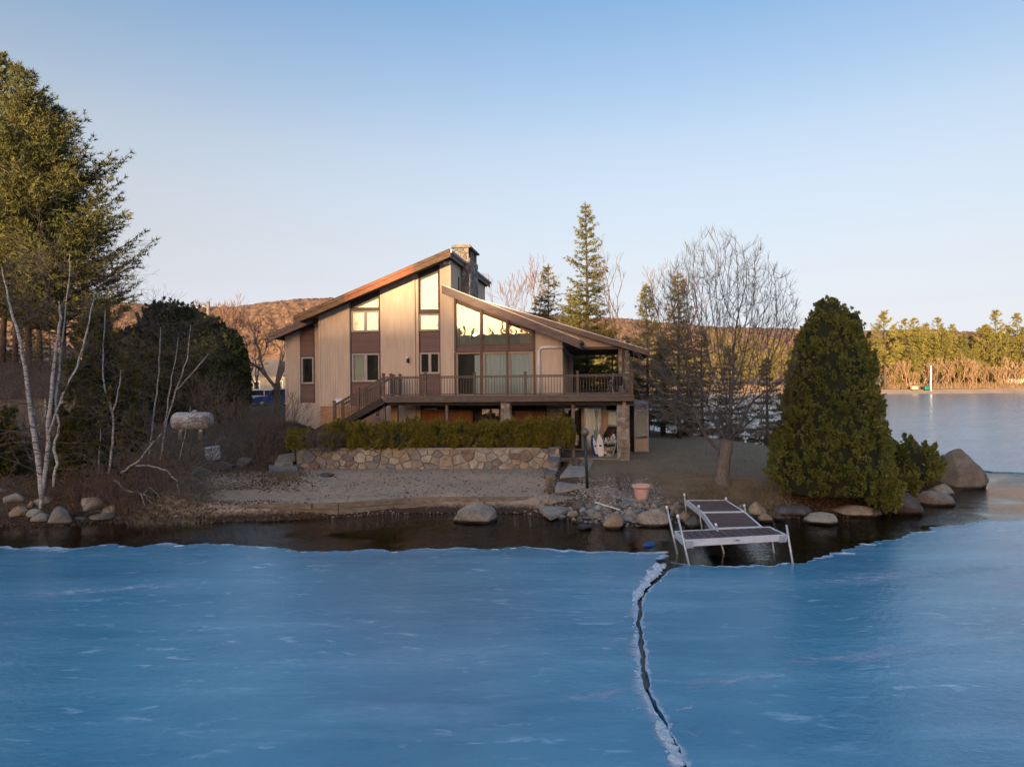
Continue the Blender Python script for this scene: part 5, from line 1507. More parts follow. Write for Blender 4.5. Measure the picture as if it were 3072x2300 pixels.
# ---- arborvitae and cedars
def cedar_shape(name, x, y, z, prof, label, mat_, n, size, seed, cat='tree', group=None, lobes=.13, tops=None, K=3, sq=1.0, up=.55, clump=1.0, core=.72):
    """prof: list of (height, radius); a dark inner mass plus many leaf sprays"""
    r = np.random.default_rng(seed)
    t = tree_root(name, x, y, z, label, cat, group)
    hs = np.array([p[0] for p in prof]); rs_ = np.array([p[1] for p in prof])
    ph = r.uniform(0, 6.28, 8)
    def rad(h, th):
        b = np.interp(h, hs, rs_)
        f = 1 + lobes * np.sin(3 * th + h * 1.1 + ph[0]) * .7 + lobes * np.sin(5 * th - h * 2.3 + ph[1]) * .6 + lobes * np.sin(9 * th + h * 3.7 + ph[2]) * .5 + lobes * .7 * np.sin(h * 5 + th * 2 + ph[3])
        return b * f
    hh = np.linspace(hs[0], hs[-1], 900); wgt = np.interp(hh, hs, rs_) + .05
    cdf = np.cumsum(wgt); cdf /= cdf[-1]
    ncl = max(30, int(n / 70 / clump ** 1.5))
    h = np.interp(r.random(ncl), cdf, hh); th = r.uniform(0, 6.28, ncl)
    rd = rad(h, th) * r.uniform(.74, .98, ncl)
    Cc = np.stack([rd * np.cos(th), rd * np.sin(th) * sq, h * .97], -1)
    slope = np.interp(h, hs[:-1], -(np.diff(rs_) / np.maximum(np.diff(hs), .01)))
    out = unit(np.stack([np.cos(th), np.sin(th), np.clip(slope, -.6, 1.2) * .5], -1))
    ax = unit(out * .55 + np.array([0, 0, .9]) + r.normal(size=Cc.shape) * .15)
    clen = clump * size * r.uniform(2.6, 5.2, ncl) * np.clip(np.interp(h, hs, rs_) / (.35 * rs_.max()) + .3, .5, 1)
    crad = clen * r.uniform(.30, .46, ncl)
    k = r.integers(0, ncl, n)
    t_ = r.random(n) ** .8
    dv_ = unit(r.normal(size=(n, 3)) + out[k] * .7)
    C = Cc[k] + ax[k] * (t_ * clen[k])[:, None] + dv_ * (crad[k] * (1.05 - t_) * r.uniform(.55, 1, n))[:, None]
    Nn = unit(dv_ * .8 + out[k] * .5)
    V, F_ = fronds(C, Nn, size, r, K, up)
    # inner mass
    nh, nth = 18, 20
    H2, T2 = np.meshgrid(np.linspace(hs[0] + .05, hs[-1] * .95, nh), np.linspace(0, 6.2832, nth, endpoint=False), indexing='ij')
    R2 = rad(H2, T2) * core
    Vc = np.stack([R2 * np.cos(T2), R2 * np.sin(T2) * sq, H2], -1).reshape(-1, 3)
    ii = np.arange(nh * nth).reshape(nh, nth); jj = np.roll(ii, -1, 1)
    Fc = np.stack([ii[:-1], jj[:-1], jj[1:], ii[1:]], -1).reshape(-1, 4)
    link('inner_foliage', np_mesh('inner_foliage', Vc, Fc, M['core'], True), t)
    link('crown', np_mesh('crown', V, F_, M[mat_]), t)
    MB().tube([(0, 0, -.1), (0, 0, hs[-1] * .7)], [.09 + .01 * hs[-1], .03], 7).build('trunk', M['bark'], t)
    return t
# the big arborvitae on the point
b = G(2488, 1500, .55); yb_ = b.y + 1.6; xb_ = (2488 - 1536) / 2048 * yb_
s_ = yb_ / 2048
def pxh(py, Y, px=2488): return P(px, py, Y).z
zb0 = .5
prof = [(0.05, 1.9), (.5, 2.15), (1.2, 2.12), (2.4, 1.82), (3.4, 1.66), (4.4, 1.52), (5.3, 1.22), (6.0, .90), (6.5, .62), (6.9, .34), (7.2, .10)]
ztop = pxh(868, yb_); sc_ = (ztop - zb0) / 7.35
prof = [(a * sc_, c * .95) for a, c in prof]
cedar_shape('arborvitae', xb_, yb_, zb0, prof, 'huge dense arborvitae filling the rocky point', 'cedar', 68000, .095, 401, lobes=.05, clump=.6, K=2, core=.8)
b2 = P(2600, 1100, yb_ + .5)
cedar_shape('arborvitae', b2.x - .55, b2.y, zb0, [(0.05, 1.1), (1.5, 1.2), (3, 1.05), (4.5, .85), (5.4, .62), (6.2, .36), (6.75, .08)], 'second narrower arborvitae stem pressed against the huge one', 'cedar', 14000, .092, 402, lobes=.06, clump=.6, K=2, core=.8)
for k, (px, py, z, w, h, nm) in enumerate([(2735, 1452, .35, 1.1, 1.75, 'round spreading evergreen shrub beside the huge arborvitae'), (2662, 1520, .30, .42, .75, 'small evergreen shrub between the shore boulders'), (2702, 1500, .25, .5, .95, 'low evergreen shrub tumbling over the boulders'),
                                       (2772, 1440, .4, .75, 1.35, 'evergreen shrub next to the upright grey boulder')]):
    q = G(px, py, z)
    cedar_shape('evergreen_shrub', q.x, q.y + w * .4, z - .1, [(0, w * .75), (h * .3, w), (h * .6, w * .85), (h * .85, w * .5), (h, .06)], nm, 'cedar', 2600 if k else 5200, .13, 410 + k, 'shrub', 'evergreen shrubs on the point', .12)
# dark clipped row left of the house
for k, (px, Y, top, wpx, nm) in enumerate([(415, 50, 975, 92, 'dark arborvitae at the pine end of the tall hedge'), (492, 48, 893, 92, 'tallest dark arborvitae of the hedge behind the tank'), (562, 47, 905, 88, 'dark arborvitae behind the propane tank'),
                                          (622, 47, 940, 84, 'dark arborvitae in the hedge beside the birch saplings'), (676, 48, 985, 66, 'dark arborvitae near the house end of the hedge'), (708, 50, 1050, 34, 'last low arborvitae of the hedge towards the road')]):
    q = P(px, 1150, Y); z0 = tz(q.x, q.y); h = P(px, top, Y).z - z0; w = wpx / FPX * Y
    cedar_shape('arborvitae', q.x, q.y, z0, [(0, w * .85), (h * .2, w), (h * .5, w), (h * .75, w * .82), (h * .92, w * .5), (h, .1)], nm, 'cedar_dark', 11000, .22, 430 + k, group='tall dark hedge of arborvitae', lobes=.05, clump=.45, K=2, core=.88)
# olive cedars among the birches
for k, (px, py, zb_, Y, top, w, n, nm) in enumerate([(305, 1480, .75, 26.5, 925, 1.35, 11000, 'olive-green cedar behind the birch saplings'), (-12, 1450, .9, 26, 1230, .75, 2500, 'small golden cedar at the lake edge beside the white birch')]):
    q = P(px, py, Y); z0 = tz(q.x, q.y); h = P(px, top, Y).z - z0
    cedar_shape('cedar_tree', q.x, q.y, z0, [(0, w * .8), (h * .15, w), (h * .4, w * .92), (h * .6, w * .66), (h * .8, w * .36), (h, .05)], nm, 'cedar_gold', n, .17, 450 + k, lobes=.22, up=.35)
# clipped yews along the planter
YEW = [(905, 1338, 1290, 34), (1030, 1340, 1262, 62), (1105, 1340, 1268, 60), (1222, 1338, 1256, 72), (1318, 1338, 1262, 68), (1415, 1338, 1262, 68), (1515, 1338, 1262, 68), (1600, 1338, 1256, 66), (1660, 1340, 1250, 58)]
YN = ['small yew at the leafless end of the planter', 'yew in front of the deck stair', 'yew beside the gap in the planter row', 'yew in the planter in front of the cedar shed doors', 'clipped yew in the middle of the planter row',
      'clipped yew in the middle of the planter row', 'yew in the planter below the fieldstone deck column', 'tall rounded yew near the walk end of the planter', 'last yew of the planter, overhanging the walk']
for k, ((px, py, top, wpx), nm) in enumerate(zip(YEW, YN)):
    q = P(px, py, 30.1 - (px - 1300) * .00072 * 1.0); z0 = 1.66
    h = P(px, top, q.y).z - z0; w = wpx / FPX * q.y
    r = np.random.default_rng(470 + k)
    t = tree_root('yew_shrub', q.x, q.y, z0, nm, 'shrub', 'clipped yews in the stone planter')
    n = int(2300 * w * h)
    # rounded box of many small upright brushes
    nc = int(150 * w * h) + 30
    P3 = r.uniform(-1, 1, size=(nc * 6, 3)); P3[:, 2] = r.uniform(0, 1, nc * 6)
    e = (np.abs(P3[:, 0]) ** 3 + np.abs(P3[:, 1]) ** 3 + np.abs(P3[:, 2]) ** 3.5)
    P3 = P3[(e < 1.0) & (e > .45)][:nc]
    Cc = P3 * np.array([w * 1.0, .52, h * .80]) * (1 + .12 * np.sin(P3[:, :1] * 6 + k * 2.1))
    ax = unit(P3 * np.array([.5, .65, .25]) + np.array([0, 0, .8]) + r.normal(size=P3.shape) * .22)
    nt_ = 26
    kk = np.repeat(np.arange(len(Cc)), nt_); tt = r.random(len(kk))
    ln = r.uniform(.16, .40, len(Cc))
    C = Cc[kk] + ax[kk] * (tt * ln[kk])[:, None] + r.normal(size=(len(kk), 3)) * (.055 * (1.1 - tt))[:, None]
    Dn = unit(ax[kk] * .8 + r.normal(size=C.shape) * .45)
    V, F_ = needles(C, Dn, 4, .12, .4, .036, r)
    link('foliage', np_mesh('foliage', V, F_, M['yew']), t)
    S = []
    for j in range(40):
        a = np.array([r.uniform(-.4, .4) * w, r.uniform(-.2, .2), 0]); e_ = np.array([r.uniform(-.95, .95) * w, r.uniform(-.5, .45), h * r.uniform(.5, .95)])
        m_ = (a + e_) / 2 + r.normal(size=3) * .06
        S += [(a, m_, .018, .011), (m_, e_, .011, .004)]
    V, F_ = sticks(S, 4); link('stems', np_mesh('stems', V, F_, M['twig_grey']), t)

# ---- bare trees
def grow(S, r, p, d, L, rad, depth, spread, up, ratio=.74, kids=(2, 3), minr=.005, wob=.18, seglen=None):
    """recursive branching; S collects tapered sticks"""
    n = 3 if depth > 2 else 2
    pts = [p]; dirs = [d]
    for k in range(n):
        d = unit((d + r.normal(size=3) * wob * .6 + np.array([0, 0, up * .12]))[None])[0]
        p = p + d * L / n
        pts.append(p); dirs.append(d)
    for k in range(n):
        a = rad * (1 - .35 * k / n); b_ = rad * (1 - .35 * (k + 1) / n)
        S.append((pts[k], pts[k + 1], max(a, minr), max(b_, minr)))
    if depth <= 0: return
    for k in range(int(r.integers(kids[0], kids[1] + 1))):
        t = pts[-1] if k < 2 else pts[int(r.integers(1, n + 1))]
        ax = unit(r.normal(size=3)[None])[0]; ax = ax - d * ax.dot(d); ax /= np.linalg.norm(ax) + 1e-9
        a = spread * r.uniform(.55, 1.25)
        nd = d * math.cos(a) + ax * math.sin(a); nd = nd + np.array([0, 0, up * .25]); nd /= np.linalg.norm(nd)
        grow(S, r, t, nd, L * ratio * r.uniform(.78, 1.15), max(rad * .62 * r.uniform(.85, 1.1), minr), depth - 1, spread, up, ratio, kids, minr, wob)
def bare_tree(name, x, y, z, label, seed, Ht, r0, depth, spread, up, m_='twig', group=None, forks=1, trunkL=.28, ratio=.74, kids=(2, 3), lean=(0, 0), minr=.006, fork_tilt=.5, bark=None):
    r = np.random.default_rng(seed)
    t = tree_root(name, x, y, z, label, 'tree', group)
    tl_ = Ht * trunkL
    top = np.array([lean[0] * tl_, lean[1] * tl_, tl_])
    MB().tube([(0, 0, -.15), (0, 0, .0), tuple(top * .1), tuple(top * .5), tuple(top)], [r0 * 1.7, r0 * 1.35, r0 * 1.1, r0, r0 * .92], 10).build('trunk', M[bark or m_], t, True)
    S = []
    for k in range(forks):
        a = 6.28 * k / forks + r.uniform(-.4, .4)
        tilt = fork_tilt * r.uniform(.6, 1.2) if forks > 1 else 0.05
        d = unit(np.array([[math.cos(a) * math.sin(tilt) + lean[0] * .4, math.sin(a) * math.sin(tilt), math.cos(tilt)]]))[0]
        grow(S, r, top * (1 - .12 * (k % 3)), d, Ht * .24, r0 * (.95 if forks == 1 else .62), depth, spread, up, ratio, kids, minr)
    V, F_ = sticks(S, 4)
    link('branches', np_mesh('branches', V, F_, M[m_]), t)
    return t
# the spreading maple on the lawn: upright heart limbs plus low wide limbs
q = G(2166, 1447, .78)
r = np.random.default_rng(512)
mp_ = tree_root('maple_tree', q.x, q.y, tz(q.x, q.y), 'broad leafless maple with forked grey trunk on the lawn', 'tree')
TR = .23
MB().tube([(-.02, 0, -.2), (-.02, 0, 0), (.0, 0, .18), (.08, 0, .9), (.16, 0, 1.35), (.2, 0, 1.6)], [.44, .36, .27, .235, .26, .22], 12).build('trunk', M['bark_grey'], mp_, True)
from mathutils import kdtree
def colonise(seeds, att, step, infl, kill, up, r, iters=140):
    """space colonisation: returns nodes and parents growing from the seed polylines into the attraction points"""
    nodes = []; par = []
    for poly in seeds:
        prev = poly[0] if isinstance(poly[0], int) else -1
        for p in (poly[1:] if isinstance(poly[0], int) else poly):
            nodes.append(np.array(p, float)); par.append(prev); prev = len(nodes) - 1
    alive = np.ones(len(att), bool)
    for it in range(iters):
        kd = kdtree.KDTree(len(nodes))
        for i, p in enumerate(nodes): kd.insert(p, i)
        kd.balance()
        acc = {}
        for j in np.nonzero(alive)[0]:
            co, i, d = kd.find(att[j])
            if d < kill: alive[j] = False
            elif d < infl:
                v = (att[j] - nodes[i]) / d
                if par[i] >= 0:
                    pd = nodes[i] - nodes[par[i]]
                    if v.dot(pd) < .15 * np.linalg.norm(pd): continue
                acc[i] = acc.get(i, 0) + v
        if not acc: break
        for i, v in acc.items():
            n_ = np.linalg.norm(v)
            dirn = v / (n_ + 1e-6) + np.array([0, 0, up]) + r.normal(size=3) * .06
            if par[i] >= 0:
                pd = nodes[i] - nodes[par[i]]; dirn = dirn + .40 * pd / (np.linalg.norm(pd) + 1e-6)
            dirn /= np.linalg.norm(dirn)
            q_ = nodes[i] + dirn * step
            if kd.find(q_)[2] < step * .45: continue
            nodes.append(q_); par.append(i)
    return nodes, par
def pipe_sticks(nodes, par, tip, power, cap):
    n = len(nodes); acc = np.zeros(n); kids = [0] * n
    for i in range(n - 1, -1, -1):
        if kids[i] == 0: acc[i] = tip ** power
        if par[i] >= 0: acc[par[i]] += acc[i]; kids[par[i]] += 1
    rad = np.minimum(acc ** (1 / power), cap)
    S_ = [(nodes[par[i]], nodes[i], rad[par[i]] if rad[par[i]] < rad[i] * 1.6 else rad[i] * 1.25, rad[i]) for i in range(n) if par[i] >= 0]
    tips = [i for i in range(n) if kids[i] == 0]
    return S_, tips, rad
cz = np.array([1.7, 2.3, 3.0, 4.2, 5.6, 6.8, 7.8, 8.6, 9.2]); cr = np.array([1.3, 2.5, 3.0, 3.2, 3.1, 2.75, 2.1, 1.3, .5])
na = 11500
zz = np.interp(r.random(na), np.cumsum(cr ** 2) / np.sum(cr ** 2), cz); th = r.uniform(0, 6.28, na)
rr2 = np.interp(zz, cz, cr) * np.sqrt(r.random(na)) * (1 + .10 * np.sin(3 * th + zz))
att = np.stack([rr2 * np.cos(th) - .05, rr2 * np.sin(th) * .85, zz], -1)
seeds = [[(.2, 0, 1.5), (.3, .05, 2.0), (.36, .1, 2.5), (.4, .15, 3.0)], [0, (.5, -.15, 1.95), (.75, -.2, 2.4), (1.0, -.25, 2.9)], [0, (-.05, .05, 1.9), (-.3, .12, 2.4), (-.48, .18, 2.9)], [0, (.22, .45, 1.95), (.22, .8, 2.5)],
         [(.06, 0, 1.05), (-.3, -.08, 1.35), (-.62, -.1, 1.75), (-.85, -.1, 2.2), (-1.0, 0, 2.7)], [0, (.15, -.45, 1.9), (.08, -.8, 2.4)], [0, (.62, .2, 1.75), (1.05, .4, 2.1), (1.5, .55, 2.4)]]
nodes, par = colonise(seeds, att, .13, 1.2, .18, .12, r)
S, tips, rad = pipe_sticks(nodes, par, .0058, 2.15, .15)
for i in tips:                                                           # last year's shoots
    d0 = nodes[i] - nodes[par[i]]; d0 = d0 / (np.linalg.norm(d0) + 1e-6)
    d0 = unit((d0 * .7 + unit((nodes[i] - np.array([.1, 0, 1.2]))[None])[0] * .6)[None])[0]
    for _ in range(4):
        d = unit((d0 + r.normal(size=3) * .32 + np.array([0, 0, .3]))[None])[0]
        m_ = nodes[i] + d * r.uniform(.12, .3); e_ = m_ + unit((d + r.normal(size=3) * .2 + np.array([0, 0, .2]))[None])[0] * r.uniform(.1, .25)
        S += [(nodes[i], m_, .005, .004), (m_, e_, .004, .003)]
for i in range(len(nodes)):                                             # side twigs all along the thin wood
    if par[i] < 0 or rad[i] > .022 or r.random() > .75: continue
    d0 = unit((nodes[i] - nodes[par[i]])[None])[0]
    d = unit((d0 * .8 + r.normal(size=3) * .5 + unit((nodes[i] - np.array([.1, 0, 1.2]))[None])[0] * .5 + np.array([0, 0, .3]))[None])[0]
    S.append((nodes[i], nodes[i] + d * r.uniform(.15, .42), .0042, .0025))
V, F_ = sticks(S, 3)
link('branches', np_mesh('branches', V, F_, M['twig_grey']), mp_)

BT = [(1500, 62, 812, .10, 5, .42, .6, 'twig_red', 'thin leafless sapling behind the stone chimney'), (1568, 64, 838, .08, 5, .42, .6, 'twig_red', 'slender leafless tree beside the feathery hemlock'),
      (1608, 60, 815, .09, 5, .40, .6, 'twig_red', 'slender leafless tree just behind the lake-room roof'), (1868, 45, 785, .10, 5, .38, .7, 'twig', 'dark slim leafless tree beside the tall spruce'),
      (1985, 46, 800, .10, 5, .45, .6, 'twig_red', 'leafless tree between the two small spruces'), (2070, 50, 860, .10, 5, .5, .5, 'twig_red', 'leafless tree behind the broad maple'),
      (832, 50, 935, .24, 6, .62, .25, 'twig', 'gnarled leafless apple-like tree beside the house corner'), (770, 66, 985, .16, 6, .5, .5, 'twig_red', 'leafless tree by the road'),
      (900, 80, 950, .14, 5, .5, .5, 'twig_red', 'leafless tree behind the side roof'), (700, 74, 965, .15, 6, .5, .5, 'twig_red', 'leafless tree beyond the dark hedge'),
      (250, 60, 900, .15, 6, .5, .4, 'twig_red', 'leafless tree behind the olive cedar'), (60, 56, 960, .14, 6, .5, .4, 'twig_red', 'leafless tree behind the pine grove'), (350, 62, 905, .14, 6, .5, .4, 'twig_red', 'leafless tree between the pines and the hedge')]
for k, (px, Y, top, r0, dep, sp_, up_, mm, nm) in enumerate(BT):
    q = P(px, 1150, Y); z0 = tz(q.x, q.y); Ht = P(px, top, Y).z - z0
    bare_tree('bare_tree', q.x, q.y, z0, nm, 540 + k, Ht * 1.0, r0, dep, sp_, up_, mm, 'leafless trees around the house', forks=3 if k in (6, 7) else 1, trunkL=.3, minr=.012 if Y > 55 else .008, bark='bark', fork_tilt=.6)
q = P(640, 1150, 112)
bare_tree('bare_tree', q.x, q.y, 3.0, 'round-crowned leafless tree glowing red behind the utility pole', 560, P(640, 888, 112).z - 3, .35, 5, .45, .5, 'twig_red', 'leafless trees around the house', forks=6, trunkL=.25, minr=.03, fork_tilt=.75, kids=(3, 3))
# leafless trees along the far beach: three kinds copied
FB = []
for k in range(3):
    r = np.random.default_rng(570 + k); S = []
    for j in range(3 + k):
        a = r.uniform(0, 6.28); d = unit(np.array([[math.cos(a) * .4, math.sin(a) * .4, 1]]))[0]
        grow(S, r, np.array([0., 0, 0]), d, 3.2, .16, 4, .5, .4, .74, (2, 3), .05)
    V, F_ = sticks(S, 3); FB.append(np_mesh('branches', V, F_, M['far_twig']))
for k in range(26):
    px = 2650 + k * 17.5 + rr.uniform(-6, 6); Y = 228 + rr.uniform(0, 4); x = far_px(px, Y)
    t = tree_root('bare_tree', x, Y, fz(x, Y) - .1, 'sunlit leafless tree at the edge of the far beach', 'tree', 'leafless trees along the far beach')
    s = rr.uniform(.6, 1.05); t.scale = (s, s, s * rr.uniform(.9, 1.2)); t.rotation_euler = (0, 0, rr.uniform(0, 6.28))
    link('branches', FB[k % 3], t)
# brush behind the far beach
Sb = []
r = np.random.default_rng(580)
for k in range(5200):
    px = r.uniform(1900, 3120); Y = r.uniform(226.5, 231); x = far_px(px, Y); z = fz(x, Y)
    h = r.uniform(.6, 2.2)
    Sb.append((np.array([x, Y, z]), np.array([x + r.normal() * .5, Y + r.normal() * .3, z + h]), .05, .02))
V, F_ = sticks(Sb, 3); tag(link('far_brush', np_mesh('far_brush', V, F_, M['far_twig'])), kind='stuff')

# ---- birches traced from their trunks
def birch(label, base_px, Y, zb, stems, seed, group='white birches on the left bank', tw=10):
    b0 = P(*base_px, Y); z0 = tz(b0.x, b0.y)
    t = tree_root('birch_tree', b0.x, b0.y, z0, label, 'tree', group)
    r = np.random.default_rng(seed); S = []
    for st in stems:
        pts = []
        for i, (px, py, wpx) in enumerate(st):
            p = P(px, py, Y + i * .12); pts.append((Vector((p.x - b0.x, p.y - b0.y, p.z - z0)), wpx * .74 / FPX * Y / 2))
        if pts[0][0].z < .35: pts[0] = (Vector((pts[0][0].x, pts[0][0].y, -.15)), pts[0][1])
        fine = []; rad = []
        for i in range(len(pts) - 1):
            for k in range(4):
                f = k / 4
                fine.append(pts[i][0].lerp(pts[i + 1][0], f) + Vector(r.normal(size=3) * .015)); rad.append(pts[i][1] * (1 - f) + pts[i + 1][1] * f)
        fine.append(pts[-1][0]); rad.append(pts[-1][1])
        MB().tube(fine, rad, 8).build('trunk', M['birch'], t, True)
        for i in range(3, len(fine)):
            for _ in range(tw // 6 + (1 if i > len(fine) * .5 else 0)):
                d = np.array([r.normal(), r.normal() * .7, r.uniform(.1, .9)]); d /= np.linalg.norm(d)
                grow(S, r, np.array(fine[i]), d, r.uniform(.5, 1.1), max(rad[i] * .3, .007), 4, .5, -.1, .74, (2, 2), .0035, .25)
    V, F_ = sticks(S, 3); link('twigs', np_mesh('twigs', V, F_, M['twig']), t)
    return t
birch('clump of four white birch trunks above the shore rocks', (130, 1490), 23.6, .75,
      [[(125, 1495, 20), (112, 1360, 22), (95, 1250, 18), (75, 1100, 15), (48, 980, 11), (18, 870, 7), (5, 800, 3)],
       [(118, 1500, 14), (140, 1390, 17), (146, 1270, 15), (165, 1080, 12), (182, 950, 10), (176, 905, 4)],
       [(158, 1460, 11), (172, 1390, 11), (164, 1340, 10), (178, 1270, 9), (165, 1220, 8), (182, 1080, 7), (205, 850, 4), (210, 760, 2)],
       [(146, 1300, 8), (190, 1180, 8), (232, 1100, 8), (262, 990, 6), (285, 870, 3)]], 601)
birch('young birch with a forked stem in front of the olive cedar', (325, 1420), 25.2, .9,
      [[(325, 1420, 9), (338, 1330, 9), (338, 1240, 8), (318, 1180, 7), (308, 1120, 6), (310, 1040, 5), (316, 930, 3)], [(338, 1235, 6), (355, 1170, 5), (362, 1110, 2)], [(298, 1420, 4), (298, 1350, 4), (302, 1300, 4), (297, 1250, 2)]], 602)
birch('leaning birch saplings in front of the propane tank', (455, 1385), 27.0, 1.0,
      [[(445, 1385, 6), (455, 1290, 7), (470, 1180, 6), (478, 1080, 5), (482, 980, 2)], [(482, 1380, 6), (500, 1260, 6), (530, 1170, 6), (560, 1080, 5), (572, 975, 2)],
       [(490, 1290, 4), (505, 1200, 5), (520, 1110, 4), (535, 1010, 2)], [(530, 1170, 4), (585, 1110, 4), (625, 1060, 2)], [(530, 1400, 3), (560, 1290, 3), (572, 1220, 2)]], 603)
birch('bent white birch limbs hanging over the water', (345, 1440), 23.6, .75,
      [[(345, 1440, 8), (375, 1470, 9), (430, 1480, 7), (470, 1500, 3)], [(360, 1420, 7), (420, 1380, 7), (460, 1325, 6), (485, 1300, 3)], [(405, 1395, 6), (450, 1397, 6), (500, 1410, 5), (530, 1440, 4), (538, 1480, 2)],
       [(430, 1480, 5), (450, 1460, 4), (490, 1500, 2)], [(435, 1480, 4), (470, 1530, 3), (490, 1560, 2)], [(425, 1482, 4), (440, 1540, 3), (436, 1590, 2)]], 604, tw=16)

# ---- bare brush
def bush(label, px, py, Y, hpx, wpx, seed, n=40, m_='twig', group='leafless brush on the bank', depth=2, droop=.0, zb=None):
    q = P(px, py, Y); z0 = tz(q.x, q.y) if zb is None else zb
    t = tree_root('bare_shrub', q.x, q.y, z0, label, 'shrub', group)
    r = np.random.default_rng(seed); S = []
    h = hpx / FPX * Y; w = wpx / FPX * Y / 2
    for k in range(n):
        a = r.uniform(0, 6.28); rad = math.sqrt(r.random()) * w
        o = np.array([math.cos(a) * rad * .55, math.sin(a) * rad * .4, -.05])
        d = unit(np.array([[math.cos(a) * rad / h * .7, math.sin(a) * rad / h * .5, 1.0 - droop]]) + r.normal(size=(1, 3)) * .12)[0]
        grow(S, r, o, d, h * r.uniform(.35, .5), r.uniform(.007, .014), depth, .42, .15 - droop, .72, (2, 3), .0045, .25)
    V, F_ = sticks(S, 3)
    link('stems', np_mesh('stems', V, F_, M[m_]), t)
    return t
for k, (lab, px, py, Y, hp, wp, n, mm) in enumerate([
        ('wide leafless brush between the drum and the house', 770, 1330, 31.5, 165, 230, 70, 'twig'), ('leafless brush against the recessed house corner', 850, 1290, 33, 130, 150, 50, 'twig'),
        ('leafless brush behind the white drum', 690, 1345, 33, 130, 150, 40, 'twig'), ('leafless brush beside the propane tank', 720, 1270, 38, 110, 150, 40, 'twig'),
        ('thin leafless brush below the propane tank', 590, 1400, 29, 110, 160, 40, 'twig'), ('tangled brush at the end of the timber wall', 470, 1480, 25, 130, 190, 60, 'twig_red'),
        ('tangled brush hanging over the shore rocks', 380, 1510, 23.6, 130, 170, 60, 'twig_red'), ('leafless brush among the shore rocks', 250, 1495, 24, 120, 150, 50, 'twig_red'),
        ('leafless brush behind the birch clump', 160, 1400, 27, 200, 240, 60, 'twig'), ('leafless brush at the foot of the pines', 40, 1400, 28, 260, 200, 60, 'twig'),
        ('leafless brush below the olive cedar', 420, 1400, 27.5, 170, 170, 50, 'twig'), ('tall leafless brush in front of the cottage', 90, 1300, 31, 300, 220, 50, 'twig'),
        ('tall leafless brush in front of the dark hedge', 640, 1260, 40, 190, 170, 45, 'twig')]):
    bush(lab, px, py, Y, hp, wp, 620 + k, n, mm)
bush('grey leafless shrub spilling over the planter', 965, 1338, 29.7, 72, 140, 640, 70, 'twig_grey', 'grey shrubs in the planter', zb=1.66)
bush('small grey shrub in the gap between the yews', 1168, 1338, 30.0, 62, 60, 641, 40, 'twig_grey', 'grey shrubs in the planter', zb=1.66)
bush('twiggy red-leaved shrub at the foot of the stair', 975, 1275, 32.3, 45, 50, 642, 40, 'twig_red', 'leafless shrubs by the house')
bush('dry shrub at the corner of the walk', 1722, 1385, 28.6, 34, 55, 643, 30, 'twig_red', 'leafless shrubs by the house')
bush('thin leafless shrub on the lawn behind the flower pot', 1872, 1478, 24.6, 66, 50, 644, 16, 'twig', 'leafless shrubs by the house')
bush('rusty grass clump at the foot of the stone pier', 1645, 1478, 24.9, 34, 34, 645, 60, 'dry_grass', 'leafless shrubs by the house', depth=0)
for k, (px, Y, hp, wp) in enumerate([(1960, 50, 110, 110), (2060, 50, 120, 130), (2150, 47, 120, 120), (2260, 44, 110, 110), (2020, 46, 90, 120), (2330, 40, 110, 90)]):
    q = P(px, 1300, Y)
    bush('leafless undergrowth at the far edge of the lawn', px, 1300, Y, hp, wp, 650 + k, 45, 'twig', 'undergrowth behind the lawn')

# ================================================================ SHORE, WALLS, DOCK, ROCKS AND SMALL THINGS
# ---- fieldstone retaining wall of the planter
def wpt(px, py, z):
    p = G(px, py, z); return Vector((p.x, p.y))
WZ = 1.68
A_ = wpt(890, 1395, .98); B_ = wpt(1648, 1408, .80)
Aw, Bw = Vector((A_.x, A_.y)), Vector((B_.x, B_.y))
dw = (Bw - Aw); LW = dw.length; dwn = dw.normalized(); nw = Vector((dwn.y, -dwn.x))        # outward normal, towards the lake
wall_ang = math.atan2(dwn.y, dwn.x)
rw_ = empty('stone_wall', (Aw.x, Aw.y, .45), wall_ang, 'mortared fieldstone retaining wall above the sandy beach', 'wall')
WH = WZ - .45
MB().box(0, LW + .0, .0, .35, 0, WH).build('mortar_core', M['mortar'], rw_)
lay_stones(rw_, (0, 0, 0), (1, 0, 0), (0, 0, 1), (0, -1, 0), [(.02, .18), (LW - .02, .18), (LW - .02, WH - .005), (.02, WH - .005)], .36, .075, .015, 1.25, 71)
MB().box(-.03, LW * .5 - .004, -.02, .40, WH + .002, WH + .05).build('cap_slab', M['mortar'], rw_)
MB().box(LW * .5 + .004, LW - .4, -.02, .40, WH + .002, WH + .05).build('cap_slab', M['mortar'], rw_)
# planter soil behind it
pl = [Aw + Vector((nw.x, nw.y)) * -.34, Bw + nw * -.34, Bw + nw * -1.75 + dwn * .3, Aw + nw * -1.75]
MB().prism_z([(p.x, p.y) for p in pl], .3, WZ - .04).build('planter_bed', M['soil'])
tag(bpy.data.objects['planter_bed'], kind='structure')
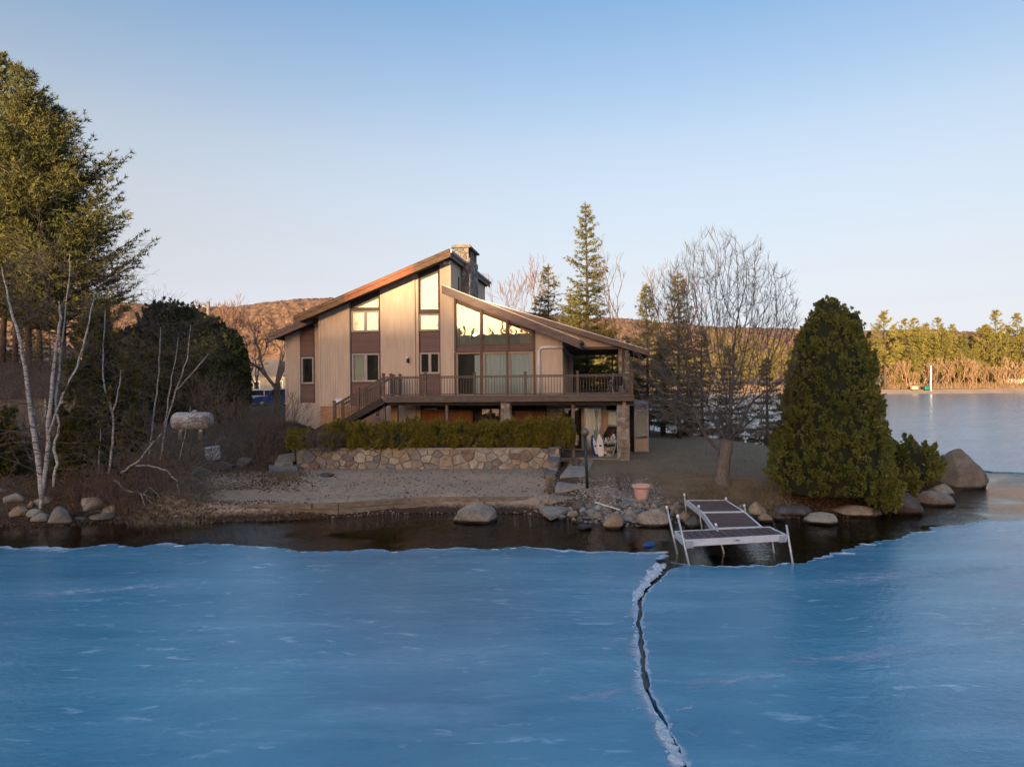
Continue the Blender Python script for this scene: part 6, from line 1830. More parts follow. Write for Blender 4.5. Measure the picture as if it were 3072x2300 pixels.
# return wall stepping down beside the walk
ret = empty('stone_wall', (Bw.x, Bw.y, .3), wall_ang, 'stepped fieldstone pier with bluestone caps beside the walk', 'wall')
def ret_block(x0, x1, y0, y1, z0, z1, seed, cap=True, size=.24):
    MB().box(x0, x1, y0, y1, z0, z1).build('mortar_core', M['mortar'], ret)
    lay_stones(ret, (x0, y0, z0), (1, 0, 0), (0, 0, 1), (0, -1, 0), [(0, 0), (x1 - x0, 0), (x1 - x0, z1 - z0), (0, z1 - z0)], size, .035, .013, 1.2, seed)
    lay_stones(ret, (x1, y0, z0), (0, 1, 0), (0, 0, 1), (1, 0, 0), [(0, 0), (y1 - y0, 0), (y1 - y0, z1 - z0), (0, z1 - z0)], size, .035, .013, 1.2, seed + 1)
    if cap: MB().box(x0 - .04, x1 + .07, y0 - .06, y1, z1 + .002, z1 + .06).build('cap_slab', M['flag'], ret, bevel=.012)
ret_block(.02, .42, -.04, 1.8, 0, 1.40, 81)
ret_block(.0, .38, -1.5, -.06, 0, 1.0, 83)
ret_block(-.06, .28, -2.5, -1.53, .0, .62, 85)
# ---- concrete patio slab, walk and steps
def gslab(name, pxs_, z, th, label, cat, m='concrete', parent=None):
    pts = [G(x, y, z) for x, y in pxs_]
    o = MB().prism_z([(p.x, p.y) for p in pts], z - th, z).build(name, M[m], parent, bevel=.02)
    if label: tag(o, label, cat)
    return o
patio = MB().prism([hw(U0(1690, 1350, .8), .85, 1.0), hw(U0(1690, 1350, .8), -2.2, 1.0), hw(uc - .28, -2.5, 1.0), hw(uc - .28, .85, 1.0)],
                   [hw(U0(1690, 1350, .8), .85, 1.17), hw(U0(1690, 1350, .8), -2.2, 1.17), hw(uc - .28, -2.5, 1.17), hw(uc - .28, .85, 1.17)]).build('patio_slab', M['concrete'])
tag(patio, 'concrete patio slab below the deck by the glass doors', 'patio')
walk = empty('concrete_walk', (0, 0, 0), 0, 'sloping concrete walk with steps down to the lake', 'walk')
wl_ = [(1712, 1378, 1.14), (1700, 1402, 1.02), (1680, 1427, .90)]; wr_ = [(1783, 1378, 1.14), (1770, 1402, 1.02), (1758, 1425, .90)]
L_ = [G(*p) for p in wl_]; Rr = [G(*p) for p in wr_]
for i in range(2):
    ring = [L_[i], Rr[i], Rr[i + 1], L_[i + 1]]
    if i: ring = [L_[1].lerp(L_[2], .01), Rr[1].lerp(Rr[2], .01), Rr[2], L_[2]]
    MB().prism([(p.x, p.y, p.z - .2) for p in ring], [tuple(p) for p in ring]).build('slab', M['concrete'], walk, bevel=.012)
def step(name, pxs_, z, th, seed, m='concrete', tilt=0.0):
    pts = [G(x, y, z) for x, y in pxs_]
    o = MB().prism([(p.x, p.y, z - th) for p in pts], [(p.x, p.y, z) for p in pts]).build(name, M[m], walk, bevel=.025)
    return o
step('step', [(1672, 1444), (1756, 1440), (1762, 1458), (1665, 1462)], .71, .30, 1)
step('step', [(1655, 1476), (1758, 1470), (1772, 1488), (1648, 1494)], .50, .28, 2, 'slabstone')
sl_ = [G(1618, 1524, .22), G(1662, 1509, .26), G(1708, 1524, .26), G(1652, 1549, .17)]
o = MB().prism([(p.x, p.y, p.z - .14) for p in sl_], [tuple(p) for p in sl_]).build('stone_slab', M['slabstone'], bevel=.015)
tag(o, 'flat square slab tipped towards the water below the steps', 'slab')
# stone steps at the left end of the wall
ls = empty('stone_steps', (0, 0, 0), 0, 'rough stone steps rising beside the end of the fieldstone wall', 'steps')
for k, (pxs_, z, th) in enumerate([([(808, 1394), (893, 1390), (895, 1400), (806, 1404)], 1.02, .22), ([(826, 1378), (878, 1373), (880, 1386), (822, 1390)], 1.17, .22), ([(836, 1364), (884, 1358), (886, 1370), (832, 1374)], 1.33, .22)]):
    pts = [G(x, y, z) for x, y in pxs_]
    MB().prism([(p.x, p.y, z - th) for p in pts], [(p.x + rr.uniform(-.03, .03), p.y + rr.uniform(-.03, .03), z + rr.uniform(-.02, .02)) for p in pts]).build('step', M['slabstone'] if k else M['rock_blue'], ls, bevel=.03)

# ---- timber wall along the beach
tim = empty('timber_wall', tuple(G(1000, 1520, .2)), 0, 'weathered grey timber wall holding the beach', 'wall')
to = tim.location.copy()
def timber(p0, p1, h=.19, d=.17):
    b = Vector(p1) - Vector(p0); L = b.length; mid = (Vector(p0) + Vector(p1)) / 2 - to
    o = MB().box(-L / 2 + .008, L / 2 - .008, 0, d, -h, 0).build('timber', M['timber'], tim, bevel=.012)
    o.location = mid; o.rotation_euler = (rr.uniform(-.02, .02), -math.asin(b.z / L), math.atan2(b.y, b.x))
rows = [([(595, 1506), (718, 1507)], .47), ([(712, 1514), (935, 1511)], .44), ([(936, 1511), (1015, 1509)], .44), ([(1016, 1509), (1230, 1493)], .44), ([(1230, 1493), (1440, 1491)], .44), ([(1440, 1491), (1650, 1491)], .44), ([(508, 1518), (594, 1516)], .36)]
for (a, b), z in rows: timber(G(*a, z), G(*b, z))
def under(a, b, z, drop): 
    p, q = G(*a, z), G(*b, z)
    return (p.x, p.y - .012, z - drop), (q.x, q.y - .012, z - drop)
for a, b, z in [((400, 1522), (520, 1521), .36), ((521, 1521), (775, 1513), .40), ((776, 1513), (1015, 1509), .44), ((1016, 1509), (1180, 1497), .44), ((1181, 1497), (1400, 1491), .44), ((1401, 1491), (1652, 1491), .44)]:
    timber(*under(a, b, z, .197))
for a, b, z in [((398, 1522), (660, 1517), .36), ((661, 1517), (960, 1511), .42), ((961, 1511), (1240, 1493), .44), ((1241, 1493), (1652, 1491), .44)]:
    timber(*under(a, b, z, .394))
for a, b, z in [((440, 1522), (512, 1520), .37)]: timber(G(*a, z), G(*b, z))

# ---- rocks
def rock_mesh(seed, sub=3, sq=.75, rough=.22, peak=0.0, lean=0.0):
    import bmesh
    bm = bmesh.new(); bmesh.ops.create_icosphere(bm, subdivisions=sub, radius=1.0)
    r = random.Random(seed); off = Vector((r.uniform(-50, 50), r.uniform(-50, 50), r.uniform(-50, 50)))
    planes = [(Vector((r.gauss(0, 1), r.gauss(0, 1), r.gauss(0, .8))).normalized(), r.uniform(.5, .85)) for _ in range(11)]
    for v in bm.verts:
        n = v.co.normalized()
        d = 1 + rough * noise.noise(n * 1.3 + off) + rough * .45 * noise.noise(n * 3.1 + off) + rough * .16 * noise.noise(n * 8 + off)
        p = n * d
        for pn, pd in planes:
            e = p.dot(pn) - pd
            if e > 0: p = p - pn * e * .92
        v.co = p
    me_ = bpy.data.meshes.new('boulder'); bm.to_mesh(me_); bm.free()
    me_.polygons.foreach_set('use_smooth', [True] * len(me_.polygons))
    co = np.array([v.co for v in me_.vertices]); mn, mx_ = co.min(0), co.max(0)
    for v in me_.vertices: v.co = Vector(((v.co.x - (mn[0] + mx_[0]) / 2) / (mx_[0] - mn[0]), (v.co.y - (mn[1] + mx_[1]) / 2) / (mx_[1] - mn[1]), (v.co.z - mn[2]) / (mx_[2] - mn[2])))
    if peak:
        for v in me_.vertices:
            k = 1 - peak * v.co.z ** 1.1; v.co.x = v.co.x * k + lean * v.co.z; v.co.y *= k
    me_.update()
    return me_
ROCKM = {}
def rock(x0, y0, x1, y1, zb, m, label, group=None, seed=None, name='boulder', sub=3, depth=.8, sink=.25, rz=None, peak=.28, lean=.0):
    """a boulder that fills a pixel box, resting at height zb"""
    seed = seed if seed is not None else int(x0 * 7 + y0)
    g = ground_hit((x0 + x1) / 2, y1); Y = g.y; zb = g.z
    w = (x1 - x0) / FPX * Y * 1.03; d = w * depth
    Y2 = Y + d * .42
    w *= Y2 / Y * .99
    ztop = P((x0 + x1) / 2, y0, Y2 + d * .05).z
    h = max(ztop - zb, .06); H_ = h / (1 - sink)
    me_ = rock_mesh(seed, sub, peak=peak, lean=lean)
    me_.materials.append(M[m])
    p = P((x0 + x1) / 2, (y0 + y1) / 2, Y2)
    o = link(name, me_, None, (p.x, Y2, zb - H_ * sink), (0, 0, rz if rz is not None else 0), (w, d, H_))
    tag(o, label, 'rock', group)
    return o
rock(1343, 1507, 1506, 1573, 0, 'rock', 'large solitary grey boulder standing in the shallow water off the beach', seed=5, sub=4, depth=.75, peak=.5, lean=.05)
rock(2812, 1343, 2972, 1468, 0, 'rock', 'tall pointed grey boulder at the tip of the point', seed=31, sub=4, depth=.8, peak=.5, lean=-.10)
SG = 'boulders along the point'
for a in [(2414, 1536, 2522, 1579, 0, 'rock', 'low rounded boulder in the water beside the dock'), (2312, 1517, 2448, 1552, .05, 'rock_dark', 'long flat dark boulder under the arborvitae'),
          (2500, 1513, 2626, 1553, 0, 'rock_tan', 'long flat tan boulder under the arborvitae'), (2628, 1470, 2762, 1548, 0, 'rock_dark', 'sloping dark boulder below the evergreen shrubs'),
          (2750, 1468, 2864, 1520, 0, 'rock', 'broad flat-topped boulder at the waterline of the point'), (2780, 1448, 2864, 1488, .12, 'rock', 'boulder tucked behind the flat-topped one'),
          (2238, 1503, 2304, 1551, .0, 'rock_tan', 'tall tan boulder just past the dock end'), (2270, 1536, 2320, 1569, 0, 'rock_tan', 'smaller tan boulder leaning on the tall tan one'),
          (2208, 1510, 2240, 1534, .15, 'rock', 'small boulder at the shore end of the dock'), (2322, 1545, 2357, 1562, 0, 'rock_dark', 'small dark rock awash near the arborvitae'),
          (2595, 1530, 2650, 1552, 0, 'rock_dark', 'dark boulder wedged between two larger ones')]:
    rock(*a, group=SG)
PG = 'rocks piled at the shore by the dock'
for a in [(1802, 1537, 1879, 1588, 0, 'rock_tan', 'big rounded tan boulder at the water in front of the rock pile'), (1898, 1521, 2009, 1581, 0, 'rock', 'biggest flat-faced boulder beside the dock posts'),
          (2026, 1530, 2078, 1567, .05, 'rock_tan', 'round tan boulder under the dock edge'), (2050, 1545, 2122, 1586, 0, 'rock_dark', 'dark boulder under the dock'),
          (1711, 1495, 1760, 1536, .3, 'rock_dark', 'dark rock on the rock pile under the lamp post'), (1866, 1525, 1930, 1549, .22, 'rock', 'long pale rock lying on the biggest boulders'),
          (1729, 1572, 1782, 1590, 0, 'rock_dark', 'flat rock awash in front of the rock pile'), (1860, 1501, 1908, 1516, .4, 'flag', 'flat dark slab-like rock below the flower pot'),
          (1949, 1498, 1992, 1516, .42, 'rock_blue', 'pale flat rock beside the flower pot'), (1606, 1531, 1650, 1546, 0, 'rock_dark', 'dark flat rock in the water by the tipped slab'),
          (1654, 1529, 1668, 1533, .45, 'rock', 'small stone on the top step')][:10]:
    rock(*a, group=PG)
pile = [(1695, 1533, 1718, 1556), (1716, 1530, 1739, 1553), (1737, 1531, 1760, 1553), (1758, 1524, 1792, 1550), (1776, 1531, 1810, 1558), (1740, 1550, 1781, 1564), (1798, 1496, 1832, 1518), (1841, 1510, 1875, 1536),
        (1870, 1548, 1908, 1568), (1950, 1510, 1974, 1531), (1911, 1508, 1932, 1524), (1932, 1511, 1952, 1528), (1846, 1494, 1868, 1510), (1671, 1542, 1702, 1560), (2014, 1510, 2052, 1534), (2004, 1528, 2028, 1556),
        (1700, 1518, 1722, 1536), (1830, 1520, 1850, 1540), (1782, 1512, 1806, 1530), (1756, 1506, 1780, 1526), (1974, 1516, 2004, 1534), (1992, 1502, 2018, 1516), (1880, 1514, 1902, 1528), (1806, 1518, 1828, 1538), (2090, 1530, 2118, 1550), (2130, 1522, 2166, 1545)]
_pr = random.Random(17)
for _k in range(46):
    _x = _pr.uniform(1695, 2050); _y = 1502 + (_pr.random() ** .8) * 62; _w = _pr.uniform(14, 32)
    if abs(_x - 1928) < 34 and _y < 1512: continue
    pile.append((_x, _y, _x + _w, _y + _w * _pr.uniform(.5, .85)))
for k, b in enumerate(pile):
    zb = max(0.0, min(.42, (1560 - b[3]) / 60 * .42))
    rock(*b, zb, ('rock', 'rock_tan', 'rock_dark', 'rock_blue', 'rock')[k % 5], 'grey-brown stone in the rock pile between the walk and the dock', PG, 900 + k, 'stone', 2, .9, .3)
LG = 'boulders along the left bank'
for a in [(0, 1477, 82, 1518, .35, 'rock', 'long flat boulder at the foot of the birch clump'), (-10, 1462, 32, 1482, .6, 'rock_dark', 'boulder behind the long flat one at the birches'), (26, 1516, 90, 1551, .1, 'rock_tan', 'brown boulder below the birch clump at the water'),
          (75, 1525, 130, 1553, .12, 'rock', 'boulder beside the brown one on the left bank'), (92, 1536, 147, 1571, 0, 'rock', 'grey boulder at the waterline below the birches'), (96, 1490, 160, 1518, .45, 'rock', 'flat boulder at the base of the leaning birch trunk'),
          (148, 1518, 230, 1576, 0, 'rock', 'large slanting grey boulder at the waterline of the left bank'), (240, 1490, 310, 1539, .25, 'rock', 'rounded grey boulder under the hanging brush'), (302, 1513, 356, 1549, .12, 'rock_tan', 'orange-brown boulder under the hanging brush'),
          (265, 1536, 350, 1568, 0, 'rock', 'flat boulder at the water under the hanging brush'), (80, 1502, 102, 1526, .3, 'rock_tan', 'small brown rock between the left bank boulders'), (222, 1548, 262, 1565, 0, 'rock_dark', 'small dark rock at the waterline of the left bank'),
          (577, 1398, 630, 1433, .85, 'rock_blue', 'blue-grey boulder at the edge of the beach below the drum'), (640, 1380, 706, 1414, .95, 'rock_dark', 'dark brown boulder beside the white drum'), (706, 1371, 762, 1402, 1.05, 'rock_dark', 'smooth dark boulder next to the brush'),
          (470, 1512, 510, 1524, .35, 'rock', 'small flat rock on the timber wall'), (518, 1544, 540, 1557, 0, 'rock', 'small stone at the foot of the timber wall')]:
    rock(*a, group=LG)
rock(955, 1416, 1006, 1433, .75, 'rock_dark', 'low dark rock half buried in the beach sand')
rock(2282, 1298, 2345, 1338, .8, 'rock_blue', 'grey boulder at the far edge of the lawn')
rock(1600, 1484, 1622, 1492, .45, 'rock_blue', 'small pale stone lying on the end of the timber wall', name='stone')

# ---- gravel, leaves and grass
def scatter_px(n, boxes, r, zf=True):
    out = []
    for (x0, y0, x1, y1, z), k in boxes:
        for _ in range(int(n * k)):
            p = G(x0 - (x1 - x0) * .15 + (x1 - x0) * 1.3 * r.beta(2, 2), y0 + (y1 - y0) * r.beta(1.3, 1.3), z); out.append((p.x, p.y))
    return np.array(out)
r = np.random.default_rng(77)
def pebbles(name, XY, s0, s1, m_, lift=0.01):
    Z = terrain_z(XY[:, 0], XY[:, 1]) + lift
    n = len(XY); s = r.uniform(s0, s1, n)
    oct_ = np.array([[1, 0, 0], [0, 1, 0], [-1, 0, 0], [0, -1, 0], [0, 0, .7], [0, 0, -.5]])
    V = oct_[None] * s[:, None, None] * r.uniform(.6, 1.3, (n, 6, 1)) + np.stack([XY[:, 0], XY[:, 1], Z], -1)[:, None]
    f = np.array([[0, 1, 4], [1, 2, 4], [2, 3, 4], [3, 0, 4], [1, 0, 5], [2, 1, 5], [3, 2, 5], [0, 3, 5]])
    F_ = (np.arange(n) * 6)[:, None, None] + f[None]
    tag(link(name, np_mesh(name, V.reshape(-1, 3), F_.reshape(-1, 3), M[m_])), kind='stuff')
pebbles('gravel', scatter_px(5200, [((1755, 1458, 1960, 1520, .5), 1.0), ((1690, 1500, 2060, 1565, .2), .4), ((1000, 1530, 1640, 1552, .08), .15)], r), .018, .05, 'gravel')
def leaves(name, XY, s0, s1, m_, lift=.02, stand=.5):
    Z = terrain_z(XY[:, 0], XY[:, 1]) + lift
    n = len(XY); C = np.stack([XY[:, 0], XY[:, 1], Z], -1)
    a = unit(r.normal(size=(n, 3)) * np.array([1, 1, stand])); b = unit(np.cross(a, unit(r.normal(size=(n, 3)) * np.array([.4, .4, 1]))))
    s = r.uniform(s0, s1, (n, 1))
    V = np.stack([C - a * s, C + b * s * .5, C + a * s, C - b * s * .5], 1)
    tag(link(name, np_mesh(name, V.reshape(-1, 3), np.arange(n * 4).reshape(-1, 4), M[m_])), kind='stuff')
leaves('fallen_leaves', scatter_px(9000, [((400, 1535, 1640, 1560, .08), .55), ((560, 1395, 920, 1440, .95), .35), ((430, 1400, 620, 1530, .7), .5), ((0, 1420, 420, 1580, .6), .9), ((2200, 1490, 2700, 1545, .3), .5), ((900, 1405, 1640, 1500, .6), .12), ((760, 1300, 900, 1400, 1.5), .3)], r), .025, .06, 'leaf_litter')
XY = scatter_px(20000, [((1700, 1330, 2480, 1500, .8), 1.0), ((1850, 1440, 2400, 1520, .55), .5)], r)
keep = in_poly(XY[:, 0], XY[:, 1], lawn_poly); XY = XY[keep]
Z = terrain_z(XY[:, 0], XY[:, 1])
Vn, Fn = needles(np.stack([XY[:, 0], XY[:, 1], Z], -1), np.tile(np.array([[0, 0, 1.]]), (len(XY), 1)), 3, .06, .8, .012, r)
tag(link('lawn_grass', np_mesh('lawn_grass', Vn, Fn, M['dry_grass'])), kind='stuff')
XY = scatter_px(2600, [((380, 1380, 620, 1520, .8), 1.0), ((1640, 1440, 1660, 1480, .5), .05), ((2060, 1470, 2330, 1510, .5), .8), ((820, 1300, 900, 1380, 1.6), .3)], r)
Z = terrain_z(XY[:, 0], XY[:, 1])
Vn, Fn = needles(np.stack([XY[:, 0], XY[:, 1], Z], -1), np.tile(np.array([[0, 0, 1.]]), (len(XY), 1)), 6, .20, .55, .012, r)
tag(link('dry_weeds', np_mesh('dry_weeds', Vn, Fn, M['dry_grass'])), kind='stuff')

# ---- dock: three aluminium-framed sections on pipe legs
ZD = .60
def dpt(px, py, z=ZD): return G(px, py, z)
dock = empty('boat_dock', tuple(dpt(2200, 1560)), 0, 'L-shaped dock of brown planks in white aluminium frames on pipe legs', 'dock')
do = dock.location.copy()
def section(c, label=None, along=True, npl=8, sag=0.0):
    """c: four corners (near-left, near-right, far-right, far-left); planks run across"""
    c = [Vector(p) - do for p in c]
    e = empty('dock_section', (0, 0, 0), 0, parent=dock)
    th = .16
    for i in range(4):
        a, b = c[i], c[(i + 1) % 4]
        inw = (sum(c, Vector()) / 4 - (a + b) / 2); inw.z = 0; inw.normalize()
        q = [a, b, b + inw * .05, a + inw * .05]
        ins = .002 if i % 2 else 0
        q = [a.lerp(b, ins), b.lerp(a, ins), (b + inw * .05).lerp(a + inw * .05, ins), (a + inw * .05).lerp(b + inw * .05, ins)]
        MB().prism([p - Vector((0, 0, th)) for p in q], [p + Vector((0, 0, .004 + .002 * (i % 2))) for p in q]).build('frame_rail', M['alu'], e)
    for k in range(npl):
        f0, f1 = (k + .06) / npl, (k + .94) / npl
        g0, g1 = .025, .975
        if along:                                                        # seams run towards the far end
            B = lambda s, t: (c[0].lerp(c[1], .02 + s * .96)).lerp(c[3].lerp(c[2], .02 + s * .96), t)
            ring = [B(f0, g0), B(f1, g0), B(f1, g1), B(f0, g1)]
        else:
            B = lambda s, t: (c[0].lerp(c[1], t)).lerp(c[3].lerp(c[2], t), .02 + s * .96)
            ring = [B(f0, g0), B(f0, g1), B(f1, g1), B(f1, g0)]
        MB().prism([p - Vector((0, 0, .035)) for p in ring], [p - Vector((0, 0, .008)) for p in ring]).build('plank', M['plank'], e)
    return e
f1_ = [dpt(2053, 1620, .62), dpt(2361, 1603, .62), dpt(2309, 1579, .60), dpt(2023, 1592, .60)]
s1_ = section(f1_, npl=12)
m1 = [dpt(2140, 1584, .59), dpt(2287, 1579, .59), dpt(2236, 1535, .61), dpt(2106, 1537, .61)]
section(m1, along=False, npl=9)
m2 = [dpt(2105, 1535.5, .61), dpt(2235, 1533.5, .61), dpt(2178, 1499, .62), dpt(2058, 1500, .62)]
section(m2, along=False, npl=9)
# maker's plate on the front rail and pipe brackets
fl_, fr_ = f1_[0] - do, f1_[1] - do
mid = fl_.lerp(fr_, .50)
o = MB().box(-.085, .085, -.006, -.001, -.045, .0).build('maker_plate', M['galv'], dock); o.location = mid + Vector((0, -.003, -.05)); o.rotation_euler = (0, 0, math.atan2(fr_.y - fl_.y, fr_.x - fl_.x))
for k in range(3):
    o = MB().box(-.018, .018, -.003, 0, -.012, .012).build('plate_mark', M['trim'], dock); o.location = mid + Vector((-.045 + .045 * k, -.0105, -.072)); o.rotation_euler = (0, 0, math.atan2(fr_.y - fl_.y, fr_.x - fl_.x))
def leg(pt, pb, zb, rad=.026, cap=True):
    """pixel of the top and of the foot (on the water plane or a given height)"""
    b = G(*pb, zb); t_ = P(*pt, b.y - .05)
    d = (t_ - b).normalized()
    b2 = b - d * .5
    o = MB().tube([b2 - do, b - do, t_ - do], rad, 10).build('leg', M['galv'], dock, True)
    if cap: MB().tube([t_ - do - d * .05, t_ - do + d * .025], [rad * 1.5, rad * 1.25], 10).build('leg_cap', M['plastic_white'], o, True)
    return o
leg((2033, 1546), (2068, 1698), 0); leg((2359, 1574), (2379, 1696), 0, cap=False); leg((2000, 1520), (2032, 1661), 0)
leg((2147, 1572), (2172, 1659), 0); leg((2096, 1517), (2106, 1586), .05); leg((2053, 1482), (2058, 1530), .2); leg((2178, 1494), (2180, 1506), .5); leg((2233, 1515), (2237, 1540), .3)
b = G(2322, 1657, 0)
MB().tube([b - do - Vector((0, 0, .4)), b - do, b - do + Vector((-.08, 0, .5))], .026, 10).build('leg', M['galv'], dock, True)
for p in (fl_, fr_):
    s = 1 if p is fl_ else -1
    o = MB().box(-.10, .10, -.02, -.002, -.17, .0).build('corner_bracket', M['galv'], dock); o.location = p + Vector((s * .12, -.004, -.02)); o.rotation_euler = (0, 0, math.atan2(fr_.y - fl_.y, fr_.x - fl_.x))

# ---- lamp post
q = G(1762, 1456, .74)
lp = empty('lamp_post', (q.x, q.y, tz(q.x, q.y) - .02), 0, 'dark green globe lamp post beside the concrete walk', 'lamp post')
top = P(1755, 1312, q.y) - Vector(lp.location)
MB().tube([(0, 0, 0), tuple(top * .5), tuple(top)], .055, 12).build('pole', M['lamp_green'], lp, True)
MB().tube([tuple(top * .42), tuple(top * .46)], .07, 12).build('collar', M['lamp_green'], lp, True)
MB().tube([tuple(top), tuple(top + Vector((0, 0, .05)))], [.075, .06], 12).build('neck', M['black'], lp, True)
import bmesh as _bm
bm = _bm.new(); _bm.ops.create_uvsphere(bm, u_segments=24, v_segments=16, radius=.155)
me_ = bpy.data.meshes.new('globe'); bm.to_mesh(me_); bm.free(); me_.polygons.foreach_set('use_smooth', [True] * len(me_.polygons)); me_.materials.append(M['lamp_globe'])
link('globe', me_, lp, top + Vector((0, 0, .19)))

# ---- pink flower pot
q = G(1928, 1496, .5)
pot = empty('flower_pot', (q.x, q.y + .2, tz(q.x, q.y + .2) - .02), 0, 'empty pink terracotta flower pot with thick rim on the lawn edge', 'pot')
pr = [(.19, 0), (.22, .12), (.255, .34), (.27, .42)]
MB().lathe(pr, 28).build('body', M['terracotta'], pot, True)
MB().lathe([(.25, .415), (.315, .43), (.335, .47), (.325, .525), (.285, .545), (.25, .53), (.235, .46), (.235, .40)], 28).build('rim', M['terracotta'], pot, True)
MB().lathe([(.0, .43), (.236, .431), (.236, .44), (.0, .45)], 24).build('soil', M['soil'], pot)
MB().lathe([(.236, .20), (.246, .215), (.242, .235)], 28).build('relief_band', M['terracotta'], pot, True)

# ---- propane tank on blocks
q = G(578, 1318, 1.75)
tk = empty('propane_tank', (q.x, q.y, tz(q.x, q.y)), R(3), 'rusty white propane tank lying on concrete blocks', 'tank')
n = 24; L = 1.06; rd = .47; zc = .95
prof = []
for i in range(9): t = math.pi / 2 * i / 8; prof.append((math.sin(t) * rd, -L + .28 - math.cos(t) * .28 - 0.0))
prof = [(max(a, .004), b) for a, b in prof] + [(a, -b) for a, b in reversed(prof)]
o = MB().lathe([(max(a, .004), b) for a, b in prof], n).build('shell', M['tank'], tk, True, (0, 0, zc), (0, R(90), 0))
for x in (-.5, .5):
    MB().box(x - .1, x + .1, -.3, .3, 0, .42).build('block', M['block'], tk); MB().box(x - .09, x + .09, -.26, .26, .423, .52).build('cradle', M['tank'], tk)
MB().lathe([(.13, 0), (.13, .1), (.10, .13), (.02, .14)], 14).build('dome', M['tank'], tk, True, (.1, 0, zc + rd - .03))
MB().box(-.92, -.86, -.1, .1, zc - .55, zc - .5).build('lifting_lug', M['tank'], tk)
# loose concrete blocks under it
# ---- white drum
q = G(632, 1384, 1.12)
dr = empty('plastic_drum', (q.x, q.y + .3, tz(q.x, q.y + .3) + .02), R(10), 'grubby white cut-off drum standing on the bank', 'drum')
MB().lathe([(.30, 0), (.31, .02), (.315, .18), (.325, .20), (.315, .22), (.32, .53), (.335, .55), (.335, .57), (.31, .575)], 26).build('shell', M['drum'], dr, True, rot=(R(4), R(-5), 0))
MB().tube([(.0, -.16, -.04), (.08, -.2, .02)], .05, 8).build('foot_block', M['block'], dr)

# ---- things stored under the deck
def leaning_board(name, px, py, Y, h, w, m1, m2, tilt, rz, label, stripe=True):
    q = P(px, py, Y); z0 = 1.17
    e = empty(name, (q.x, q.y, z0), rz, label, 'board')
    pts = []
    for i in range(15):
        t = i / 14; hw_ = w / 2 * (math.sin(math.pi * min(1, .16 + t * .78)) ** .55) * (1 if t < .75 else 1 - (t - .75) * 2.2)
        pts.append((hw_, t * h))
    ring = pts + [(-a, b) for a, b in reversed(pts)]
    o = MB().prism_y(ring, -.05, .05).build('hull', M[m1], e, bevel=.015); o.rotation_euler = (R(tilt), 0, 0)
    if stripe:
        inn = [(a * .55, b * .8 + h * .08) for a, b in pts]
        o2 = MB().prism_y(inn + [(-a, b) for a, b in reversed(inn)], -.058, -.051).build('stripe', M[m2], e); o2.rotation_euler = (R(tilt), 0, 0)
        o3 = MB().box(-w * .16, w * .16, -.064, -.059, h * .42, h * .5).build('marking', M['black'], e); o3.rotation_euler = (R(tilt), 0, 0)
    return e
leaning_board('kneeboard', 1790, 1362, 31.0, .98, .30, 'blue', 'plastic_white', -20, R(28), 'blue and white board leaning beside the glass door')
leaning_board('kneeboard', 1803, 1362, 30.9, 1.02, .32, 'plastic_white', 'plastic_white', -16, R(12), 'white board with a dark mark leaning behind the urn', True)
leaning_board('kneeboard', 1816, 1361, 31.1, .9, .30, 'teal', 'plastic_white', -20, R(-20), 'teal and white board leaning behind the stone urn')
leaning_board('kneeboard', 1832, 1359, 31.5, 1.0, .34, 'plastic_white', 'teal', -22, R(-32), 'white board propped against the black cover')
q = G(1827, 1366, 1.18)
ur = empty('garden_urn', (q.x, q.y, 1.17), 0, 'cast stone urn planter with white flowers under the deck', 'urn')
MB().lathe([(.16, 0), (.16, .04), (.11, .06), (.06, .11), (.06, .15), (.12, .19), (.22, .25), (.26, .34), (.28, .38), (.28, .41), (.25, .42)], 22).build('bowl', M['urn'], ur, True)
for k in range(20):
    a = 6.28 * k / 20
    MB().tube([(.13 * math.cos(a), .13 * math.sin(a), .19), (.225 * math.cos(a), .225 * math.sin(a), .25), (.262 * math.cos(a), .262 * math.sin(a), .33)], .016, 5).build('flute', M['urn'], ur, True)
r = np.random.default_rng(91)
C = np.stack([r.normal(size=160) * .14, r.normal(size=160) * .12, .5 + np.abs(r.normal(size=160)) * .14], -1)
V, F_ = fronds(C, unit(C - np.array([0, 0, .35])), .055, r, 3, .2, .6, .9); link('flowers', np_mesh('flowers', V, F_, M['petal']), ur)
C = np.stack([r.normal(size=160) * .15, r.normal(size=160) * .14, .40 + np.abs(r.normal(size=160)) * .10], -1)
V, F_ = fronds(C, unit(C - np.array([0, 0, .3])), .09, r, 3, .3, .5, .5); link('foliage', np_mesh('foliage', V, F_, M['leaf_green']), ur)
q = P(1842, 1355, 32.2)
gr = empty('covered_grill', (q.x, q.y, 1.17), -YAW, 'bulky grill under a black cover beside the stone column', 'grill')
me_ = rock_mesh(3, 3, rough=.1); me_.materials.append(M['black'])
link('cover', me_, gr, (0, 0, .0), None, (1.0, .75, 1.25))
MB().tube([(-.35, -.42, .45), (.02, -.46, 1.15)], .022, 8).build('handle', M['red'], gr, True)
# blue tarp scrap in the water
for k, (px, py, s, nm) in enumerate([(1947, 1636, .28, 'crumpled blue plastic float breaking the water surface'), (1650, 1645, .30, 'blue plastic strip lying under the shallow water')]):
    q = G(px, py, 0 if not k else -.05)
    me_ = rock_mesh(60 + k, 2, rough=.5); me_.materials.append(M['blue'])
    o = link('plastic_float', me_, None, (q.x, q.y, -.09), (0, 0, .4), (s * 1.5, s * .8, s * (.75 if not k else .3))); tag(o, nm, 'float')

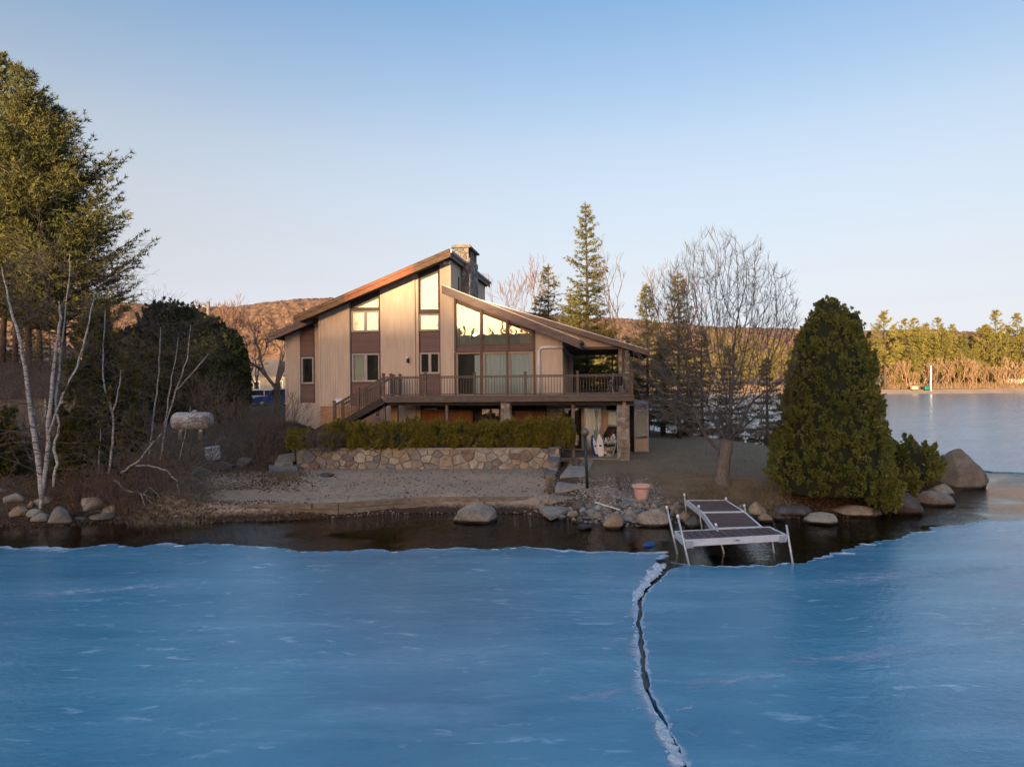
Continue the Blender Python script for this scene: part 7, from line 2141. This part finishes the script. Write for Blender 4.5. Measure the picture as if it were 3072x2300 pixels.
# ---- broken ice pieces along the crack and the ice edge
ICE = []
def shard_mesh(seed):
    r = random.Random(seed); mb = MB(); n = r.randint(5, 8)
    base = [(math.cos(6.28 * k / n) * r.uniform(.55, 1), math.sin(6.28 * k / n) * r.uniform(.5, 1), 0) for k in range(n)]
    top = [(x * r.uniform(.55, .9) + .1, y * r.uniform(.5, .9), r.uniform(.35, 1.0)) for x, y, _ in base]
    tipx, tipy = r.uniform(-.3, .3), r.uniform(-.3, .3)
    mb.add(base + top + [(tipx, tipy, r.uniform(.7, 1.2))], [(i, (i + 1) % n, n + (i + 1) % n, n + i) for i in range(n)] + [(n + i, n + (i + 1) % n, 2 * n) for i in range(n)] + [tuple(range(n))[::-1]])
    return mb.mesh('ice_chunk', M['snow_ice'])
for k in range(14): ICE.append(shard_mesh(700 + k))
def ice_piece(x, y, sx, sy, sz, seed, rz, label, group):
    o = link('ice_chunk', ICE[seed % 14], None, (x, y, ZI - .01), (rr.uniform(-.12, .12), rr.uniform(-.12, .12), rz), (sx, sy, sz))
    tag(o, label, 'ice', group)
CL = 'jagged white ice chunk heaved up along the crack in the ice'
for side, path in ((0, crack_left), (1, crack_right)):
    Lp = len(path)
    for k in range(1, Lp - 1):
        dens = (.35 + .65 * max(0, noise.noise(Vector((k * .11, side * 7.7, 0))) + .25)) if side == 0 else .28 + .5 * max(0, noise.noise(Vector((k * .13, 3.1, 0))))
        if rr.random() < dens:
            x, y = path[k]; ang = math.atan2(path[k + 1][1] - path[k - 1][1], path[k + 1][0] - path[k - 1][0])
            n2 = Vector((-math.sin(ang), math.cos(ang))) * (-1 if side == 0 else -1)
            off = rr.uniform(.0, .10 if side == 0 else .05) + (.06 if side == 0 and noise.noise(Vector((k * .09, 1, 0))) > .2 else 0)
            s = rr.uniform(.02, .06) if side == 0 else rr.uniform(.015, .04)
            ice_piece(x + n2.x * off, y + n2.y * off, s * rr.uniform(.9, 2.0), s * rr.uniform(.6, 1.1), s * rr.uniform(.5, 1.1), k + side * 5, ang + rr.uniform(-.6, .6), CL, 'ice chunks along the crack')
for k in range(90):                                                      # the heaped ridge where the crack meets the open water
    f = rr.random(); a = Vector((1998, 1701)).lerp(Vector((1908, 1800)), f)
    x, y = gxy(a.x - rr.uniform(4, 26) * (1.1 - f), a.y + rr.uniform(-6, 6))
    s = rr.uniform(.04, .13) * (1.15 - .5 * f)
    ice_piece(x, y, s * rr.uniform(.9, 1.8), s, s * rr.uniform(.4, .8), k, R(60) + rr.uniform(-.5, .5), CL, 'ice chunks along the crack')
for k in range(60):                                                      # a long low ridge nearer the viewer
    f = rr.random(); a = Vector((1988, 2185)).lerp(Vector((2040, 2300)), f)
    x, y = gxy(a.x + rr.uniform(-16, 4), a.y)
    s = rr.uniform(.03, .08)
    ice_piece(x, y, s * rr.uniform(.9, 1.8), s, s * rr.uniform(.4, .8), k, R(110) + rr.uniform(-.5, .5), CL, 'ice chunks along the crack')
for k in range(110):
    j = rr.randrange(5, len(hole_edge) - 5); x, y = hole_edge[j]
    if not (-14 < x < 14): continue
    if noise.noise(Vector((x * .6, 4, 0))) < -.05: continue
    s = rr.uniform(.04, .12)
    ice_piece(x, y - rr.uniform(.02, .12), s * rr.uniform(1.2, 3.0), s * .6, s * rr.uniform(.12, .3), k, rr.uniform(-.3, .3), 'thin white shard on the rim of the ice sheet', 'ice shards on the ice rim')

# ---- background: cottage, house, utility pole, cars, far beach things, lantern
def small_house(name, x, y, z, w, d, h, rh, rz, wm, rm_, label, wins=2, overhang=.3):
    e = empty(name, (x, y, z), rz, label, 'house')
    MB().prism_x([(0, -1.0), (0, h), (d / 2, h + rh), (d, h), (d, -1.0)], -w / 2, w / 2).build('wall', M[wm], e)
    rf = MB()
    for s in (0, 1):
        y0, y1 = (-overhang, d / 2) if s == 0 else (d + overhang, d / 2)
        k = rh / (d / 2)
        z0 = h - overhang * k
        rf.prism_x([(y0, z0 + .02), (y1, h + rh + .02), (y1, h + rh + .18), (y0, z0 + .18)], -w / 2 - overhang, w / 2 + overhang)
    rf.build('roof', M[rm_], e)
    for k in range(wins):
        xx = -w / 2 + (k + .5) * w / wins
        wi = MB()
        wi.box(xx - .45, xx - .38, -.05, -.003, 1.0, 2.1); wi.box(xx + .38, xx + .45, -.05, -.003, 1.0, 2.1); wi.box(xx - .38, xx + .38, -.05, -.003, 1.0, 1.07); wi.box(xx - .38, xx + .38, -.05, -.003, 2.03, 2.1); wi.box(xx - .38, xx + .38, -.045, -.003, 1.53, 1.57); wi.box(xx - .02, xx + .02, -.044, -.003, 1.07, 2.03)
        wo = wi.build('window', M['white_metal'], e)
        MB().box(xx - .38, xx + .38, -.025, -.004, 1.07, 2.03).build('pane', M['glass_plain'], wo)
    return e
q = P(55, 1300, 36)
small_house('cottage', q.x, q.y, tz(q.x, q.y), 7, 5, 2.2, 1.6, R(8), 'block', 'soil', 'low grey-brown cottage behind the birch clump', 2)
q = P(-20, 1100, 62)
small_house('neighbour_house', q.x, q.y, 3.0, 9, 7, 3.6, 2.0, R(10), 'tanframe', 'roofing', 'cream house behind the pine trunks', 3)
q = P(770, 1165, 86)
small_house('neighbour_house', q.x, q.y, 3.0, 9, 7, 2.8, 2.0, R(-6), 'concrete', 'roofing', 'pale house across the road beyond the hedge', 3)
q = P(627, 1150, 100)
up = empty('utility_pole', (q.x, q.y, 3.0), 0, 'wooden utility pole with a lamp arm above the dark hedge', 'pole')
ht = P(627, 905, 100).z - 3
MB().tube([(0, 0, -.3), (0, 0, ht)], [.28, .24], 10).build('post', M['grey_wood'], up, True)
MB().tube([(0, 0, ht - .9), (-.8, 0, ht - .6), (-1.5, 0, ht - .8)], .05, 6).build('arm', M['galv'], up, True)
MB().lathe([(.05, .1), (.14, .0), (.16, -.1), (.04, -.14)], 10).build('lamp_head', M['galv'], up, True, (-1.6, 0, ht - .82))
def car(px, Y, rz, body, label):
    q = P(px, 1190, Y)
    e = empty('parked_car', (q.x, q.y, tz(q.x, q.y)), rz, label, 'car', 'cars parked by the road')
    side = [(-2.2, .35), (2.2, .35), (2.25, .75), (1.9, .95), (1.05, 1.02), (.55, 1.58), (-1.45, 1.62), (-2.1, 1.05), (-2.25, .8)]
    MB().prism_y(side, -.85, .85).build('body', M[body], e, bevel=.06)
    for s in (-1, 1):
        MB().prism_y([(.92, 1.04), (.5, 1.5), (-.4, 1.53), (-.4, 1.04)], s * .853 - .004, s * .853 + .004).build('window', M['black'], e)
        MB().prism_y([(-.5, 1.04), (-.5, 1.53), (-1.35, 1.53), (-1.9, 1.06)], s * .853 - .004, s * .853 + .004).build('window', M['black'], e)
        for x in (-1.35, 1.4):
            wh = MB().lathe([(.2, -.1), (.33, -.1), (.34, 0), (.33, .1), (.2, .1)], 18).build('wheel', M['black'], e, True, (x, s * .78, .34), (R(90), 0, 0))
            MB().lathe([(.19, -.105), (.2, .105), (.05, .11)], 14).build('rim', M['galv'], wh, True)
        MB().box(2.2, 2.27, s * .6 - .15, s * .6 + .15, .68, .82).build('headlight', M['white_metal'], e)
        MB().box(-2.27, -2.2, s * .65 - .1, s * .65 + .1, .75, 1.0).build('tail_light', M['red'], e)
    MB().box(-1.5, .6, -.7, .7, 1.625, 1.66).build('roof_panel', M['white_metal'], e)
    return e
car(838, 62, R(195), 'blue', 'blue car parked beyond the house corner')
car(812, 66, R(10), 'white_metal', 'white car parked behind the blue one')
q = G(2236, 1326, .85)
ln = empty('stone_lantern', (q.x, q.y, tz(q.x, q.y)), 0, 'small pale stone garden lantern at the lawn edge', 'lantern')
MB().lathe([(.16, 0), (.14, .08), (.08, .12), (.08, .3), (.16, .34), (.17, .40)], 10).build('base', M['drum'], ln, True)
MB().box(-.11, .11, -.11, .11, .40, .57).build('light_box', M['drum'], ln)
MB().box(-.05, .05, -.113, -.111, .43, .54).build('opening', M['black'], ln)
MB().lathe([(.30, .575), (.26, .64), (.10, .72), (.06, .78), (.02, .84)], 8).build('roof', M['drum'], ln)
# far beach
def far_thing(px, Y): x = far_px(px, Y); return x, Y, fz(x, Y)
x, y, z = far_thing(2793, 221)
po = empty('white_post', (x, y, z), 0, 'tall white post standing on the far beach', 'post')
MB().tube([(0, 0, -.3), (0, 0, P(2793, 1099, 221).z - z)], .2, 10).build('shaft', M['white_metal'], po, True)
MB().tube([(0, 0, P(2793, 1099, 221).z - z), (0, 0, P(2793, 1096, 221).z - z)], [.22, .14], 10).build('cap', M['white_metal'], po, True)
for px, mm, w, nm in ((2743, 'urn', .95, 'yellow utility box on the far beach'), (2780, 'teal', .8, 'green slatted bin on the far beach beside the white post')):
    x, y, z = far_thing(px, 222)
    e = empty('beach_box', (x, y, z), 0, nm, 'box')
    MB().box(-w, w, -.6, .6, .25, 1.25).build('body', M[mm], e, bevel=.08)
    MB().prism_x([(-.75, 1.27), (.75, 1.27), (.5, 1.45), (-.6, 1.4)], -w - .1, w + .1).build('lid', M[mm], e)
    for s in (-1, 1): MB().box(s * w * .7 - .15, s * w * .7 + .15, -.5, .5, -.1, .25).build('foot', M['black'], e)
x, y, z = far_thing(3056, 232)
small_house('beach_house', x, y, z, 7, 6, 3.0, 1.2, 0, 'tanframe', 'roofing', 'small pale house half hidden at the edge of the far beach', 2)
x, y, z = far_thing(2782, 236)
small_house('beach_house', x, y, z + .8, 6, 5, 2.2, 2.4, R(60), 'tanframe', 'drip', 'white-roofed shed among the pines behind the far beach', 1)
# light debris line on the sand
MB().box(-.45, .45, -.02, .02, 0, .025).build('drift_plank', M['white_metal'], loc=tuple(G(1822, 1529, .3) + Vector((0, 0, .12))), rot=(0, R(12), R(-28)))
tag(bpy.data.objects['drift_plank'], 'thin white plank lying on the rock pile', 'plank')
